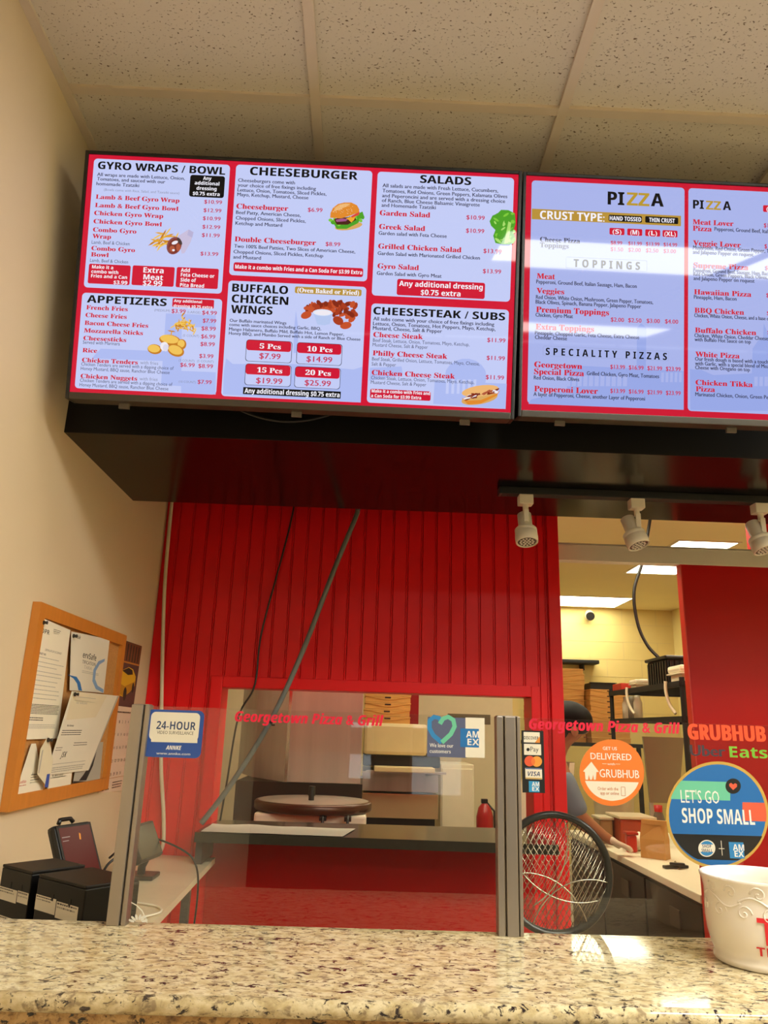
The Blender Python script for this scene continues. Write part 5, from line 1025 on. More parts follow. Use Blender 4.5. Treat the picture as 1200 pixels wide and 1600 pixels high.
GLASS_2 = [
('lettering', 'red italic shop name lettering across the top of the glass', [
('T', 'Georgetown Pizza & Grill', 650.72, 288.41, 237.1, 15.89, 'r')]),
('sticker', 'black strip of payment card marks', [
('B','sblk',638.67,195.27,673.13,286.13,0.5,0),
('B','cream',642.12,268.39,667.22,283.84,0.6,0),
('T', 'DISCOVER', 642.4, 272.87, 22.94, 4.77, 'k'),
('P','org',[(667.48,278.4),(667.22,268.39),(659.24,268.34)]),
('B','cream',642.26,249.99,668.72,266.22,0.6,0),
('P','sblk',[(651.14,257.96),(651.1,257.57),(650.99,257.2),(650.83,256.84),(650.61,256.5),(650.34,256.2),(650.03,255.94),(649.68,255.73),(649.3,255.57),(648.9,255.47),(648.5,255.43),(648.09,255.44),(647.7,255.52),(647.33,255.66),(646.99,255.85),(646.68,256.09),(646.43,256.38),(646.22,256.7),(646.08,257.05),(645.99,257.42),(645.97,257.81),(646.01,258.19),(646.11,258.57),(646.27,258.93),(646.49,259.27),(646.76,259.57),(647.07,259.83),(647.42,260.04),(647.8,260.2),(648.2,260.3),(648.6,260.34),(649.01,260.33),(649.4,260.25),(649.77,260.11),(650.11,259.92),(650.42,259.68),(650.67,259.39),(650.88,259.07),(651.03,258.72),(651.11,258.34)]),
('T', 'Pay', 651.97, 255.15, 12.91, 7.1, 'g'),
('P','mred',[(658.78,241.24),(658.65,240.03),(658.32,238.85),(657.81,237.72),(657.12,236.68),(656.27,235.74),(655.28,234.93),(654.18,234.26),(653.0,233.77),(651.75,233.45),(650.48,233.32),(649.21,233.38),(647.98,233.62),(646.82,234.05),(645.75,234.65),(644.8,235.4),(643.99,236.29),(643.35,237.3),(642.88,238.4),(642.61,239.56),(642.53,240.76),(642.66,241.97),(642.98,243.15),(643.49,244.28),(644.18,245.33),(645.03,246.28),(646.01,247.09),(647.12,247.76),(648.31,248.26),(649.55,248.58),(650.83,248.71),(652.1,248.65),(653.33,248.41),(654.5,247.98),(655.58,247.38),(656.53,246.62),(657.34,245.72),(657.98,244.71),(658.44,243.61),(658.71,242.44)]),
('P','morg',[(669.66,241.0),(669.53,239.79),(669.2,238.61),(668.68,237.48),(667.99,236.43),(667.14,235.49),(666.15,234.68),(665.05,234.02),(663.86,233.53),(662.62,233.21),(661.35,233.08),(660.08,233.14),(658.85,233.38),(657.68,233.81),(656.61,234.4),(655.66,235.16),(654.86,236.05),(654.22,237.06),(653.76,238.16),(653.49,239.32),(653.41,240.52),(653.54,241.73),(653.87,242.91),(654.38,244.04),(655.07,245.09),(655.92,246.04),(656.91,246.85),(658.02,247.52),(659.21,248.02),(660.46,248.33),(661.73,248.47),(663.0,248.41),(664.24,248.16),(665.41,247.74),(666.48,247.14),(667.43,246.38),(668.23,245.48),(668.87,244.47),(669.33,243.37),(669.6,242.2)]),
('P','mmix',[(656.24,246.8),(658.64,243.58),(659.16,240.78),(658.49,237.48),(655.95,234.6),(653.54,237.34),(652.92,240.6),(653.69,243.91)]),
('B','cream',643.52,214.98,669.26,230.97,0.6,0),
('B','sblue',643.91,229.39,669.35,230.79,0.2,0),
('B','gold2',643.62,215.25,668.97,216.93,0.2,0),
('T', 'VISA', 647.21, 219.44, 18.72, 6.52, 'nb'),
('B','abl2',648.53,196.41,664.83,212.07,0.3,0),
('T', 'AM', 653.27, 204.82, 11.29, 6.01, 'wb'),
('T', 'EX', 653.6, 197.93, 10.78, 5.98, 'wb')]),
('sticker', 'round orange delivery sticker', [
('P','gorg',[(827.05,229.34),(825.94,221.72),(823.63,214.29),(820.19,207.21),(815.69,200.66),(810.27,194.8),(804.04,189.76),(797.16,185.67),(789.81,182.61),(782.15,180.65),(774.37,179.85),(766.66,180.22),(759.19,181.74),(752.15,184.4),(745.7,188.11),(740.0,192.8),(735.19,198.36),(731.39,204.66),(728.69,211.55),(727.16,218.86),(726.86,226.41),(727.79,234.03),(729.93,241.53),(733.24,248.71),(737.64,255.41),(743.03,261.44),(749.28,266.65),(756.23,270.91),(763.71,274.11),(771.53,276.17),(779.49,277.02),(787.38,276.64),(795.02,275.06),(802.19,272.3),(808.73,268.44),(814.46,263.57),(819.25,257.84),(822.98,251.37),(825.55,244.35),(826.92,236.94)]),
('P','cream',[(817.43,214.94),(816.46,212.8),(815.34,210.66),(814.07,208.52),(812.62,206.39),(810.98,204.25),(809.11,202.12),(807.0,199.99),(804.57,197.86),(801.76,195.73),(798.44,193.61),(794.33,191.48),(788.81,189.36),(776.82,187.22),(772.7,187.21),(760.94,189.29),(755.64,191.4),(751.77,193.5),(748.67,195.61),(746.08,197.73),(743.89,199.84),(742.0,201.96),(740.37,204.08),(738.95,206.21),(737.73,208.33),(736.68,210.46),(735.79,212.59),(735.05,214.73)]),
('T', 'GET US', 764.66, 260.88, 21.97, 4.75, 'w'),
('T', 'DELIVERED', 745.07, 246.61, 63.68, 9.44, 'w'),
('T', 'with', 770.53, 238.91, 11.92, 3.29, 'w'),
('B','cream',762.68,240.19,769.6,240.74,0.1,0),
('B','cream',783.55,240.34,790.47,240.89,0.1,0),
('P','cream',[(732.38,228.44),(745.9,242.87),(757.11,228.23),(753.15,228.11),(751.63,216.91),(748.67,216.82),(748.02,224.24),(745.7,216.73),(742.74,216.65),(741.09,224.03),(739.78,216.56),(735.82,216.45),(735.31,227.59)]),
('T', 'GRUBHUB', 757.75, 220.8, 61.33, 11.66, 'w'),
('T', 'Order with the', 753.9, 202.18, 31.5, 4.62, 'o'),
('T', 'app or online', 757.53, 195.84, 28.5, 4.61, 'o'),
('B','orl',789.65,194.65,796.28,207.82,0.8,1)]),
('lettering', 'orange delivery name lettering', [
('T', 'GRUBHUB', 899.22, 280.64, 123.04, 23.15, 'O')]),
('lettering', 'dark and green delivery name lettering', [
('T', 'Uber', 900.27, 256.4, 56.1, 16.19, 'U'),
('T', 'Eats', 962.32, 255.88, 59.21, 16.19, 'V')]),
('sticker', 'large round blue sticker with gold rim', [
('P','gold2',[(1013.95,173.8),(1012.52,165.27),(1010.11,156.84),(1006.78,148.64),(1002.57,140.76),(997.52,133.29),(991.72,126.32),(985.24,119.95),(978.15,114.23),(970.55,109.24),(962.53,105.03),(954.19,101.66),(945.62,99.16),(936.93,97.55),(928.23,96.86),(919.62,97.1),(911.19,98.25),(903.06,100.31),(895.31,103.26),(888.05,107.05),(881.35,111.65),(875.31,117.01),(869.99,123.05),(865.46,129.72),(861.79,136.93),(859.02,144.6),(857.19,152.64),(856.33,160.94),(856.45,169.41),(857.56,177.95),(859.66,186.44),(862.71,194.77),(866.7,202.85),(871.56,210.56),(877.26,217.81),(883.7,224.49),(890.82,230.53),(898.53,235.82),(906.73,240.31),(915.3,243.93),(924.14,246.63),(933.13,248.38),(942.16,249.14),(951.1,248.91),(959.83,247.68),(968.24,245.49),(976.22,242.35),(983.66,238.31),(990.46,233.43),(996.55,227.77),(1001.83,221.41),(1006.25,214.43),(1009.75,206.94),(1012.29,199.02),(1013.85,190.79),(1014.4,182.35)]),
('P','shbl',[(1009.51,173.68),(1008.16,165.6),(1005.9,157.63),(1002.76,149.87),(998.78,142.4),(994.03,135.33),(988.56,128.74),(982.44,122.69),(975.75,117.28),(968.57,112.55),(960.99,108.57),(953.11,105.37),(945.02,103.0),(936.82,101.48),(928.59,100.82),(920.46,101.05),(912.5,102.14),(904.82,104.09),(897.5,106.88),(890.64,110.48),(884.32,114.84),(878.62,119.91),(873.6,125.64),(869.33,131.96),(865.87,138.79),(863.26,146.05),(861.54,153.66),(860.74,161.52),(860.87,169.54),(861.93,177.61),(863.91,185.64),(866.81,193.53),(870.57,201.16),(875.17,208.45),(880.55,215.3),(886.63,221.62),(893.36,227.31),(900.63,232.32),(908.36,236.55),(916.44,239.97),(924.78,242.52),(933.26,244.17),(941.77,244.89),(950.2,244.67),(958.43,243.51),(966.36,241.44),(973.88,238.47),(980.9,234.66),(987.32,230.05),(993.06,224.7),(998.04,218.69),(1002.21,212.1),(1005.52,205.01),(1007.92,197.53),(1009.39,189.74),(1009.92,181.76)]),
('P','mint',[(959.33,219.6),(959.13,217.52),(958.93,215.45),(958.73,213.37),(958.53,211.29),(958.33,209.22),(958.13,207.15),(957.93,205.08),(957.73,203.02),(957.54,200.96),(957.34,198.89),(957.14,196.83),(956.94,194.78),(956.74,192.72),(865.06,192.51),(865.94,194.57),(866.9,196.62),(867.94,198.68),(869.06,200.74),(870.27,202.81),(871.57,204.87),(872.97,206.94),(874.47,209.01),(876.07,211.09),(877.8,213.16),(879.64,215.24),(881.63,217.32),(883.76,219.4)]),
('P','shor',[(1009.49,191.0),(1009.86,188.94),(1010.15,186.89),(1010.38,184.85),(1010.55,182.8),(1010.64,180.75),(1010.67,178.71),(1010.63,176.67),(1010.53,174.63),(1010.37,172.59),(1010.14,170.56),(1009.85,168.52),(1009.49,166.49),(1009.07,164.46),(972.66,164.39),(972.86,166.42),(973.07,168.45),(973.27,170.49),(973.48,172.52),(973.68,174.56),(973.89,176.6),(974.09,178.64),(974.3,180.68),(974.5,182.72),(974.71,184.77),(974.92,186.82),(975.12,188.87),(975.33,190.92)]),
('P','sblk',[(1000.79,143.64),(999.12,140.94),(997.3,138.24),(995.3,135.55),(993.13,132.86),(990.75,130.17),(988.15,127.49),(985.3,124.81),(982.17,122.13),(978.7,119.46),(974.81,116.79),(970.41,114.12),(965.31,111.46),(959.18,108.79),(899.49,108.74),(893.85,111.38),(889.25,114.03),(885.35,116.69),(881.96,119.35),(878.99,122.01),(876.35,124.67),(874.0,127.34),(871.9,130.02),(870.03,132.69),(868.35,135.37),(866.85,138.06),(865.53,140.74),(864.36,143.44)]),
('P','sblk',[(975.18,214.08),(974.86,212.33),(974.25,210.61),(973.37,208.97),(972.24,207.46),(970.9,206.09),(969.36,204.92),(967.68,203.96),(965.88,203.25),(964.02,202.79),(962.15,202.6),(960.3,202.68),(958.52,203.04),(956.86,203.65),(955.35,204.52),(954.04,205.61),(952.95,206.9),(952.11,208.37),(951.55,209.96),(951.27,211.65),(951.29,213.39),(951.6,215.14),(952.2,216.86),(953.07,218.5),(954.19,220.03),(955.54,221.4),(957.08,222.58),(958.77,223.55),(960.57,224.27),(962.43,224.74),(964.32,224.93),(966.18,224.84),(967.97,224.49),(969.64,223.86),(971.15,222.99),(972.46,221.89),(973.55,220.59),(974.38,219.12),(974.94,217.51),(975.21,215.82)]),
('P','shor',[(962.69,208.16),(957.26,213.56),(957.57,216.82),(960.69,218.3),(963.46,216.06),(966.63,218.01),(969.48,216.7),(969.11,212.97)]),
('T', "LET'S GO", 880.91, 187.88, 59.11, 17.98, 'wt'),
('T', 'SHOP SMALL', 880.63, 159.22, 111.13, 20.93, 'W'),
('P','cream',[(927.57,124.65),(927.25,122.81),(926.61,121.01),(925.69,119.28),(924.5,117.69),(923.06,116.26),(921.43,115.02),(919.63,114.02),(917.71,113.26),(915.72,112.78),(913.7,112.59),(911.71,112.68),(909.8,113.05),(908.0,113.71),(906.37,114.62),(904.95,115.77),(903.76,117.13),(902.84,118.67),(902.22,120.35),(901.9,122.13),(901.9,123.97),(902.21,125.81),(902.83,127.62),(903.75,129.35),(904.94,130.95),(906.37,132.39),(908.0,133.64),(909.81,134.65),(911.74,135.41),(913.74,135.9),(915.76,136.1),(917.76,136.01),(919.69,135.63),(921.49,134.97),(923.13,134.05),(924.56,132.89),(925.74,131.51),(926.65,129.96),(927.27,128.28),(927.58,126.49)]),
('P','hblue',[(926.01,124.61),(925.73,122.99),(925.17,121.41),(924.36,119.89),(923.31,118.49),(922.06,117.23),(920.62,116.15),(919.04,115.26),(917.35,114.6),(915.6,114.18),(913.83,114.0),(912.08,114.08),(910.4,114.41),(908.82,114.99),(907.38,115.79),(906.13,116.8),(905.09,118.0),(904.28,119.36),(903.73,120.83),(903.45,122.4),(903.45,124.01),(903.73,125.63),(904.28,127.22),(905.08,128.73),(906.12,130.14),(907.38,131.41),(908.82,132.51),(910.41,133.4),(912.1,134.06),(913.86,134.49),(915.64,134.67),(917.4,134.59),(919.09,134.25),(920.67,133.67),(922.11,132.86),(923.36,131.84),(924.41,130.64),(925.21,129.28),(925.75,127.79),(926.02,126.23)]),
('B','cream',903.55,119.28,925.92,129.79,0.3,0),
('T', 'SHOP', 908.0, 125.02, 13.59, 4.46, 'n'),
('T', 'SMALL', 906.53, 119.21, 16.48, 4.45, 'n'),
('B','cream',937.72,115.15,936.78,135.62,0.1,0),
('B','cream',932.75,124.14,941.41,125.06,0.1,0),
('B','hblue',948.67,111.63,970.73,134.13,0.3,0),
('T', 'AM', 954.38, 122.71, 17.0, 8.48, 'wb'),
('T', 'EX', 955.94, 113.89, 14.06, 8.44, 'wb')]),
]
# ------------------------------------------------------------------ the room shell
YB, TW = 2.854, 0.12                 # red wall front, thickness
CEIL, SOF = 2.826, 2.058             # ceiling, underside of the soffit
FY, KY = -3.5, 8.95                  # shop front, far kitchen wall
g = G().box((-0.1, FY - 0.1, -0.1), (4.6, KY + 0.1, 0), M('floor tile', 'a39a8c', 0.35, var=0.1, scale=3)); structure('floor', g)
g = G().box((-0.1, FY - 0.1, -0.1), (0, KY + 0.1, CEIL + 0.1), WALL); structure('wall_left', g)
g = G().box((4.5, FY - 0.1, -0.1), (4.6, KY + 0.1, CEIL + 0.1), CREAM); structure('wall_right', g)
# unseen shop front: openings and middle pier shaped to place daylight mirrored in the glass
g = G()
px = [-0.1, 0.68, 0.88, 1.15, 1.56, 4.6]
WZ1 = 1.42
for i in (0, 2, 4): g.box((px[i], FY - 0.1, 0), (px[i + 1], FY, CEIL), STORE)
for i, WZ0 in ((1, 0.98), (3, 0.88)):
    g.box((px[i], FY - 0.1, 0), (px[i + 1], FY, WZ0), STORE); g.box((px[i], FY - 0.1, WZ1), (px[i + 1], FY, CEIL), STORE)
structure('wall_front', g)
for i, WZ0 in ((1, 0.98), (3, 0.88)):
    g = G()
    for a, b in (((px[i], WZ0), (px[i] + 0.02, WZ1)), ((px[i + 1] - 0.02, WZ0), (px[i + 1], WZ1)), ((px[i] + 0.02, WZ0), (px[i + 1] - 0.02, WZ0 + 0.02)), ((px[i] + 0.02, WZ1 - 0.02), (px[i + 1] - 0.02, WZ1))):
        g.box((a[0], FY - 0.08, a[1]), (b[0], FY - 0.02, b[1]), ALU)
    g.box((px[i] + 0.02, FY - 0.055, WZ0 + 0.02), (px[i + 1] - 0.02, FY - 0.049, WZ1 - 0.02), GLASS)
    structure('window_%d' % (1 if i == 1 else 2), g)
g = G().box((-6, -14, -0.12), (8, FY - 0.1, -0.02), M('car park asphalt', '77746f', 0.8, var=0.1)); structure('ground_outside', g)

# ceiling: tiles above a metal grid
TX = [0.0, 0.6195] + [0.6195 + 0.6096 * k for k in range(1, 7)]
TY = [1.512 + 0.6096 * k for k in range(-9, 3)]
LIGHTS_F = [(2, -3), (4, -3), (3, -7), (5, -1)]  # last entry is an extra panel out of view, added for more shop light
lamps = []
for i, j in LIGHTS_F: lamps.append((TX[i], TX[i + 2], 1.512 + 0.6096 * j, 1.512 + 0.6096 * (j + 1)))
lamps.append((TX[6], TX[7], 1.512 + 0.6096 * -5, 1.512 + 0.6096 * -3))  # another added panel out of view, brightens the shop
g = G()
ys = [FY] + [y for y in TY if FY < y < 2.7] + [2.854]
for i in range(len(TX)):
    x1 = TX[i + 1] if i + 1 < len(TX) else 4.5
    if x1 <= TX[i]: continue
    for k in range(len(ys) - 1):
        z = CEIL + 0.007 + 0.0015 * ((i * 7 + k * 3) % 3)
        g.box((TX[i] + 0.004, ys[k] + 0.004, z), (x1 - 0.004, ys[k + 1] - 0.004, z + 0.012), TILE)
g.box((-0.05, FY, CEIL + 0.03), (4.55, 2.9, CEIL + 0.09), GRID)
g.box((-0.05, 2.9, CEIL), (4.55, KY, CEIL + 0.09), M('kitchen ceiling paint', 'f0e0b6', 0.85, spec=0.2, var=0.06, scale=1.6, bump=0.15, bscale=22))
structure('ceiling', g)
g = G()
for x in TX[1:]: g.box((x - 0.012, FY, CEIL - 0.001), (x + 0.012, 2.85, CEIL + 0.012), GRID)
for y in ys[1:-1]: g.box((0.0, y - 0.012, CEIL), (4.5, y + 0.012, CEIL + 0.0125), GRID)
g.box((0.0, FY, CEIL - 0.002), (0.022, 2.85, CEIL + 0.012), GRID)
structure('trim_1', g)

def light_panel(name, x0, x1, y0, y1, z, mt, label, group):
    t = thing(name, label, 'ceiling light', ((x0 + x1) / 2, (y0 + y1) / 2, z), group)
    f = G(); w = 0.022
    for a, b in (((x0, y0), (x1, y0 + w)), ((x0, y1 - w), (x1, y1)), ((x0, y0 + w), (x0 + w, y1 - w)), ((x1 - w, y0 + w), (x1, y1 - w))):
        f.box((a[0], a[1], z - 0.006), (b[0], b[1], z), WHITEP)
    obj('frame', f, t)
    obj('diffuser', G().box((x0 + w, y0 + w, z - 0.004), (x1 - w, y1 - w, z - 0.001), mt), t)
    return t
FL = lamp_mat('shop lamp diffuser', *FRONT_LAMP); KL = lamp_mat('kitchen lamp diffuser', *KITCHEN_LAMP)
lb = ['ceiling light panel mirrored as a pale band across the pizza menu screen', 'ceiling light panel further right, mirrored at the right end of the pale band', 'ceiling light panel near the shop front, mirrored faintly low on the pizza screen', 'added ceiling light panel out of view to the right, before the soffit, brightening the shop', 'added ceiling light panel out of view to the right, behind the customer, brightening the shop']
for (x0, x1, y0, y1), l in zip(lamps, lb): light_panel('ceiling_light', x0 + 0.013, x1 - 0.013, y0 + 0.013, y1 - 0.013, CEIL, FL, l, 'shop ceiling lights')
light_panel('ceiling_light', 3.16, 3.66, 5.60, 6.88, CEIL, KL, 'long kitchen ceiling light crossing behind the metal rail', 'kitchen ceiling lights')
light_panel('ceiling_light', 2.50, 3.72, 8.165, 8.845, CEIL, KL, 'bright kitchen ceiling light nearest the far cream wall', 'kitchen ceiling lights')
light_panel('ceiling_light', 0.6, 1.8, 3.15, 3.75, CEIL, KL, 'added unseen ceiling light just behind the red wall, brightening the steel hood', 'kitchen ceiling lights')  # out of view, added to light the front of the steel hood
light_panel('ceiling_light', 2.6, 3.8, 3.35, 3.95, CEIL, KL, 'added unseen ceiling light brightening the white prep table', 'kitchen ceiling lights')  # added fill for the prep table, the panel itself is never seen
light_panel('ceiling_light', 1.25, 2.45, 4.35, 4.95, CEIL, KL, 'added unseen ceiling light brightening the kitchen worker and table', 'kitchen ceiling lights')  # extra unseen panel for light on worker, table and hood side

# soffit
g = G().box((0, 1.833, SOF), (4.5, 2.437, CEIL), BLACKG)
g.box((0, 1.830, SOF), (4.5, 1.833, CEIL), M('black satin paint', '0c0a08', 0.55, spec=0.25, var=0.2, scale=10, bump=0.08))
structure('soffit', g)

# red wall with serving opening, beadboard above
OX0, OX1, OZ0, OZ1, XJ = 0.275, 1.405, 0.985, 1.482, 1.525
g = G()
g.box((0, YB + 0.006, 0), (OX0, YB + TW, CEIL), RED); g.box((OX1, YB + 0.006, 0), (XJ, YB + TW, CEIL), RED)
g.box((OX0, YB + 0.006, OZ1), (OX1, YB + TW, CEIL), RED); g.box((OX0, YB + 0.0, 0), (OX1, YB + TW, OZ0), REDSM)
x = 0.0; bw = 0.0555
while x < 1.47:
    x1 = min(x + bw, 1.475)
    zb = 1.522 if (x1 > 0.235 and x < 1.432) else 0.0
    pr = [(x, 0.006), (x + 0.0015, 0.0), (x1 - 0.0085, 0.0), (x1 - 0.007, 0.005), (x1 - 0.0055, 0.0012), (x1 - 0.0025, 0.0012), (x1 - 0.001, 0.006)]
    vs = [(a, YB + b, zb) for a, b in pr] + [(a, YB + b, CEIL) for a, b in pr]; n = len(pr)
    g.raw(vs, [(i, i + 1, n + i + 1, n + i) for i in range(n - 1)], RED)
    x = x1
structure('wall_back', g)
g = G()
for a, b in (((0.232, OZ0 + 0.05), (OX0, 1.522)), ((OX1, OZ0 + 0.05), (1.434, 1.522)), ((OX0, OZ1), (OX1, 1.522))):
    g.box((a[0], YB - 0.012, a[1]), (b[0], YB + 0.01, b[1]), RED, 0.003)
g.box((1.480, YB - 0.008, 0), (XJ + 0.001, YB + TW + 0.004, CEIL), RED, 0.003)
structure('trim_2', g)
g = G().box((2.43, 3.06, 2.12), (4.5, 3.16, CEIL), RED); structure('wall_kitchen_right', g)
g = G().box((0, KY, 0), (4.5, KY + 0.1, CEIL), CREAM)
for k in range(12):
    z = 0.4 + k * 0.2032; g.box((2.3, KY - 0.002, z), (4.4, KY, z + 0.004), M('block joint', 'cfbd8c', 0.8))
    for j in range(6):
        xx = 2.4 + j * 0.4064 + (0.2032 if k % 2 else 0); g.box((xx, KY - 0.002, z), (xx + 0.004, KY, z + 0.2032), M('block joint', 'cfbd8c', 0.8))
structure('wall_kitchen_far', g)
g = G().box((4.43, 3.16, 0), (4.5, KY, CEIL), CREAM); structure('wall_kitchen_side', g)
g = G().box((0, 6.6, 0), (2.1, 6.7, CEIL), CREAM)
structure('wall_kitchen_partition', g)

# ------------------------------------------------------------------ menu screens
TVC = {'pan': ('c3ccf6', 1.0), 'pan2': ('a9b4ea', 1.0), 'wm': ('adbbf1', 1), 'wm2': ('98a8e6', 1), 'red': ('cf1534', 1), 'edge': ('d21434', 1), 'edge2': ('cc1432', 1), 'blk': ('0b0b0d', 1),
       'gold': ('b8913a', 1), 'oln': ('9aa2c8', 1), 'txt': ('33344a', 1), 'txt2': ('44475c', 1), 'redt': ('cf2338', 1), 'redp': ('c63a5c', 1), 'grey': ('8a8fa8', 1), 'white': ('f4f2fb', 1), 'gz': ('b9962f', 1),
       'fr1': ('e0a233', 1), 'fr2': ('f0c35a', 1), 'fr3': ('c47d22', 1), 'wrap1': ('c9bfdc', 1), 'wrap2': ('b8b2d6', 1), 'tort': ('8a4a48', 1), 'meat': ('7d3428', 1), 'meat2': ('b0573a', 1), 'wh': ('efeaf2', 1), 'wh2': ('dcd8ea', 1), 'dkg': ('4b3b3a', 1),
       'bun': ('e08a2c', 1), 'bun2': ('d9a860', 1), 'bunl': ('eeb673', 1), 'let': ('4da126', 1), 'let2': ('7cc83c', 1), 'let3': ('a9dc6c', 1), 'patty': ('4a2418', 1), 'onion': ('a4568a', 1), 'chz': ('f2a92c', 1), 'tom': ('d84a3c', 1), 'sd': ('f7e2b8', 1),
       'wg1': ('a93a1c', 1), 'wg2': ('c4502a', 1), 'wg3': ('842814', 1), 'cup': ('b4c6ee', 1), 'cup2': ('dfe6f8', 1)}
tvm = lambda c: screen_mat('screen ' + c, *TVC[c])
TST = {'H': ('H', 'blk', 0.022), 'Hg': ('H', 'gz', 0.022), 'I': ('S', 'redt', 0.035), 'P': ('n', 'redp', 0.035), 'D': ('n', 'txt', 0.03), 'N': ('n', 'txt2', 0), 'G': ('n', 'grey', 0.0), 'W': ('H', 'white', 0.012),
       'S': ('S', 'white', 0.025), 'K': ('S', 'txt', 0.02), 'M': ('H', 'blk', 0.02)}
def menu_screen(P, U, V, items, label, edge, tabs):
    P, U, V = Vector(P), Vector(U), Vector(V); Nn = U.cross(V).normalized()
    t = thing('menu_screen', label, 'menu screen', P, 'digital menu screens')
    def loc(x, y, z): return P + U * x + V * y + Nn * z
    g = G(); R = Matrix((U, V, Nn)).transposed()
    def slab(x0, y0, z0, x1, y1, z1, mt, bev=0.002):
        s = G().box((x0, y0, z0), (x1, y1, z1), mt, bev); g.raw([loc(*v) for v in s.v], s.f, mt)
    b, bb = 0.0085, 0.0165
    slab(-b, -bb, -0.05, 0, SCREEN_H + b, 0.004, BLACK); slab(SCREEN_W, -bb, -0.05, SCREEN_W + b, SCREEN_H + b, 0.004, BLACK)
    slab(0, SCREEN_H, -0.05, SCREEN_W, SCREEN_H + b, 0.004, BLACK)
    slab(0, -bb, -0.05, SCREEN_W, 0, 0.004, M('bezel chin', '3a342a', 0.35))
    slab(0, 0, -0.05, SCREEN_W, SCREEN_H, -0.004, BLACKM, 0)
    obj('bezel', g, t)
    f = Flat(P, U, V, tvm, 0.000006, 0.00005)
    f.poly(edge, [(0, 0), (SCREEN_W * 1000, 0), (SCREEN_W * 1000, SCREEN_H * 1000), (0, SCREEN_H * 1000)])
    for e in items:
        if e[0] == 'B': f.rrect(e[1], e[2], e[3], e[4], e[5], e[6], e[7])
        elif e[0] == 'P': f.poly(e[1], e[2])
        else:
            st = e[6]; sp = 1.0
            if st.endswith('_'): st = st[:-1]; sp = 1.7
            fo, co, of = TST[st]
            f.text(e[1], e[2], e[3], e[4], e[5], fo, co, of, sp)
    obj('display', f.g, t)
    for x in tabs:
        s = G().box((x - 0.012, -bb - 0.012, -0.032), (x + 0.012, -bb, -0.024), M('grey tab', '6a6257', 0.4)); q = G(); q.raw([loc(*v) for v in s.v], s.f, M('grey tab', '6a6257'))
        obj('mounting_tab', q, t)
    for x in (0.3, 0.72):
        a = loc(x, 0.25, -0.049)
        obj('wall_bracket', G().box((a.x - 0.02, a.y, a.z - 0.03), (a.x + 0.02, 1.834, a.z + 0.03), BLACKM), t)
    return t
menu_screen(*SCREEN_1, MENU_1, 'left menu screen listing gyro wraps, cheeseburgers, wings and salads', 'edge', (0.12, 0.53, 0.93))
menu_screen(*SCREEN_2, MENU_2, 'right menu screen listing pizza crusts, toppings and prices', 'edge2', (0.10, 0.52))
pts = []
for i in range(25):
    u = i / 24; pts.append((0.43 + 0.30 * u, 1.79 - 0.02 * math.sin(PI * u), 2.135 - 0.055 * math.sin(PI * u) ** 0.8 + 0.012 * u))
obj('power_cord', G().tube(pts, 0.0035, BLACK), label='black cord drooping in a loop below the left menu screen', cat='cord')

# ------------------------------------------------------------------ track lights under the soffit
g = G().box((1.18, 2.135, SOF - 0.022), (2.75, 2.170, SOF), BLACKM, 0.002)
t = thing('light_track', 'long black light track under the black soffit', 'light track', (1.18, 2.152, SOF)); obj('rail', g, t)
obj('end_cap', G().box((1.172, 2.134, SOF - 0.023), (1.18, 2.171, SOF - 0.001), BLACK, 0.001), t)
LAMPW = M('cream lamp metal', 'd9cdb8', 0.4, var=0.03)
def spot(x, tilt, label):
    y, z = 2.152, SOF - 0.022
    t = thing('spot_lamp', label, 'spotlight', (x, y, z), 'track spotlights')
    obj('adapter', G().box((x - 0.021, y - 0.018, z - 0.030), (x + 0.021, y + 0.018, z), LAMPW, 0.003), t)
    g = G().cyl((x, y, z - 0.03), (x, y, z - 0.052), 0.0085, LAMPW, n=14); g.box((x - 0.0075, y - 0.012, z - 0.092), (x + 0.0075, y - 0.005, z - 0.045), LAMPW, 0.002)
    obj('stem', g, t)
    top = Vector((x - tilt * 0.045, y + 0.018, z - 0.052)); d = Vector((tilt * 0.42, -0.30, -1)).normalized()
    g = G(); a = d.orthogonal()
    g.lathe([(0.0, 0), (0.017, 0), (0.0205, 0.003), (0.0205, 0.052), (0.022, 0.055)], top, LAMPW, 28, d); obj('barrel', g, t)
    g = G().lathe([(0.022, 0.05), (0.030, 0.053), (0.0325, 0.056), (0.0325, 0.064), (0.031, 0.066), (0.0325, 0.068), (0.0335, 0.085), (0.0325, 0.098), (0.029, 0.100), (0.0275, 0.096)], top, LAMPW, 32, d)
    hd = obj('head', g, t)
    g = G().lathe([(0.0, 0.096), (0.0275, 0.096)], top, M('lamp lens', '6d655a', 0.25), 28, d)
    u = d.orthogonal().normalized(); w = d.cross(u); c = top + d * 0.0968
    for r, n in ((0, 1), (0.0095, 6), (0.0185, 12)):
        for k in range(n):
            q = 2 * PI * k / n; g.cyl(c + (u * math.cos(q) + w * math.sin(q)) * r, c + (u * math.cos(q) + w * math.sin(q)) * r + d * 0.002, 0.0033, M('lamp cell', 'e4ddd0', 0.3), n=8)
    obj('lens', g, hd)
    return t
spot(1.252, 0.02, 'leftmost cream spotlight on the track, in front of the red beadboard')
spot(1.585, 0.55, 'middle cream spotlight on the track, before the kitchen opening')
spot(1.958, 0.45, 'cream spotlight on the track at the right edge of the photo')

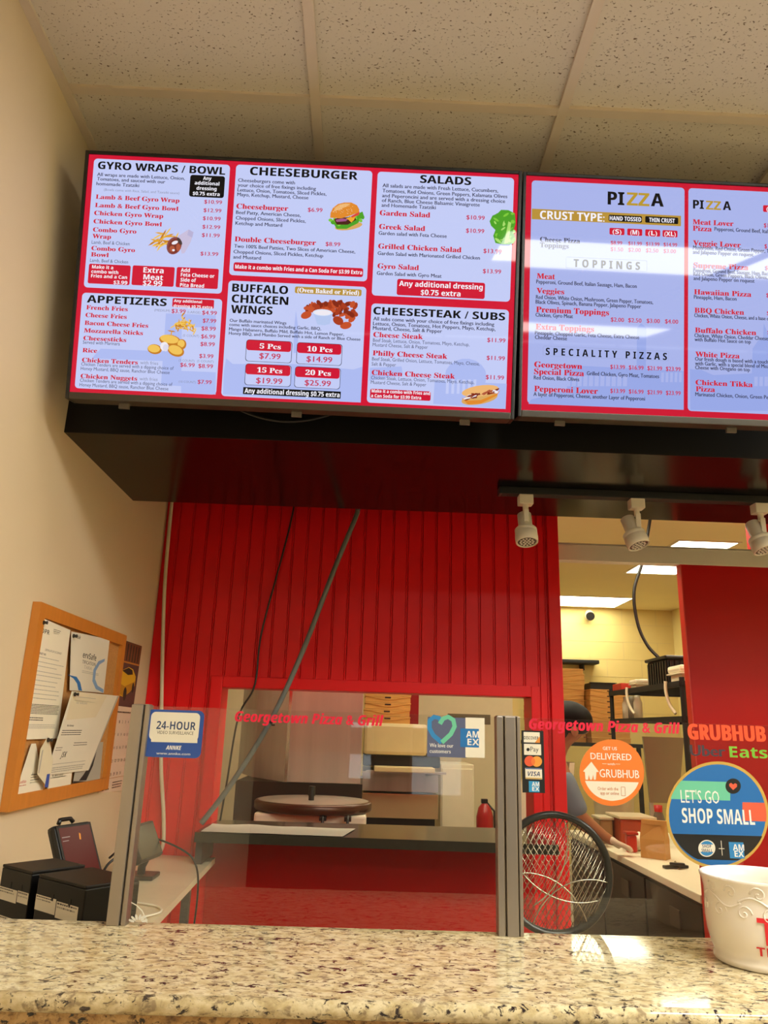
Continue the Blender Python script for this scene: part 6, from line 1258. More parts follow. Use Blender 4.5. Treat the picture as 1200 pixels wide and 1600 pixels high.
# ------------------------------------------------------------------ cables on the red wall
def smooth(pts, n=8):
    P = [Vector(p) for p in pts]; o = []
    for i in range(len(P) - 1):
        a, b, c, d = P[max(i - 1, 0)], P[i], P[i + 1], P[min(i + 2, len(P) - 1)]
        for k in range(n):
            u = k / n; o.append(0.5 * ((2 * b) + (c - a) * u + (2 * a - 5 * b + 4 * c - d) * u * u + (3 * b - a - 3 * c + d) * u ** 3))
    return o + [P[-1]]
obj('cable', G().tube(smooth([(0.018, 2.835, 2.30), (0.020, 2.835, 2.17), (0.027, 2.835, 1.88), (0.044, 2.835, 1.643), (0.070, 2.835, 1.36), (0.087, 2.835, 1.2), (0.112, 2.835, 1.05), (0.122, 2.835, 0.955), (0.122, 2.79, 0.93)]), 0.0068, M('cream cable sheath', 'd8c6a8', 0.45)), label='cream cable running down the left end of the red wall', cat='cable')
obj('cable', G().tube(smooth([(0.50, 2.838, 2.35), (0.491, 2.838, 2.163), (0.459, 2.838, 1.972), (0.403, 2.838, 1.679), (0.394, 2.832, 1.493), (0.345, 2.828, 1.379), (0.323, 2.83, 1.162), (0.31, 2.83, 1.03)]), 0.0035, BLACK), label='thin black cable hanging down the red beadboard to the left of the thick one', cat='cable')
gp = smooth([(0.79, 2.80, 2.40), (0.745, 2.78, 2.17), (0.735, 2.77, 2.12), (0.665, 2.75, 1.913), (0.565, 2.75, 1.606), (0.470, 2.75, 1.37), (0.358, 2.75, 1.168), (0.262, 2.75, 1.03)])
t = thing('cable', 'thick dark grey cable slanting down across the red wall to the ledge', 'cable', (0.262, 2.75, 1.03))
obj('sheath', G().tube(gp, 0.0095, M('grey cable sheath', '6c706d', 0.4)), t)
obj('cable_tie', G().lathe([(0.010, -0.004), (0.0115, 0), (0.010, 0.004)], (0.468, 2.75, 1.366), BLACK, 14, (0.38, 0, 0.9)).box((0.474, 2.745, 1.352), (0.486, 2.752, 1.358), BLACK), t)

# ------------------------------------------------------------------ ledge in the serving opening
LZ = 1.018
t = thing('serving_ledge', 'dark serving ledge projecting below the opening in the red wall', 'ledge', (0.80, 2.70, LZ - 0.03))
obj('shelf', G().prism([(0.268, 2.626, LZ - 0.03), (1.425, 2.575, LZ - 0.03), (1.425, 2.85, LZ - 0.03), (0.268, 2.85, LZ - 0.03)], (0, 0, 0.03), M('dark ledge stone', '2c2a22', 0.18, var=0.25, scale=40)), t)
obj('sill', G().box((OX0 + 0.002, 2.85, LZ - 0.03), (OX1 - 0.002, 2.975, LZ), M('dark ledge stone', '2c2a22')), t)
obj('bracket', G().box((0.268, 2.66, 0.9185), (0.29, 2.853, LZ - 0.031), M('grey bracket', '3a3434', 0.5)), t)
g = G(); nx, ny = 24, 8; vs = []
for j in range(ny):
    for i in range(nx):
        u, v = i / (nx - 1), j / (ny - 1)
        x = 0.285 + u * (0.455 + 0.04 * v); y = 2.632 - 0.02 * u + v * 0.20
        vs.append((x, y, LZ + 0.0016 + 0.003 * (0.5 + 0.5 * math.sin(u * 17 + v * 3)) * (0.3 + v) * (0.6 + 0.4 * math.sin(v * 7 + u * 5))))
g.raw(vs, [(j * nx + i, j * nx + i + 1, (j + 1) * nx + i + 1, (j + 1) * nx + i) for j in range(ny - 1) for i in range(nx - 1)], M('crinkled white paper', 'd9d3c2', 0.7), True)
obj('paper_sheet', g, label='crinkled white paper lying on the left half of the dark serving ledge', cat='paper')

# ------------------------------------------------------------------ granite counter
YG = 1.2214
g = G(); n = 10
pr = [(1.235, 1.05), (1.235, 1.07)] + [(0.932 - 0.010 * math.sin(a) - 0.0, 1.06 + 0.010 * math.cos(a)) for a in [PI * k / n for k in range(n + 1)]]
vs = [(-0.0, a, b) for a, b in pr] + [(2.6, a, b) for a, b in pr]; k = len(pr)
g.raw(vs, [(i, (i + 1) % k, k + (i + 1) % k, k + i) for i in range(k)] + [tuple(range(k))[::-1], tuple(range(k, 2 * k))], GRANITE)
for i in range(k):
    if 2 <= i < k - 1: g.sm[i] = True
obj('countertop', g, loc=(0, 1.08, 1.05), label='cream and black speckled granite countertop across the foreground', cat='countertop')
g = G().box((0, 0.945, 0.0), (2.6, 1.315, 1.049), BROWNST); 
obj('counter', g, label='brown stone counter base under the granite countertop', cat='counter')

# ------------------------------------------------------------------ glass guard
def post(x0, x1, label, grooves):
    t = thing('guard_post', label, 'post', ((x0 + x1) / 2, YG, 1.07), 'glass guard posts')
    g = G(); w = x1 - x0
    for a, b, d in grooves: g.box((x0 + a * w, YG - 0.012 + d, 1.07), (x0 + b * w, YG + 0.012, 1.376), ALU, 0.0012)
    obj('profile', g, t)
    obj('cap', G().box((x0 + 0.002, YG - 0.009, 1.376), (x1 - 0.002, YG + 0.011, 1.3772), ALU, 0.0004), t)
    for x in (x0 + w * 0.25, x0 + w * 0.8): pass
    return t
post(0.437, 0.4645, 'left aluminium post holding the end of the glass guard', ((0, 0.66, 0), (0.66, 0.76, 0.006), (0.76, 1.0, 0.001)))
post(0.999, 1.0355, 'middle aluminium post between the two glass panels', ((0, 0.27, 0.001), (0.27, 0.34, 0.006), (0.34, 0.80, -0.001), (0.80, 0.86, 0.006), (0.86, 1.0, 0.001)))
SM = {'red': ('e0143a', 0.4), 'sblue': ('27509c', 0.4), 'cream': ('e9e2cb', 0.5), 'navy': ('233a66', 0.5), 'greyt': ('55524c', 0.5), 'white': ('f0ece2', 0.5), 'slate': ('59607c', 0.4), 'hblue': ('2f86c0', 0.4), 'mint': ('6cc5a0', 0.4), 'abl': ('2272b4', 0.4), 'abl2': ('2f95c8', 0.4),
      'etch': ('e8e4d4', 0.6), 'sblk': ('1a1815', 0.4), 'org': ('e08a2c', 0.5), 'mred': ('e0562c', 0.5), 'morg': ('e89a34', 0.5), 'mmix': ('e6742c', 0.5), 'gold2': ('c9a24a', 0.35), 'gorg': ('ea7a24', 0.45), 'orl': ('c8642c', 0.5), 'shbl': ('1f6bb0', 0.4), 'shor': ('dd5b3c', 0.45), 'orange': ('f2501e', 0.45), 'dark': ('3a2a33', 0.5), 'green': ('74b62c', 0.45), 'blk': ('1c1a18', 0.5)}
dim = lambda h: ''.join('%02x' % int(int(h[i:i + 2], 16) * 0.88) for i in (0, 2, 4))
stm = lambda c: M('sticker ' + c, dim(SM[c][0]), SM[c][1], var=0.02)
SST = {'r': ('R', 'red', 0.03), 'n': ('H', 'navy', 0), 'g': ('n', 'greyt', 0.01), 'wi': ('R', 'white', 0.01), 'w': ('n', 'white', 0.01), 'wb': ('H', 'white', 0), 'k': ('H', 'blk', 0), 'nb': ('R', 'navy', 0), 'o': ('n', 'orl', 0.006), 'O': ('H', 'orange', 0.05), 'U': ('n', 'dark', 0.06), 'V': ('H', 'green', 0), 'W': ('H', 'white', 0), 'wt': ('n', 'white', 0.0)}
def glass_panel(x0, x1, label, data):
    t = thing('glass_panel', label, 'glass panel', ((x0 + x1) / 2, YG, 1.07), 'glass guard panels')
    obj('pane', G().box((x0, YG - 0.003, 1.0702), (x1, YG + 0.003, 1.375), GLASS, 0.0006, seg=1), t)
    for nm, lb, es in data:
        f = Flat((0.4, YG - 0.0032, 1.07), (1, 0, 0), (0, 0, 1), stm, 0.000008)
        for e in es:
            if e[0] == 'B': f.rrect(e[1], e[2], e[3], e[4], e[5], e[6], e[7])
            elif e[0] == 'P': f.poly(e[1], e[2])
            else:
                fo, co, of = SST[e[6]]; f.text(e[1], e[2], e[3], e[4], e[5], fo, co, of)
        obj(nm, f.g, t, label=lb)
    return t
glass_panel(0.463, 1.000, 'left glass guard panel with blue surveillance sticker and red lettering', GLASS_1)
glass_panel(1.034, 1.95, 'right glass guard panel with card strip and round delivery stickers', GLASS_2)
# ------------------------------------------------------------------ side worktop with till gear
WZ = 0.917
t = thing('worktop', 'pale laminate side worktop behind the granite counter, against the red wall', 'worktop', (0.16, 2.1, WZ - 0.02))
obj('top', G().prism([(0.003, 1.32, WZ - 0.018), (0.56, 1.32, WZ - 0.018), (0.56, 1.62, WZ - 0.018), (0.340, 1.80, WZ - 0.018), (0.309, 2.805, WZ - 0.018), (0.003, 2.85, WZ - 0.018)], (0, 0, 0.018), M('pale laminate', 'ddcfae', 0.35, var=0.04)), t)
for x, y in ((0.285, 2.5), (0.03, 2.5), (0.30, 1.5)):
    obj('leg', G().box((x - 0.012, y - 0.012, 0), (x + 0.012, y + 0.012, WZ - 0.018), M('grey leg', '56504a', 0.4), 0.002), t)
E1, E2 = Vector((0.783, -0.622, 0)), Vector((0.622, 0.783, 0))
RP = Matrix((E1, E2, Vector((0, 0, 1)))).transposed()
lab = M('white label', 'e6dfcc', 0.6, var=0.02); ink = M('label ink', '4a463f', 0.6)
def printer(o, w, label, labels):
    o = Vector(o); t = thing('receipt_printer', label, 'printer', o, 'black receipt printers')
    def ob(nm, a, c, mt, bev, par=t):
        s = G().box(a, c, mt, bev); q = G(); q.raw([o + RP @ Vector(v) for v in s.v], s.f, mt); return obj(nm, q, par)
    H = 1.10 - WZ; D = 0.10
    ob('body', (0, 0, 0.006), (w, D, H - 0.005), M('printer plastic', '0c0b0a', 0.35, spec=0.25, var=0.15), 0.002)
    ob('lid', (0, 0, H - 0.0049), (w, D, H), M('printer lid', '15110e', 0.45, spec=0.25), 0.0015)
    for x in (0.015, w - 0.015):
        for y in (0.02, D - 0.02): ob('foot', (x - 0.008, y - 0.008, 0), (x + 0.008, y + 0.008, 0.0062), BLACKM, 0.001)
    for x in (w * 0.36, w * 0.72): ob('latch_slot', (x - 0.003, -0.0006, H - 0.034), (x + 0.003, 0.002, H - 0.024), BLACKM, 0)
    for k, (x0, x1, z0, z1, n) in enumerate(labels):
        f = Flat(o + RP @ Vector((0, -0.0004, 0)), E1, (0, 0, 1), lambda c: lab if c == 'l' else ink, 0.00002)
        f.poly('l', [(x0, z0), (x1, z0), (x1, z1), (x0, z1)])
        f.lines('k', x0 + 2, z0 + 1.5, x1 - 2, z1 - 1.5, n, (z1 - z0) / n * 0.4, 0.25, k)
        obj('label', f.g, t)
    return t
printer((0.161, 1.488, WZ), 0.100, 'black receipt printer at the left edge, labels facing the counter', [(2, 62, 128, 148, 4), (64, 99, 131, 149, 3), (14, 86, 78, 104, 6)])
printer((0.2585, 1.406, WZ), 0.139, 'wider black receipt printer between the left post and the other printer', [(1, 62, 130, 153, 5), (64, 126, 127, 151, 4), (100, 124, 92, 114, 2), (18, 70, 82, 94, 2)])

def tablet(P, U, V, w, h, label, back, base, name='tablet_terminal'):
    P, U, V = Vector(P), Vector(U).normalized(), Vector(V).normalized(); Nn = U.cross(V).normalized(); V = Nn.cross(U)
    R = Matrix((U, V, Nn)).transposed(); t = thing(name, label, 'tablet', Vector(base))
    def put(g, a, c, mt, bev=0.0):
        s = G().box(a, c, mt, bev); g.raw([P + R @ Vector(v) for v in s.v], s.f, mt); return g
    obj('case', put(put(G(), (0, 0, -0.022), (w, h, -0.001), BLACK, 0.008), (0.004, 0.004, -0.001), (w - 0.004, h - 0.004, 0.001), BLACK, 0.0005), t)
    if back is None:
        obj('screen', put(G(), (0.009, 0.009, 0.0009), (w - 0.009, h - 0.009, 0.0016), M('dark till screen', '23221f', 0.25, var=0.6, scale=40)), t)
    elif back:
        g = put(put(G(), (w * 0.3, h * 0.15, -0.040), (w * 0.7, h * 0.7, -0.021), M('terminal grey', '4a4842', 0.45, var=0.25, scale=30), 0.006), (0.01, 0.01, -0.026), (w - 0.01, h - 0.01, -0.0215), M('terminal grey', '4a4842'), 0.002)
        obj('back_cover', g, t)
    else:
        f = Flat(P + Nn * 0.001, U, V, lambda c: {'s': screen_mat('till screen', '6a231c', 0.7, 0.06, 0.2), 'o': screen_mat('till icon', 'f0902c', 0.9, 0.06, 0.2), 'w': screen_mat('till glyph', 'c9a89a', 0.6, 0.06, 0.2)}[c], 0.00002)  # dark red glow stands for the red wall mirrored in the screen
        f.poly('s', [(9, 9), (w * 1000 - 9, 9), (w * 1000 - 9, h * 1000 - 9), (9, h * 1000 - 9)])
        f.poly('o', [(w * 560, h * 700), (w * 600, h * 690), (w * 620, h * 790), (w * 580, h * 810)]); f.poly('w', [(w * 120, h * 760), (w * 330, h * 760), (w * 330, h * 775), (w * 120, h * 775)])
        f.poly('w', [(w * 120, h * 700), (w * 280, h * 700), (w * 280, h * 712), (w * 120, h * 712)])
        obj('screen', f.g, t)
        q = G(); q.tube([P + R @ Vector((w * 0.25 + i * 0.006, h + 0.008 + (0.004 if 0 < i < 7 else -0.004), -0.012)) for i in range(8)], 0.0045, BLACK); obj('handle', q, t)
    b = Vector(base); c = P + R @ Vector((w * 0.5, h * 0.12, -0.015))
    g = G().box((b.x - 0.045, b.y - 0.045, b.z), (b.x + 0.045, b.y + 0.045, b.z + 0.012), BLACK, 0.004); g.tube([(b.x, b.y, b.z + 0.01), (b.x, b.y, (b.z + c.z) / 2), tuple(c)], 0.012, BLACK)
    obj('stand', g, t)
    return t
tablet((0.222, 1.655, 1.035), (0.07, 0.172, 0), (-0.052, 0.012, 0.105), 0.108, 0.122, 'black tablet behind the receipt printers, mirrored red wall put into its screen colour', False, (0.235, 1.715, WZ))
tablet((0.198, 2.28, 0.977), (0.02, 0.17, 0), (-0.045, 0.005, 0.095), 0.17, 0.105, 'dark tablet terminal on the worktop, half hidden behind the left post', None, (0.165, 2.42, WZ))
obj('charging_cord', G().tube(smooth([(0.272, 1.742, 1.075), (0.292, 1.715, 1.09), (0.312, 1.68, 1.10), (0.318, 1.64, 1.095), (0.30, 1.62, 1.07), (0.285, 1.62, 0.99), (0.28, 1.63, 0.925)]), 0.0025, BLACK), label='black charging cord looping beside the red screened tablet', cat='cord')
obj('charging_cord', G().tube(smooth([(0.19, 2.45, 1.02), (0.25, 2.45, 1.0), (0.30, 2.45, 0.972), (0.322, 2.45, 0.93), (0.326, 2.46, 0.86), (0.32, 2.47, 0.75)]), 0.0028, BLACK), label='thin black cord from the rear terminal falling over the worktop edge', cat='cord')
obj('charging_cord', G().tube(smooth([(0.30, 1.93, 0.922), (0.33, 1.99, 0.921), (0.31, 2.05, 0.921), (0.24, 2.09, 0.921), (0.20, 2.12, 0.921)]), 0.0025, M('white cord', 'e4dcc8', 0.5)), label='white cord lying on the pale worktop behind the glass', cat='cord')

# ------------------------------------------------------------------ cork board, papers and calendar on the left wall
WOOD = M('orange pine', 'c47a2c', 0.45, var=0.16, scale=9, stretch=(1, 6, 1))
Y0, Y1, Z0, Z1 = 1.805, 2.482, 1.151, 1.617
t = thing('cork_board', 'orange wood framed cork board hung on the beige left wall', 'notice board', (0, 2.14, Z0))
fw = 0.034
g = G()
for q in ([(Y0, Z0), (Y0 + fw, Z0 + fw), (Y0 + fw, Z1 - fw), (Y0, Z1)], [(Y0, Z1), (Y0 + fw, Z1 - fw), (Y1 - fw, Z1 - fw), (Y1, Z1)], [(Y1, Z1), (Y1 - fw, Z1 - fw), (Y1 - fw, Z0 + fw), (Y1, Z0)], [(Y1, Z0), (Y1 - fw, Z0 + fw), (Y0 + fw, Z0 + fw), (Y0, Z0)]):
    g.prism([(0.001, a, b) for a, b in q], (0.020, 0, 0), WOOD)
obj('frame', g, t)
obj('cork', G().box((0.001, Y0 + fw, Z0 + fw), (0.010, Y1 - fw, Z1 - fw), M('cork', 'b98244', 0.9, var=0.3, scale=160)), t)
PM = {'p': 'e6dcc4', 'p2': 'ded6c2', 'q': 'd9cdae', 'k': '4b463e', 'b': '2b6fae', 'lb': '7fa0c4', 'r': 'b8402e', 'gy': 'aaa597', 'dk': '35322d', 'kh': '20201f', 'br': '6d3f22', 'dgr': '57433a', 'bl': '2c4a9c',
      'yl': 'd9a41e', 'yl2': 'b8801a', 'gl': '2b2118', 'pl': '5b3a34', 'lp': 'dcc2aa', 'or': 'b9772c'}
pm = lambda c: M('paper ink ' + c, PM[c], 0.7, var=0.03)
def paper(name, x, label, cat, draw, group=None, V=None, P=None):
    f = Flat(P or (x, 0, 0), (0, 1, 0), V or (0, 0, 1), pm, 0.00004)
    draw(f)
    return obj(name, f.g, label=label, cat=cat, group=group)
def sheet(f, col, pts):
    """a sheet with a real back and edge"""
    f.poly(col, pts); n = len(pts); k = f.g.m(pm(col)); f.z -= 0.0006; a = [f.pt(*p) for p in pts]; f.z += 0.0006; b = [f.pt(*p) for p in pts]
    f.g.raw(a + b, [tuple(range(n))[::-1]] + [(i, (i + 1) % n, n + (i + 1) % n, n + i) for i in range(n)], pm(col))
def form(f):
    sheet(f, 'p', [(1835, 1304), (2030, 1304), (2012, 1576), (1822, 1582)])
    f.text('DPR', 1838, 1548, 45, 11, 'H', 'k'); f.lines('k', 1905, 1541, 1955, 1566, 6, 1.6, 0.4, 3)
    f.text('CO', 1908, 1521, 36, 17, 'n', 'k', 0.02); f.text('CERTIFICATE OF OCCUPANCY', 1872, 1509, 105, 5, 'n', 'k', 0.01)
    f.text('PERMIT NO.', 1835, 1498, 48, 5, 'H', 'k')
    for i, y in enumerate((1489, 1478, 1468, 1456, 1447, 1435, 1424, 1414, 1404, 1394)): f.lines('gy', 1836, y, 2010, y + 5, 1, 1.6, 0.3, i)
    f.lines('k', 1838, 1360, 2010, 1384, 7, 1.4, 0.05, 21); f.lines('k', 1840, 1344, 1925, 1354, 2, 2.2, 0.2, 8); f.lines('gy', 1838, 1327, 2015, 1338, 3, 1.4, 0.2, 9)
paper('permit_form', 0.0185, 'white occupancy permit form pinned at the upper left of the cork board', 'paper', form)
def cert(f):
    sheet(f, 'p2', [(2060, 1425), (2330, 1430), (2322, 1587), (2015, 1573)])
    f.text('ervSafe', 2120, 1515, 108, 16, 'H', 'k'); f.text('TIFICATION', 2122, 1500, 106, 9, 'n', 'k', 0.01); f.text('TARA', 2140, 1487, 62, 9, 'n', 'gy')
    f.lines('gy', 2130, 1474, 2270, 1482, 2, 1.4, 0.2, 4); f.text('Osk', 2045, 1560, 42, 10, 'R', 'k')
    P = [(2300, 1520), (2262, 1508), (2238, 1488), (2240, 1465), (2268, 1448), (2325, 1440)]; Q = [(2300, 1528), (2248, 1516), (2216, 1490), (2220, 1458), (2256, 1438), (2325, 1430)]
    for i in range(5): f.poly('lb', [P[i], P[i + 1], Q[i + 1], Q[i]]); f.z -= f.step
    f.poly('b', [(2032, 1463), (2075, 1456), (2105, 1445), (2122, 1428), (2150, 1428), (2128, 1449), (2095, 1462)])
paper('certificate', 0.0205, 'certificate with blue curved bands pinned at the upper right of the cork board', 'certificate', cert)
def cardw(f):
    sheet(f, 'p', [(1831, 1181), (1995, 1182), (1950, 1240), (1905, 1294), (1880, 1294)])
    f.text('Lotto', 1840, 1207, 42, 8, 'S', 'r'); f.lines('r', 1842, 1199, 1885, 1204, 1, 2, 0.1, 3); f.lines('k', 1905, 1190, 1955, 1225, 6, 1.8, 0.4, 5); f.text('Fermin', 1910, 1222, 40, 6, 'n', 'k', 0.015)
paper('leaflet', 0.0170, 'white leaflet with red lettering at the lower left of the cork board', 'leaflet', cardw)
def fold(f):
    sheet(f, 'q', [(1908, 1225), (1990, 1186), (1992, 1250), (1968, 1282), (1938, 1310), (1905, 1282)])
    f.poly('bl', [(1962, 1193), (1985, 1190), (1984, 1222), (1966, 1222)]); f.poly('gy', [(1912, 1228), (1918, 1226), (1922, 1280), (1914, 1278)])
paper('folded_note', 0.0300, 'folded cream note pinned over the white leaflet', 'note', fold)
def card2(f):
    sheet(f, 'p', [(2012, 1180), (2168, 1184), (2165, 1225), (2015, 1228)]); f.lines('gy', 2022, 1188, 2150, 1220, 4, 2, 0.3, 2); f.poly('bl', [(2120, 1184), (2166, 1186), (2165, 1192), (2121, 1190)]); f.text('N Moreno', 2030, 1212, 75, 8, 'R', 'k')
paper('business_card', 0.0180, 'small white card below the pinned letter, beside the grey flyer', 'card', card2)
def flyer(f):
    sheet(f, 'gy', [(2188, 1186), (2408, 1170), (2395, 1290), (2200, 1290)]); f.poly('kh', [(2230, 1190), (2290, 1188), (2330, 1225), (2345, 1262), (2325, 1262), (2300, 1228), (2262, 1205)]); f.poly('kh', [(2188, 1186), (2408, 1170), (2408, 1177), (2188, 1192)])
paper('flyer', 0.0165, 'grey flyer with a black curve at the lower right of the cork board', 'flyer', flyer)
def letter(f):
    sheet(f, 'p2', [(-20, -205), (280, -208), (385, 4), (0, 0)])
    f.poly('gy', [(285, -205), (278, -208), (368, 2), (383, 4)])
    sheet(f, 'q', [(12, -72), (225, -62), (275, 0), (4, 0)])
    f.lines('gy', 30, -28, 200, -8, 2, 1.5, 0.3, 4); f.text('to whom', 50, -30, 80, 7, 'n', 'gy')
    f.text('Re: licence', 30, -88, 45, 5, 'H', 'k'); f.lines('k', 5, -112, 170, -96, 3, 1.8, 0.2, 6); f.lines('k', 110, -140, 215, -128, 2, 1.8, 0.2, 7); f.lines('k', -5, -150, 40, -138, 2, 1.6, 0.2, 8)
    f.text('JSK', 40, -165, 40, 14, 'R', 'k'); f.lines('gy', -12, -186, 240, -176, 1, 1.6, 0.05, 9); f.lines('gy', -14, -203, 250, -188, 3, 2.4, 0.1, 10)
paper('letter', 0, 'signed letter with a cream note, hanging loose over the right of the cork board', 'letter', letter, V=(0.13, 0, 0.99), P=(0.048, 2.004, 1.421))
def calendar(f):
    sheet(f, 'lp', [(2450, 1140), (2702, 1131), (2715, 1400), (2460, 1400)])
    sheet(f, 'pl', [(2463, 1399), (2705, 1397), (2722, 1608), (2458, 1606)])
    f.poly('br', [(2460, 1540), (2714, 1542), (2721, 1606), (2459, 1604)])
    for i in range(8): f.poly('gl', [(2466 + i * 31, 1545), (2476 + i * 31, 1545), (2482 + i * 31, 1600), (2470 + i * 31, 1600)]); f.z -= f.step
    f.up(); f.poly('or', [(2460, 1536), (2714, 1538), (2714, 1543), (2460, 1541)])
    f.poly('yl', [(2466, 1462), (2470, 1488), (2500, 1505), (2540, 1512), (2600, 1526), (2650, 1522), (2690, 1500), (2692, 1470), (2640, 1445), (2580, 1428), (2520, 1432), (2475, 1448)])
    f.poly('gl', [(2535, 1510), (2600, 1524), (2645, 1519), (2655, 1505), (2600, 1500)]); f.poly('yl2', [(2466, 1462), (2520, 1470), (2580, 1462), (2690, 1485), (2692, 1470), (2640, 1445), (2580, 1428), (2475, 1448)])
    for x, y, a, b in ((2496, 1448, 14, 18), (2590, 1438, 18, 22), (2672, 1462, 12, 17)): f.poly('gl', [(x + a * math.cos(k * PI / 7), y + b * math.sin(k * PI / 7)) for k in range(14)])
    f.poly('gl', [(2462, 1366), (2500, 1368), (2500, 1396), (2462, 1396)]); f.poly('yl', [(2466, 1374), (2496, 1376), (2494, 1386), (2470, 1386)])
    for r in range(5):
        for c in range(7):
            n = r * 7 + c - 2
            if 1 <= n <= 31: f.text(str(n), 2470 + c * 32, 1345 - r * 40, 8 if n < 10 else 15, 9, 'n', 'dgr', 0.01); f.z -= f.step
    f.up(); f.lines('dgr', 2500, 1372, 2680, 1384, 1, 4, 0.1, 3); f.lines('or', 2455, 1176, 2700, 1178, 1, 1.2, 0.0, 2); f.text('CALL', 2470, 1145, 70, 22, 'H', 'dgr'); f.lines('dgr', 2570, 1142, 2690, 1166, 3, 3, 0.3, 5)
paper('calendar', 0.003, 'wall calendar with a yellow car picture, hung right of the cork board', 'calendar', calendar)
PINM = M('dark push pin', '2a241e', 0.3)
for (y, z, x), l in (((1.835, 1.572, 0.0192), 'dark push pin at the top left corner of the permit form'), ((2.03, 1.563, 0.0212), 'dark push pin at the top left of the blue banded certificate'), ((2.022, 1.414, 0.0485), 'dark push pin holding the loose letter'), ((1.938, 1.302, 0.0306), 'dark push pin through the tip of the folded cream note')):
    obj('push_pin', G().lathe([(0.0, 0.012), (0.0045, 0.011), (0.003, 0.006), (0.0055, 0.002), (0.005, 0.0)], (x, y, z), PINM, 14, (1, 0, 0)), label=l, cat='push pin', group='push pins on the cork board')

# ------------------------------------------------------------------ mug on the counter
CER = M('cream glazed ceramic', 'e9e0d2', 0.14, spec=0.5, var=0.015, scale=5)
mc = Vector((1.338, 1.114, 1.07))
t = thing('mug', 'cream glazed mug with a raised vine and red lettering on the granite counter', 'mug', mc)
prof = [(0.0, 0.001), (0.0605, 0.0), (0.0645, 0.003), (0.0645, 0.008), (0.0630, 0.012), (0.0665, 0.022), (0.0700, 0.036), (0.0716, 0.052), (0.0716, 0.066), (0.0708, 0.078), (0.0710, 0.088), (0.0728, 0.097), (0.0750, 0.103), (0.0755, 0.1055), (0.0735, 0.107), (0.0712, 0.105), (0.0682, 0.093), (0.0675, 0.07), (0.066, 0.04), (0.058, 0.02), (0.0, 0.015)]
obj('body', G().lathe(prof, mc, CER, 72), t)
def rad(z):
    for (r0, z0), (r1, z1) in zip(prof[1:13], prof[2:14]):
        if z0 <= z <= z1: return r0 + (r1 - r0) * (z - z0) / (z1 - z0)
    return 0.065
def surf(a, z, e=0.0004): r = rad(z) + e; return mc + Vector((r * math.sin(a), -r * math.cos(a), z))   # a = 0 faces the customer
g = G()
for rep in range(4):
    a0 = -1.75 + rep * 0.9
    g.tube([surf(a0 + 0.95 * i / 30, 0.080 + 0.007 * math.sin(i / 30 * 2 * PI), 0.0) for i in range(31)], 0.0014, CER, 6)
    for da, dz, sg, k in ((0.10, -0.012, 1, 0.010), (0.36, 0.012, -1, 0.010), (0.52, -0.013, 1, 0.011), (0.78, 0.011, -1, 0.009)):
        g.tube([surf(a0 + da + sg * (k * (1 - i / 16)) * math.cos(i * 0.55) / 0.071, 0.080 + dz + k * (1 - i / 16) * math.sin(i * 0.55), 0.0) for i in range(16)], 0.0012, CER, 6)
obj('vine_relief', g, t)
INK = M('red marker ink', 'd3232c', 0.5)
g = G()
for body, w, h, a0, z in (('TIPS', 0.086, 0.031, -0.55, 0.035), ('THANK YOU', 0.105, 0.0105, -0.60, 0.0215), ('LOVE', 0.036, 0.008, -0.40, 0.0115)):
    vs, fs, x0, x1 = text_geo(body, 'H', 0.0)
    kx, ky = w / (x1 - x0), h / cap('H', 0.0)
    g.raw([surf(a0 + (v[0] - x0) * kx / 0.070, z + v[1] * ky, 0.0018) for v in vs], fs, INK)
obj('lettering', g, t, label='red hand lettering')
obj('handle', G().tube([mc + Vector((0.068 + 0.030 * math.sin(PI * i / 14), 0.03 * math.sin(PI * i / 14), 0.03 + 0.055 * i / 14)) for i in range(15)], 0.006, CER, 10), t)

# ------------------------------------------------------------------ round wire racket behind the right glass
rc = Vector((1.1006, 1.285, 1.1436)); RR = 0.0905
t = thing('mesh_racket', 'round black rimmed wire mesh racket head leaning behind the right glass panel', 'racket', rc - Vector((0, 0, RR)))
g = G().lathe([(RR - 0.010, -0.006), (RR - 0.003, -0.008), (RR, -0.004), (RR, 0.004), (RR - 0.003, 0.008), (RR - 0.010, 0.006), (RR - 0.010, -0.006)], rc, M('racket rim', '22221f', 0.3), 64, (0, -1, 0)); obj('rim', g, t)
WIRE = M('bright wire', 'cfc7b2', 0.25, metal=0.9, var=0.02)
g = G()
for ang, yy in ((math.radians(62), -0.003), (math.radians(-58), 0.003), (math.radians(55), 0.0045)):
    d = Vector((math.cos(ang), 0, math.sin(ang))); nn = Vector((-math.sin(ang), 0, math.cos(ang))); r = RR - 0.009
    for k in range(-10, 11):
        s = k * 0.0078
        if abs(s) < r: h = math.sqrt(r * r - s * s); c = rc + nn * s + Vector((0, yy, 0)); g.tube([c - d * h, c + d * h], 0.00048, WIRE, 5)
obj('wire_mesh', g, t)
g = G()
for cx, cz, cr, a0, a1 in ((-0.045, -0.095, 0.095, 10, 110), (0.035, 0.075, 0.115, 185, 285), (0.055, -0.105, 0.098, 70, 165), (-0.09, 0.05, 0.11, -60, 40)):
    pts = []
    for i in range(40):
        a = math.radians(a0 + (a1 - a0) * i / 39); p = Vector((cx + cr * math.cos(a), 0, cz + cr * math.sin(a)))
        if p.length < RR - 0.008: pts.append(rc + p + Vector((0, -0.006, 0)))
    if len(pts) > 2: g.tube(pts, 0.0011, WIRE, 6)
obj('support_wire', g, t)

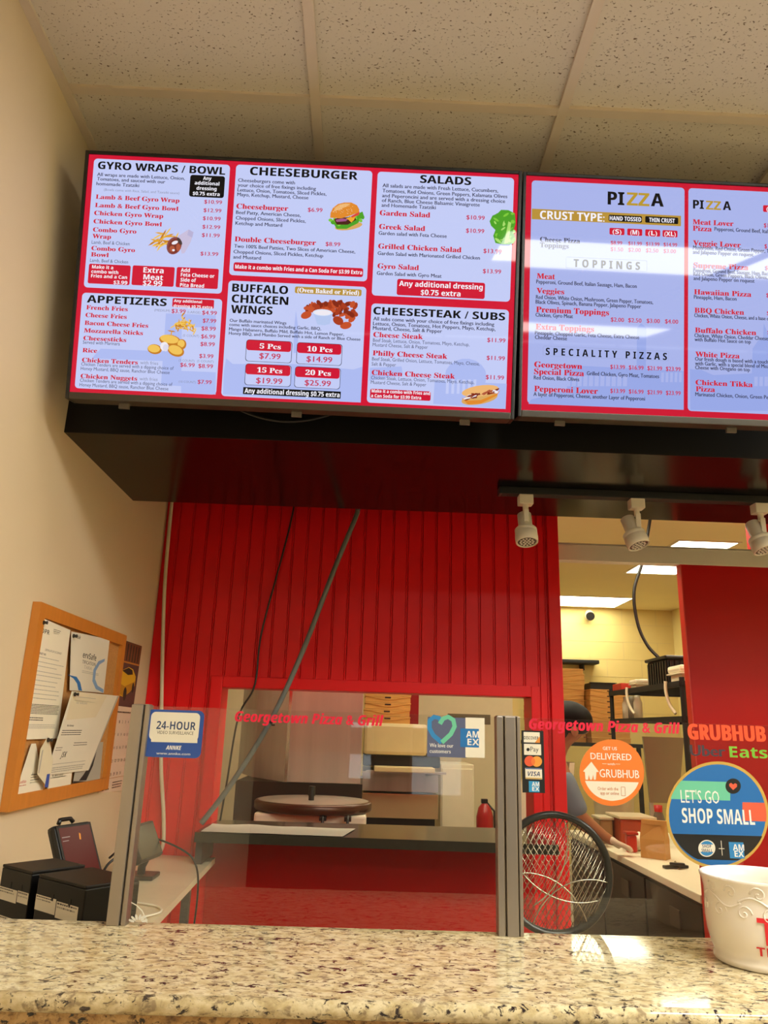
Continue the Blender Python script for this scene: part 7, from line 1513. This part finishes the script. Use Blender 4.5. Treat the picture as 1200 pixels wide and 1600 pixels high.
# ------------------------------------------------------------------ rail and sliding red door in the kitchen opening
t = thing('sliding_rail', 'aluminium rail crossing the kitchen opening above the red door', 'rail', (1.5, 3.0, 2.03))
obj('channel', G().box((1.40, 2.985, 2.034), (4.0, 3.035, 2.104), M('rail aluminium', 'ddd2bd', 0.5, metal=0.25, var=0.06, scale=8), 0.002).box((1.40, 2.982, 2.098), (4.0, 2.99, 2.106), M('rail lip', 'e2d8c2', 0.3, metal=0.6)), t)
t = thing('sliding_door', 'flat red sliding door hanging below the aluminium rail on the right', 'door', (2.06, 3.01, 0.02))
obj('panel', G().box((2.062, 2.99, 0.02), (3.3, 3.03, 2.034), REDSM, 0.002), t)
obj('lit_edge', G().box((2.058, 2.989, 0.02), (2.062, 3.031, 2.034), M('lit red edge', 'c82a1a', 0.4)), t)  # kitchen light on the door edge put into its lighter orange red

# ------------------------------------------------------------------ kitchen: prep table and what stands on it
TZ = 0.80
t = thing('prep_table', 'white topped prep table with dark cupboards, left of the red sliding door', 'table', (2.3, 3.9, 0))
obj('top', G().box((2.060, 3.05, TZ - 0.03), (2.75, 4.95, TZ), M('white cutting board', 'f0e8cc', 0.4, var=0.03), 0.004), t)
obj('cabinet', G().box((2.085, 3.07, 0.05), (2.73, 4.93, TZ - 0.031), M('dark cupboard', '2c2018', 0.4, var=0.2)), t)
for y0, y1 in ((3.08, 3.66), (3.68, 4.28), (4.30, 4.92)):
    d = obj('door', G().box((2.073, y0, 0.08), (2.085, y1, TZ - 0.05), M('dark cupboard', '2c2018'), 0.003), t)
    obj('handle', G().box((2.066, y0 + 0.20, TZ - 0.17), (2.073, y0 + 0.30, TZ - 0.10), M('cupboard plate', '4b3f33', 0.4), 0.002), d)
t = thing('counter_guard', 'grey metal guard panel standing on two legs at the back of the prep table', 'guard', (2.52, 4.56, TZ))
obj('panel', G().prism([(2.44, 4.55, TZ + 0.20), (2.60, 4.55, TZ + 0.20), (2.66, 4.55, TZ + 0.56), (2.42, 4.55, TZ + 0.56)], (0, 0.02, 0), M('grey lid metal', '958b70', 0.35, metal=0.6)), t)
for x in (2.44, 2.58): obj('leg', G().box((x, 4.56, TZ + 0.0005), (x + 0.02, 4.58, TZ + 0.2), STEEL), t)
KRAFT = M('brown kraft paper', 'c4954f', 0.75, var=0.12, scale=20, bump=0.25, bscale=30)
t = thing('paper_bag', 'brown kraft paper bag standing on the white prep table', 'bag', (2.205, 3.885, TZ))
a = [(2.150, 3.925), (2.240, 3.845), (2.285, 3.900), (2.195, 3.980)]
bt = [(x, y, TZ + 0.0005) for x, y in a]; md = [(x, y, TZ + 0.085) for x, y in a]; cx, cy = 2.2175, 3.9125
tp = [(cx + (x - cx) * 0.86 + (0.012 if i in (2, 3) else -0.006) * 0, cy + (y - cy) * 0.45, TZ + 0.158) for i, (x, y) in enumerate(a)]
g = G().raw(bt + md + tp, [(0, 1, 5, 4), (1, 2, 6, 5), (2, 3, 7, 6), (3, 0, 4, 7), (4, 5, 9, 8), (5, 6, 10, 9), (6, 7, 11, 10), (7, 4, 8, 11), (3, 2, 1, 0), (8, 9, 10, 11)], KRAFT); obj('body', g, t)
obj('folded_top', G().box((2.155, 3.886, TZ + 0.150), (2.275, 3.905, TZ + 0.172), KRAFT, 0.002, Matrix.Rotation(-0.55, 3, 'Z')), t)
t = thing('tongs', 'black plastic clip lying on the white prep table before the brown bag', 'clip', (2.20, 3.63, TZ))
g = G().box((2.140, 3.615, TZ + 0.001), (2.260, 3.640, TZ + 0.014), BLACK, 0.004, Matrix.Rotation(0.25, 3, 'Z')); obj('body', g, t)
obj('lever', G().box((2.17, 3.60, TZ + 0.014), (2.235, 3.625, TZ + 0.026), BLACK, 0.005, Matrix.Rotation(-0.3, 3, 'Z')), t)
obj('spring', G().cyl((2.205, 3.60, TZ + 0.002), (2.21, 3.655, TZ + 0.024), 0.004, M('spring metal', '8d7f60', 0.4, metal=0.8)), t)
g = G().blob((2.205, 4.15, TZ + 0.042), (0.05, 0.05, 0.045), M('napkin', 'efe6cc', 0.8), 12, 0.18, 4); obj('napkin', g, label='crumpled white napkin on the prep table left of the brown bag', cat='napkin')
def tub(x0, x1, y0, y1, z0, z1, col, lid, label):
    t = thing('food_tub', label, 'tub', ((x0 + x1) / 2, (y0 + y1) / 2, z0), 'food tubs on the prep table')
    obj('body', G().box((x0, y0, z0), (x1, y1, z1), M('tub ' + col, col, 0.3, var=0.15), 0.012), t)
    obj('lid', G().box((x0 - 0.006, y0 - 0.006, z1), (x1 + 0.006, y1 + 0.006, z1 + 0.014), M('tub lid ' + lid, lid, 0.35), 0.005), t)
tub(2.17, 2.36, 4.27, 4.50, TZ, TZ + 0.135, 'a8401c', 'd8c9a8', 'wide orange food tub with a pale lid behind the brown bag')
tub(2.135, 2.185, 4.06, 4.11, TZ, TZ + 0.082, 'c22a16', 'b02a18', 'small red tub beside the gloved hand')
tub(2.09, 2.16, 4.36, 4.50, TZ, TZ + 0.12, 'b08a58', 'd9cfae', 'tan food tub between the worker and the orange tub')
t = thing('sauce_bottle', 'clear bottle with a red cap behind the brown bag', 'bottle', (2.40, 4.33, TZ))
obj('body', G().lathe([(0, 0), (0.032, 0.0), (0.035, 0.01), (0.035, 0.12), (0.022, 0.165), (0.018, 0.175)], (2.40, 4.33, TZ), M('cloudy bottle', '6f6557', 0.2)), t)
obj('cap', G().lathe([(0.021, 0.172), (0.022, 0.205), (0.0, 0.208)], (2.40, 4.33, TZ), M('red cap', 'c0201a', 0.4)), t)
t = thing('white_bucket', 'tall cloudy white bucket behind the orange food tub, left of the grey guard', 'bucket', (2.27, 4.68, TZ))
obj('body', G().lathe([(0, 0.001), (0.10, 0.001), (0.105, 0.02), (0.125, 0.40), (0.129, 0.405), (0.129, 0.425)], (2.27, 4.68, TZ), M('cloudy white plastic', 'd8ccab', 0.4), 32), t)
obj('lid', G().lathe([(0.131, 0.41), (0.132, 0.43), (0.12, 0.44), (0.0, 0.45)], (2.27, 4.68, TZ), M('cloudy white plastic', 'd8ccab'), 32), t)

# ------------------------------------------------------------------ kitchen: rack over the table
RZ = 1.655
t = thing('wire_rack', 'black shelf rack above the prep table, holding white boxes', 'rack', (2.75, 4.75, TZ))
for z, nm in ((RZ, 'shelf'), (1.47, 'shelf')):
    g = G()
    for y in (4.14, 5.36): g.box((2.50, y - 0.012, z - 0.022), (3.02, y + 0.012, z), BLACKM)
    for x in (2.50, 3.02): g.box((x - 0.012, 4.14, z - 0.03), (x + 0.012, 5.36, z), BLACKM)
    for k in range(26): y = 4.16 + k * 0.047; g.cyl((2.50, y, z - 0.005), (3.02, y, z - 0.005), 0.003, BLACKM, n=6)
    obj(nm, g, t)
for x, y in ((2.505, 4.145), (3.015, 4.145), (2.505, 5.355), (3.015, 5.355)): obj('post', G().cyl((x, y, TZ + 0.002 if y < 4.9 and x < 2.74 else 0.0), (x, y, RZ + 0.02), 0.014, BLACKM, n=10), t)
FOAM = M('white foam', 'e8ddbe', 0.6, var=0.04)
def clam(c, s, label, group='white foam boxes on the rack'):
    t = thing('foam_box', label, 'takeaway box', c, group); x, y, z = c
    obj('base', G().prism([(x - s * 0.8, y - s * 0.8, z), (x + s * 0.8, y - s * 0.8, z), (x + s * 0.8, y + s * 0.8, z), (x - s * 0.8, y + s * 0.8, z)], (0, 0, s * 0.5), FOAM).box((x - s, y - s, z + s * 0.42), (x + s, y + s, z + s * 0.5), FOAM, 0.004), t)
    obj('lid', G().box((x - s * 0.97, y - s * 0.97, z + s * 0.5), (x + s * 0.97, y + s * 0.97, z + s * 0.95), FOAM, s * 0.22), t)
clam((2.60, 4.26, RZ), 0.095, 'nearest white foam box at the front corner of the black rack')
clam((2.585, 4.99, RZ), 0.062, 'small white foam box on the rack between the red carton and the black basket')
clam((2.70, 5.20, RZ), 0.08, 'white foam box at the far end of the rack, behind the smaller one')
obj('red_carton', G().box((2.51, 5.16, RZ), (2.58, 5.34, RZ + 0.045), M('red carton', 'b8301c', 0.5), 0.003).box((2.515, 5.165, RZ + 0.045), (2.575, 5.335, RZ + 0.047), M('red carton', 'b8301c')), label='low red carton at the left end of the black rack', cat='carton')
t = thing('basket', 'black ribbed plastic basket on the rack, under the hanging cable', 'basket', (2.69, 4.66, RZ))
g = G().prism([(2.575, 4.50, RZ + 0.001), (2.80, 4.50, RZ + 0.001), (2.80, 4.82, RZ + 0.001), (2.575, 4.82, RZ + 0.001)], (0, 0, 0.15), BLACKM)
for k in range(8): g.box((2.567, 4.51 + k * 0.04, RZ + 0.01), (2.575, 4.53 + k * 0.04, RZ + 0.14), BLACK)
for k in range(7): g.box((2.585 + k * 0.031, 4.492, RZ + 0.01), (2.60 + k * 0.031, 4.50, RZ + 0.14), BLACK)
obj('body', g, t)
obj('rim', G().box((2.558, 4.485, RZ + 0.15), (2.815, 4.835, RZ + 0.172), BLACK, 0.01), t)
for k in range(8): pass
STRAP = M('pale strap', 'dccfae', 0.6)
for (x, y, dz), l in (((2.497, 4.95, 0.16), 'pale strip of paper hanging from the rack below the small foam box'), ((2.497, 4.30, 0.17), 'pale strip of paper hanging from the near end of the rack')):
    obj('paper_strip', G().tube(smooth([(x - 0.02, y, RZ + 0.005), (x - 0.022, y, RZ - 0.05), (x - 0.015, y - 0.02, RZ - dz * 0.7), (x + 0.0, y - 0.06, RZ - dz)]), 0.009, STRAP, 6), label=l, cat='paper strip', group='paper strips on the rack')
for k, l in enumerate(('leftmost white bottle on the lower shelf of the rack', 'middle grey bottle on the lower shelf of the rack', 'rightmost white bottle on the lower shelf of the rack')):
    c = Vector((2.56, 5.22 - k * 0.11, 1.47)); obj('shaker', G().lathe([(0, 0), (0.028, 0), (0.028, 0.10), (0.018, 0.125), (0.018, 0.145), (0, 0.147)], c, M('shaker %d' % (k % 2), ('e2d8bc', '8b8271')[k % 2], 0.4), 16), label=l, cat='bottle', group='bottles on the rack')
obj('hanging_cable', G().tube(smooth([(2.695, 4.9, CEIL - 0.003), (2.62, 4.9, 2.5), (2.545, 4.9, 2.28), (2.555, 4.9, 2.07), (2.60, 4.88, 1.93), (2.655, 4.84, 1.845)]), 0.011, BLACK, 8), label='black cable hanging from the kitchen ceiling to the black basket', cat='cable')

# ------------------------------------------------------------------ kitchen: pizza boxes, far wall things
CARD = M('corrugated card', 'c8924c', 0.8, var=0.12, scale=12); CARDD = M('card slot', '3a2410', 0.8)
def pizza_box(o, w, label, group):
    t = thing('pizza_box', label, 'pizza box', o, group); x, y, z = o
    obj('tray', G().prism([(x - w / 2, y - w / 2, z + 0.0005), (x + w / 2, y - w / 2, z + 0.0005), (x + w / 2, y + w / 2, z + 0.0005), (x - w / 2, y + w / 2, z + 0.0005)], (0, 0, 0.034), CARD), t)
    obj('lid', G().box((x - w / 2 - 0.003, y - w / 2 - 0.004, z + 0.035), (x + w / 2 + 0.003, y + w / 2, z + 0.0435), CARD, 0.002).prism([(x - w * 0.42, y - w / 2 - 0.004, z + 0.035), (x - w * 0.10, y - w / 2 - 0.004, z + 0.017), (x + w * 0.10, y - w / 2 - 0.004, z + 0.017), (x + w * 0.42, y - w / 2 - 0.004, z + 0.035)], (0, 0.003, 0), CARD), t)
    obj('tab', G().box((x - 0.02, y - w / 2 - 0.0055, z + 0.026), (x + 0.02, y - w / 2 - 0.003, z + 0.036), CARDD), t)
    return t
t = thing('box_shelf', 'dark kitchen shelf carrying the stacks of pizza boxes', 'shelf', (2.75, 6.95, 0))
obj('top', G().box((2.25, 6.6, 1.27), (3.15, 7.25, 1.30), BLACKM), t)
for x, y in ((2.28, 6.63), (3.12, 6.63), (2.28, 7.22), (3.12, 7.22)): obj('leg', G().box((x - 0.015, y - 0.015, 0), (x + 0.015, y + 0.015, 1.27), BLACKM), t)
ORD = ('bottom', 'second', 'third', 'fourth', 'fifth', 'sixth', 'seventh', 'eighth', 'ninth', 'tenth', 'eleventh', 'twelfth', 'thirteenth', 'fourteenth')
p0 = pizza_box((2.50, 7.0, 1.30), 0.44, 'bottom box of the taller pizza box stack behind the red jamb', 'tall stack of pizza boxes')
for k in range(1, 14): copy_tree(p0, (random.uniform(-0.006, 0.006), random.uniform(-0.006, 0.006), 0.0445 * k), '%s pizza box from the bottom in the taller stack behind the red jamb' % ORD[k])
p1 = pizza_box((2.90, 6.82, 1.30), 0.33, 'bottom box of the lower pizza box stack beside the tall one', 'low stack of pizza boxes')
for k in range(1, 10): copy_tree(p1, (random.uniform(-0.006, 0.006), random.uniform(-0.005, 0.005), 0.0445 * k), '%s pizza box from the bottom in the lower stack under the black tray' % ORD[k])
t = thing('baking_tray', 'black baking tray lying on the lower stack of pizza boxes', 'tray', (2.87, 6.82, 1.747))
obj('pan', G().box((2.755, 6.70, 1.7465), (2.975, 6.95, 1.752), BLACKM).box((2.755, 6.70, 1.752), (2.975, 6.706, 1.80), BLACKM).box((2.755, 6.706, 1.752), (2.761, 6.95, 1.80), BLACKM).box((2.969, 6.706, 1.752), (2.975, 6.95, 1.80), BLACKM), t)
obj('rim', G().box((2.745, 6.69, 1.80), (2.985, 6.705, 1.806), BLACK, 0.001), t)
t = thing('wall_shelf', 'black rounded shelf on the far cream kitchen wall', 'shelf', (3.1, 8.85, 2.15))
obj('board', G().box((2.6, 8.74, 2.15), (3.47, 8.95, 2.195), BLACKM, 0.012), t)
for x in (2.75, 3.3): obj('bracket', G().box((x - 0.01, 8.80, 2.08), (x + 0.01, 8.948, 2.149), BLACKM), t)
t = thing('security_camera', 'small dark security camera high on the far kitchen wall', 'camera', (3.41, 8.9, 2.70))
obj('mount', G().cyl((3.43, 8.95, 2.75), (3.43, 8.92, 2.75), 0.05, WHITEP).cyl((3.43, 8.93, 2.75), (3.42, 8.88, 2.73), 0.02, WHITEP), t)
obj('body', G().blob((3.41, 8.86, 2.715), (0.055, 0.07, 0.055), M('camera shell', 'b9ad95', 0.4)).cyl((3.405, 8.82, 2.71), (3.398, 8.775, 2.70), 0.045, BLACK, 0.05), t)

# ------------------------------------------------------------------ seen through the serving opening
t = thing('exhaust_hood', 'tall stainless steel exhaust duct seen through the serving opening', 'hood', (0.5, 4.0, 1.06))
obj('front_panel', G().box((0.437, 3.80, 1.10), (0.789, 4.5, CEIL - 0.002), STEEL, 0.003), t)
obj('side_panel', G().prism([(0.432, 3.80, 1.10), (0.432, 4.5, 1.10), (0.10, 4.5, 1.10), (0.235, 4.10, 1.10)], (0, 0, 1.72), M('cool lit stainless', 'd0d8dc', 0.40, metal=0.35, var=0.15, scale=18, stretch=(1, 1, 0.1))), t)  # brighter, cooler reflection on this side put into the steel colour
obj('seam', G().box((0.430, 3.790, 1.10), (0.444, 3.80, CEIL - 0.01), M('seam steel', 'c9c0b2', 0.2, metal=1.0)), t)
obj('base_cabinet', G().box((0.20, 3.82, 0.0), (0.80, 4.5, 1.0985), M('dark oven side', '2b221a', 0.5)), t)
t = thing('dough_press', 'round dough press plate with a brown rim on a white stand', 'dough press', (0.59, 3.5, 0))
obj('stand', G().box((0.36, 3.33, 0.0), (0.82, 3.70, 1.009), M('white enamel', 'e2d9bd', 0.35), 0.01), t)
pl = obj('plate', G().lathe([(0.0, 1.058), (0.236, 1.052), (0.246, 1.048)], (0.59, 3.5, 0), M('dull plate metal', 'b9b0a2', 0.3, metal=0.6), 56), t)
obj('rim', G().lathe([(0.20, 1.010), (0.246, 1.012), (0.252, 1.018), (0.252, 1.044), (0.246, 1.050), (0.238, 1.052)], (0.59, 3.5, 0), M('brown rim', '4a2a1a', 0.3, metal=0.4), 56), pl)
obj('knob', G().cyl((0.585, 3.42, 1.05), (0.585, 3.42, 1.075), 0.012, BLACK).cyl((0.585, 3.42, 1.075), (0.587, 3.42, 1.112), 0.016, BLACK, 0.014), pl)
for x in (0.645, 0.745): obj('hook', G().tube([(x, 3.262, 1.012), (x, 3.245, 1.0), (x, 3.243, 0.965), (x + 0.01 * (1 if x < 0.7 else -1), 3.245, 0.93)], 0.006, BLACK).box((x - 0.014, 3.25, 0.994), (x + 0.014, 3.30, 1.0095), BLACK), t)
t = thing('pizza_oven', 'cream and stainless conveyor pizza oven seen through the serving opening', 'oven', (1.03, 5.3, 0))
BEI = M('beige enamel', 'd9c693', 0.4, var=0.06)
obj('top_cover', G().box((0.80, 5.0, 1.20), (1.20, 5.7, 1.392), BEI, 0.02), t)
obj('bake_chamber', G().box((0.80, 5.05, 1.128), (1.29, 5.7, 1.199), BLACKM, 0.01), t)
obj('conveyor', G().box((0.87, 4.86, 1.106), (1.24, 5.049, 1.134), BEI, 0.004).box((0.82, 4.87, 1.10), (1.31, 4.90, 1.112), STEEL), t)
d = obj('upper_panel', G().box((0.80, 5.0, 0.985), (1.275, 5.7, 1.099), STEEL, 0.004), t)
obj('handle', G().tube([(1.20, 5.0, 1.09), (1.23, 4.93, 1.10), (1.27, 4.93, 1.10), (1.285, 5.0, 1.09)], 0.008, STEEL), d)
obj('lower_panel', G().box((0.80, 5.0, 0.83), (1.275, 5.7, 0.972), M('beige steel', 'c3b083', 0.35, metal=0.5), 0.004), t)
obj('base', G().box((0.83, 5.05, 0.62), (1.26, 5.68, 0.829), BLACKM), t)
for x in (0.84, 1.25):
    for y in (5.08, 5.64): obj('leg', G().cyl((x, y, 0), (x, y, 0.62), 0.02, STEEL, n=10), t)
p2 = pizza_box((0.95, 5.32, 1.393), 0.30, 'bottom pizza box on top of the conveyor oven', 'pizza boxes on the oven')
for k in range(1, 5): copy_tree(p2, (random.uniform(-0.008, 0.008), 0, 0.0445 * k), '%s pizza box from the bottom on top of the conveyor oven' % ORD[k])
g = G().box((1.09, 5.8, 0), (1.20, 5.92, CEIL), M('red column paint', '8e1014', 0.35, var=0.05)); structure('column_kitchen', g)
t = thing('white_cabinet', 'tall white cabinet right of the conveyor oven', 'cabinet', (1.46, 5.9, 0))
obj('body', G().box((1.36, 5.72, 0), (1.60, 6.2, 1.13), M('white enamel', 'e2d9bd'), 0.006), t); obj('door', G().box((1.37, 5.708, 0.05), (1.59, 5.72, 1.10), M('white enamel', 'e2d9bd'), 0.004), t)
t = thing('fire_extinguisher', 'red fire extinguisher standing right of the white cabinet', 'extinguisher', (1.68, 5.75, 0))
obj('cylinder', G().lathe([(0, 0), (0.055, 0), (0.06, 0.01), (0.06, 0.78), (0.045, 0.84), (0.02, 0.87)], (1.68, 5.75, 0), M('extinguisher red', 'a8161a', 0.3)), t)
obj('valve', G().box((1.655, 5.73, 0.87), (1.70, 5.77, 0.90), BLACK, 0.004).tube([(1.69, 5.75, 0.88), (1.745, 5.73, 0.82), (1.75, 5.72, 0.5)], 0.008, BLACK), t)
structure('door_1', G().box((1.25, 6.585, 0), (2.05, 6.60, 2.05), M('door paint', 'd9cfae', 0.5)).box((1.50, 6.58, 1.42), (1.86, 6.585, 1.50), M('door pane', '6f6a58', 0.25)))

# ------------------------------------------------------------------ kitchen worker
def skin(name, joints, edges, mt, parent, root, sub=2):
    names = list(joints); me = bpy.data.meshes.new(name); org = worldloc(parent)
    me.from_pydata([tuple(Vector(joints[n][0]) - org) for n in names], [(names.index(a), names.index(b)) for a, b in edges], [])
    o = bpy.data.objects.new(name, me); COL.objects.link(o)
    sk = o.modifiers.new('skin', 'SKIN'); sk.use_smooth_shade = True; sk.branch_smoothing = 0.6
    if not me.skin_vertices: bpy.context.view_layer.objects.active = o
    for i, n in enumerate(names):
        v = me.skin_vertices[0].data[i]; r = joints[n][1]; v.radius = r if isinstance(r, tuple) else (r, r); v.use_root = (n == root)
    sb = o.modifiers.new('sub', 'SUBSURF'); sb.levels = sub; sb.render_levels = sub
    bpy.context.view_layer.update()
    dg = bpy.context.evaluated_depsgraph_get(); m2 = bpy.data.meshes.new_from_object(o.evaluated_get(dg))
    o.modifiers.clear(); o.data = m2; m2.name = name
    m2.materials.clear(); m2.materials.append(mt); m2.polygons.foreach_set('use_smooth', [True] * len(m2.polygons))
    o.parent = parent
    return o
PY = 4.10
SKIN = M('skin', 'a8714c', 0.5, var=0.06); HAIR = M('black hair', '0c0a08', 0.6, spec=0.2, var=0.3, scale=60)
wk = thing('person', 'kitchen worker with black hair and blue grey sleeves, reaching to the prep table in gloves', 'person', (1.72, PY, 0))
J = {'pelvis': ((1.68, PY, 0.82), 0.115), 'belly': ((1.68, PY, 0.97), 0.105), 'chest': ((1.715, PY, 1.13), 0.115), 'collar': ((1.765, PY, 1.255), 0.06), 'neck': ((1.815, PY, 1.32), 0.048), 'skull': ((1.88, PY, 1.405), 0.082), 'crown': ((1.89, PY, 1.452), 0.07), 'chin': ((1.925, PY, 1.335), 0.035), 'nose': ((1.975, PY, 1.375), 0.012)}
ED = [('pelvis', 'belly'), ('belly', 'chest'), ('chest', 'collar'), ('collar', 'neck'), ('neck', 'skull'), ('skull', 'crown'), ('skull', 'chin'), ('skull', 'nose')]
for s, sg in (('r', -1), ('l', 1)):
    yy = PY + sg * 0.16
    J['sho' + s] = ((1.76, yy, 1.215), 0.055); J['elb' + s] = ((1.845, yy + sg * 0.035, 0.985), 0.038); J['wri' + s] = ((1.985, yy + sg * 0.0, 0.885), 0.026)
    J['plm' + s] = ((2.035, yy, 0.862), (0.032, 0.016)); J['kn' + s] = ((2.062, yy, 0.850), (0.034, 0.014))
    ED += [('collar', 'sho' + s), ('sho' + s, 'elb' + s), ('elb' + s, 'wri' + s), ('wri' + s, 'plm' + s), ('plm' + s, 'kn' + s)]
    for k, (dy, ln) in enumerate(((-0.027, 0.034), (-0.009, 0.04), (0.009, 0.038), (0.026, 0.03))):
        J['f%s%da' % (s, k)] = ((2.078, yy + dy, 0.846), 0.0095); J['f%s%db' % (s, k)] = ((2.078 + ln * 0.6, yy + dy, 0.838), 0.009); J['f%s%dc' % (s, k)] = ((2.078 + ln * 0.85, yy + dy, 0.838 - ln * 0.5), 0.008)
        ED += [('kn' + s, 'f%s%da' % (s, k)), ('f%s%da' % (s, k), 'f%s%db' % (s, k)), ('f%s%db' % (s, k), 'f%s%dc' % (s, k))]
    J['th%sa' % s] = ((2.045, yy - sg * 0.04, 0.848), 0.0105); J['th%sb' % s] = ((2.075, yy - sg * 0.052, 0.832), 0.009)
    ED += [('plm' + s, 'th%sa' % s), ('th%sa' % s, 'th%sb' % s)]
    hy = PY + sg * 0.085
    J['hip' + s] = ((1.68, hy, 0.76), 0.085); J['kne' + s] = ((1.70, hy, 0.43), 0.053); J['ank' + s] = ((1.67, hy, 0.09), 0.036); J['toe' + s] = ((1.80, hy, 0.035), 0.034)
    ED += [('pelvis', 'hip' + s), ('hip' + s, 'kne' + s), ('kne' + s, 'ank' + s), ('ank' + s, 'toe' + s)]
skin('body', J, ED, SKIN, wk, 'pelvis')
def sub(names, grow): return {n: (J[n][0], tuple(q + grow for q in J[n][1]) if isinstance(J[n][1], tuple) else J[n][1] + grow) for n in names}
def edges_in(names): return [e for e in ED if e[0] in names and e[1] in names]
SH = sub(['pelvis', 'belly', 'chest', 'collar'], 0.014); SH['collar'] = (J['collar'][0], 0.068)
SE = edges_in(SH)
for s in 'rl':
    SH['sho' + s] = (J['sho' + s][0], 0.064); SE.append(('collar', 'sho' + s))
skin('shirt', SH, SE, M('cream cotton', 'e6dcc0', 0.8, var=0.05), wk, 'pelvis')
for s in 'rl':
    a, b, c_ = Vector(J['sho' + s][0]), Vector(J['elb' + s][0]), Vector(J['wri' + s][0])
    SL = {'top': (tuple(a.lerp(b, 0.12)), 0.068), 'mid': (tuple(a.lerp(b, 0.55)), 0.062), 'cuff': (tuple(b.lerp(c_, 0.14)), 0.054)}
    skin('sleeve', SL, [('top', 'mid'), ('mid', 'cuff')], M('blue grey cotton', '71818f', 0.8, var=0.1), wk, 'top').__setitem__('label', 'blue grey sleeve')
TR = sub(['pelvis', 'hipr', 'hipl', 'kner', 'knel', 'ankr', 'ankl'], 0.012); skin('trousers', TR, edges_in(TR), M('dark trousers', '2a2722', 0.8), wk, 'pelvis')
g = G(); nu, nv = 14, 12; vs = []
for j in range(nv):
    v = j / (nv - 1); z = 0.62 + v * 0.60
    cxx = 1.68 + (0.035 if z > 1.0 else 0) * min(1, (z - 1.0) / 0.13 if z > 1 else 0) + max(0, z - 1.13) * 0.45
    rr = 0.142 if z < 1.16 else 0.142 - (z - 1.16) * 0.35
    for i in range(nu):
        a = -1.25 + 2.5 * i / (nu - 1); a *= (1.0 if z < 1.02 else 0.75)
        vs.append((cxx + rr * math.cos(a) + 0.012, PY + rr * 1.12 * math.sin(a), z))
g.raw(vs, [(j * nu + i, j * nu + i + 1, (j + 1) * nu + i + 1, (j + 1) * nu + i) for j in range(nv - 1) for i in range(nu - 1)], M('white apron', 'ece4cc', 0.8, var=0.04), True)
obj('apron', g, wk)
bm_ = G().blob((1.878, PY, 1.440), (0.118, 0.100, 0.088), HAIR, 32, 0.0, 5, Matrix.Rotation(0.22, 3, 'Y')).blob((1.800, PY, 1.400), (0.075, 0.088, 0.09), HAIR, 24, 0.0, 6)
obj('hair', bm_, wk)
for s, sg in (('r', -1), ('l', 1)):
    GL = sub([n for n in J if n in ('wri' + s, 'plm' + s, 'kn' + s) or n.startswith('f' + s) or n.startswith('th' + s)], 0.002)
    GL['wri' + s] = (J['wri' + s][0], 0.034); skin('glove', GL, edges_in(GL), M('clear vinyl glove', 'ddd0b6', 0.35), wk, 'plm' + s)
    obj('ear', G().blob((1.878, PY + sg * 0.083, 1.375), (0.02, 0.008, 0.03), SKIN, 10), wk)
    obj('eye', G().blob((1.957, PY + sg * 0.032, 1.40), (0.009, 0.012, 0.009), M('dark eye', '20160f', 0.2), 10), wk)
obj('mouth', G().box((1.951, PY - 0.022, 1.343), (1.959, PY + 0.022, 1.349), M('lips', '8a4a3c', 0.5), 0.002), wk)

# ------------------------------------------------------------------ car outside, mirrored in the left glass panel
t = thing('car', 'white car parked outside, mirrored in the left glass panel', 'car', (1.3, -6.6, -0.02))
CARW = M('white car paint', 'eeeeec', 0.2, coat=0.6, var=0.01); CG = M('dark car glass', '14171c', 0.06)
side = [(-0.9, 0.22), (-1.0, 0.55), (-0.95, 0.86), (-0.55, 0.95), (0.1, 1.42), (1.7, 1.44), (2.6, 1.02), (3.25, 0.95), (3.4, 0.55), (3.3, 0.22)]
obj('body', G().prism([(x, -7.4, z) for x, z in side], (0, 1.7, 0), CARW), t)
obj('side_window', G().prism([(-0.20, -5.695, 1.10), (0.17, -5.695, 1.36), (1.65, -5.695, 1.38), (2.2, -5.695, 1.12)], (0, 0.01, 0), CG), t)
for x in (-0.15, 2.5):
    w_ = obj('wheel', G().cyl((x, -5.72, 0.30), (x, -5.68, 0.30), 0.32, BLACKM, n=28), t); obj('hub', G().cyl((x, -5.68, 0.30), (x, -5.67, 0.30), 0.18, ALU, n=20), w_)
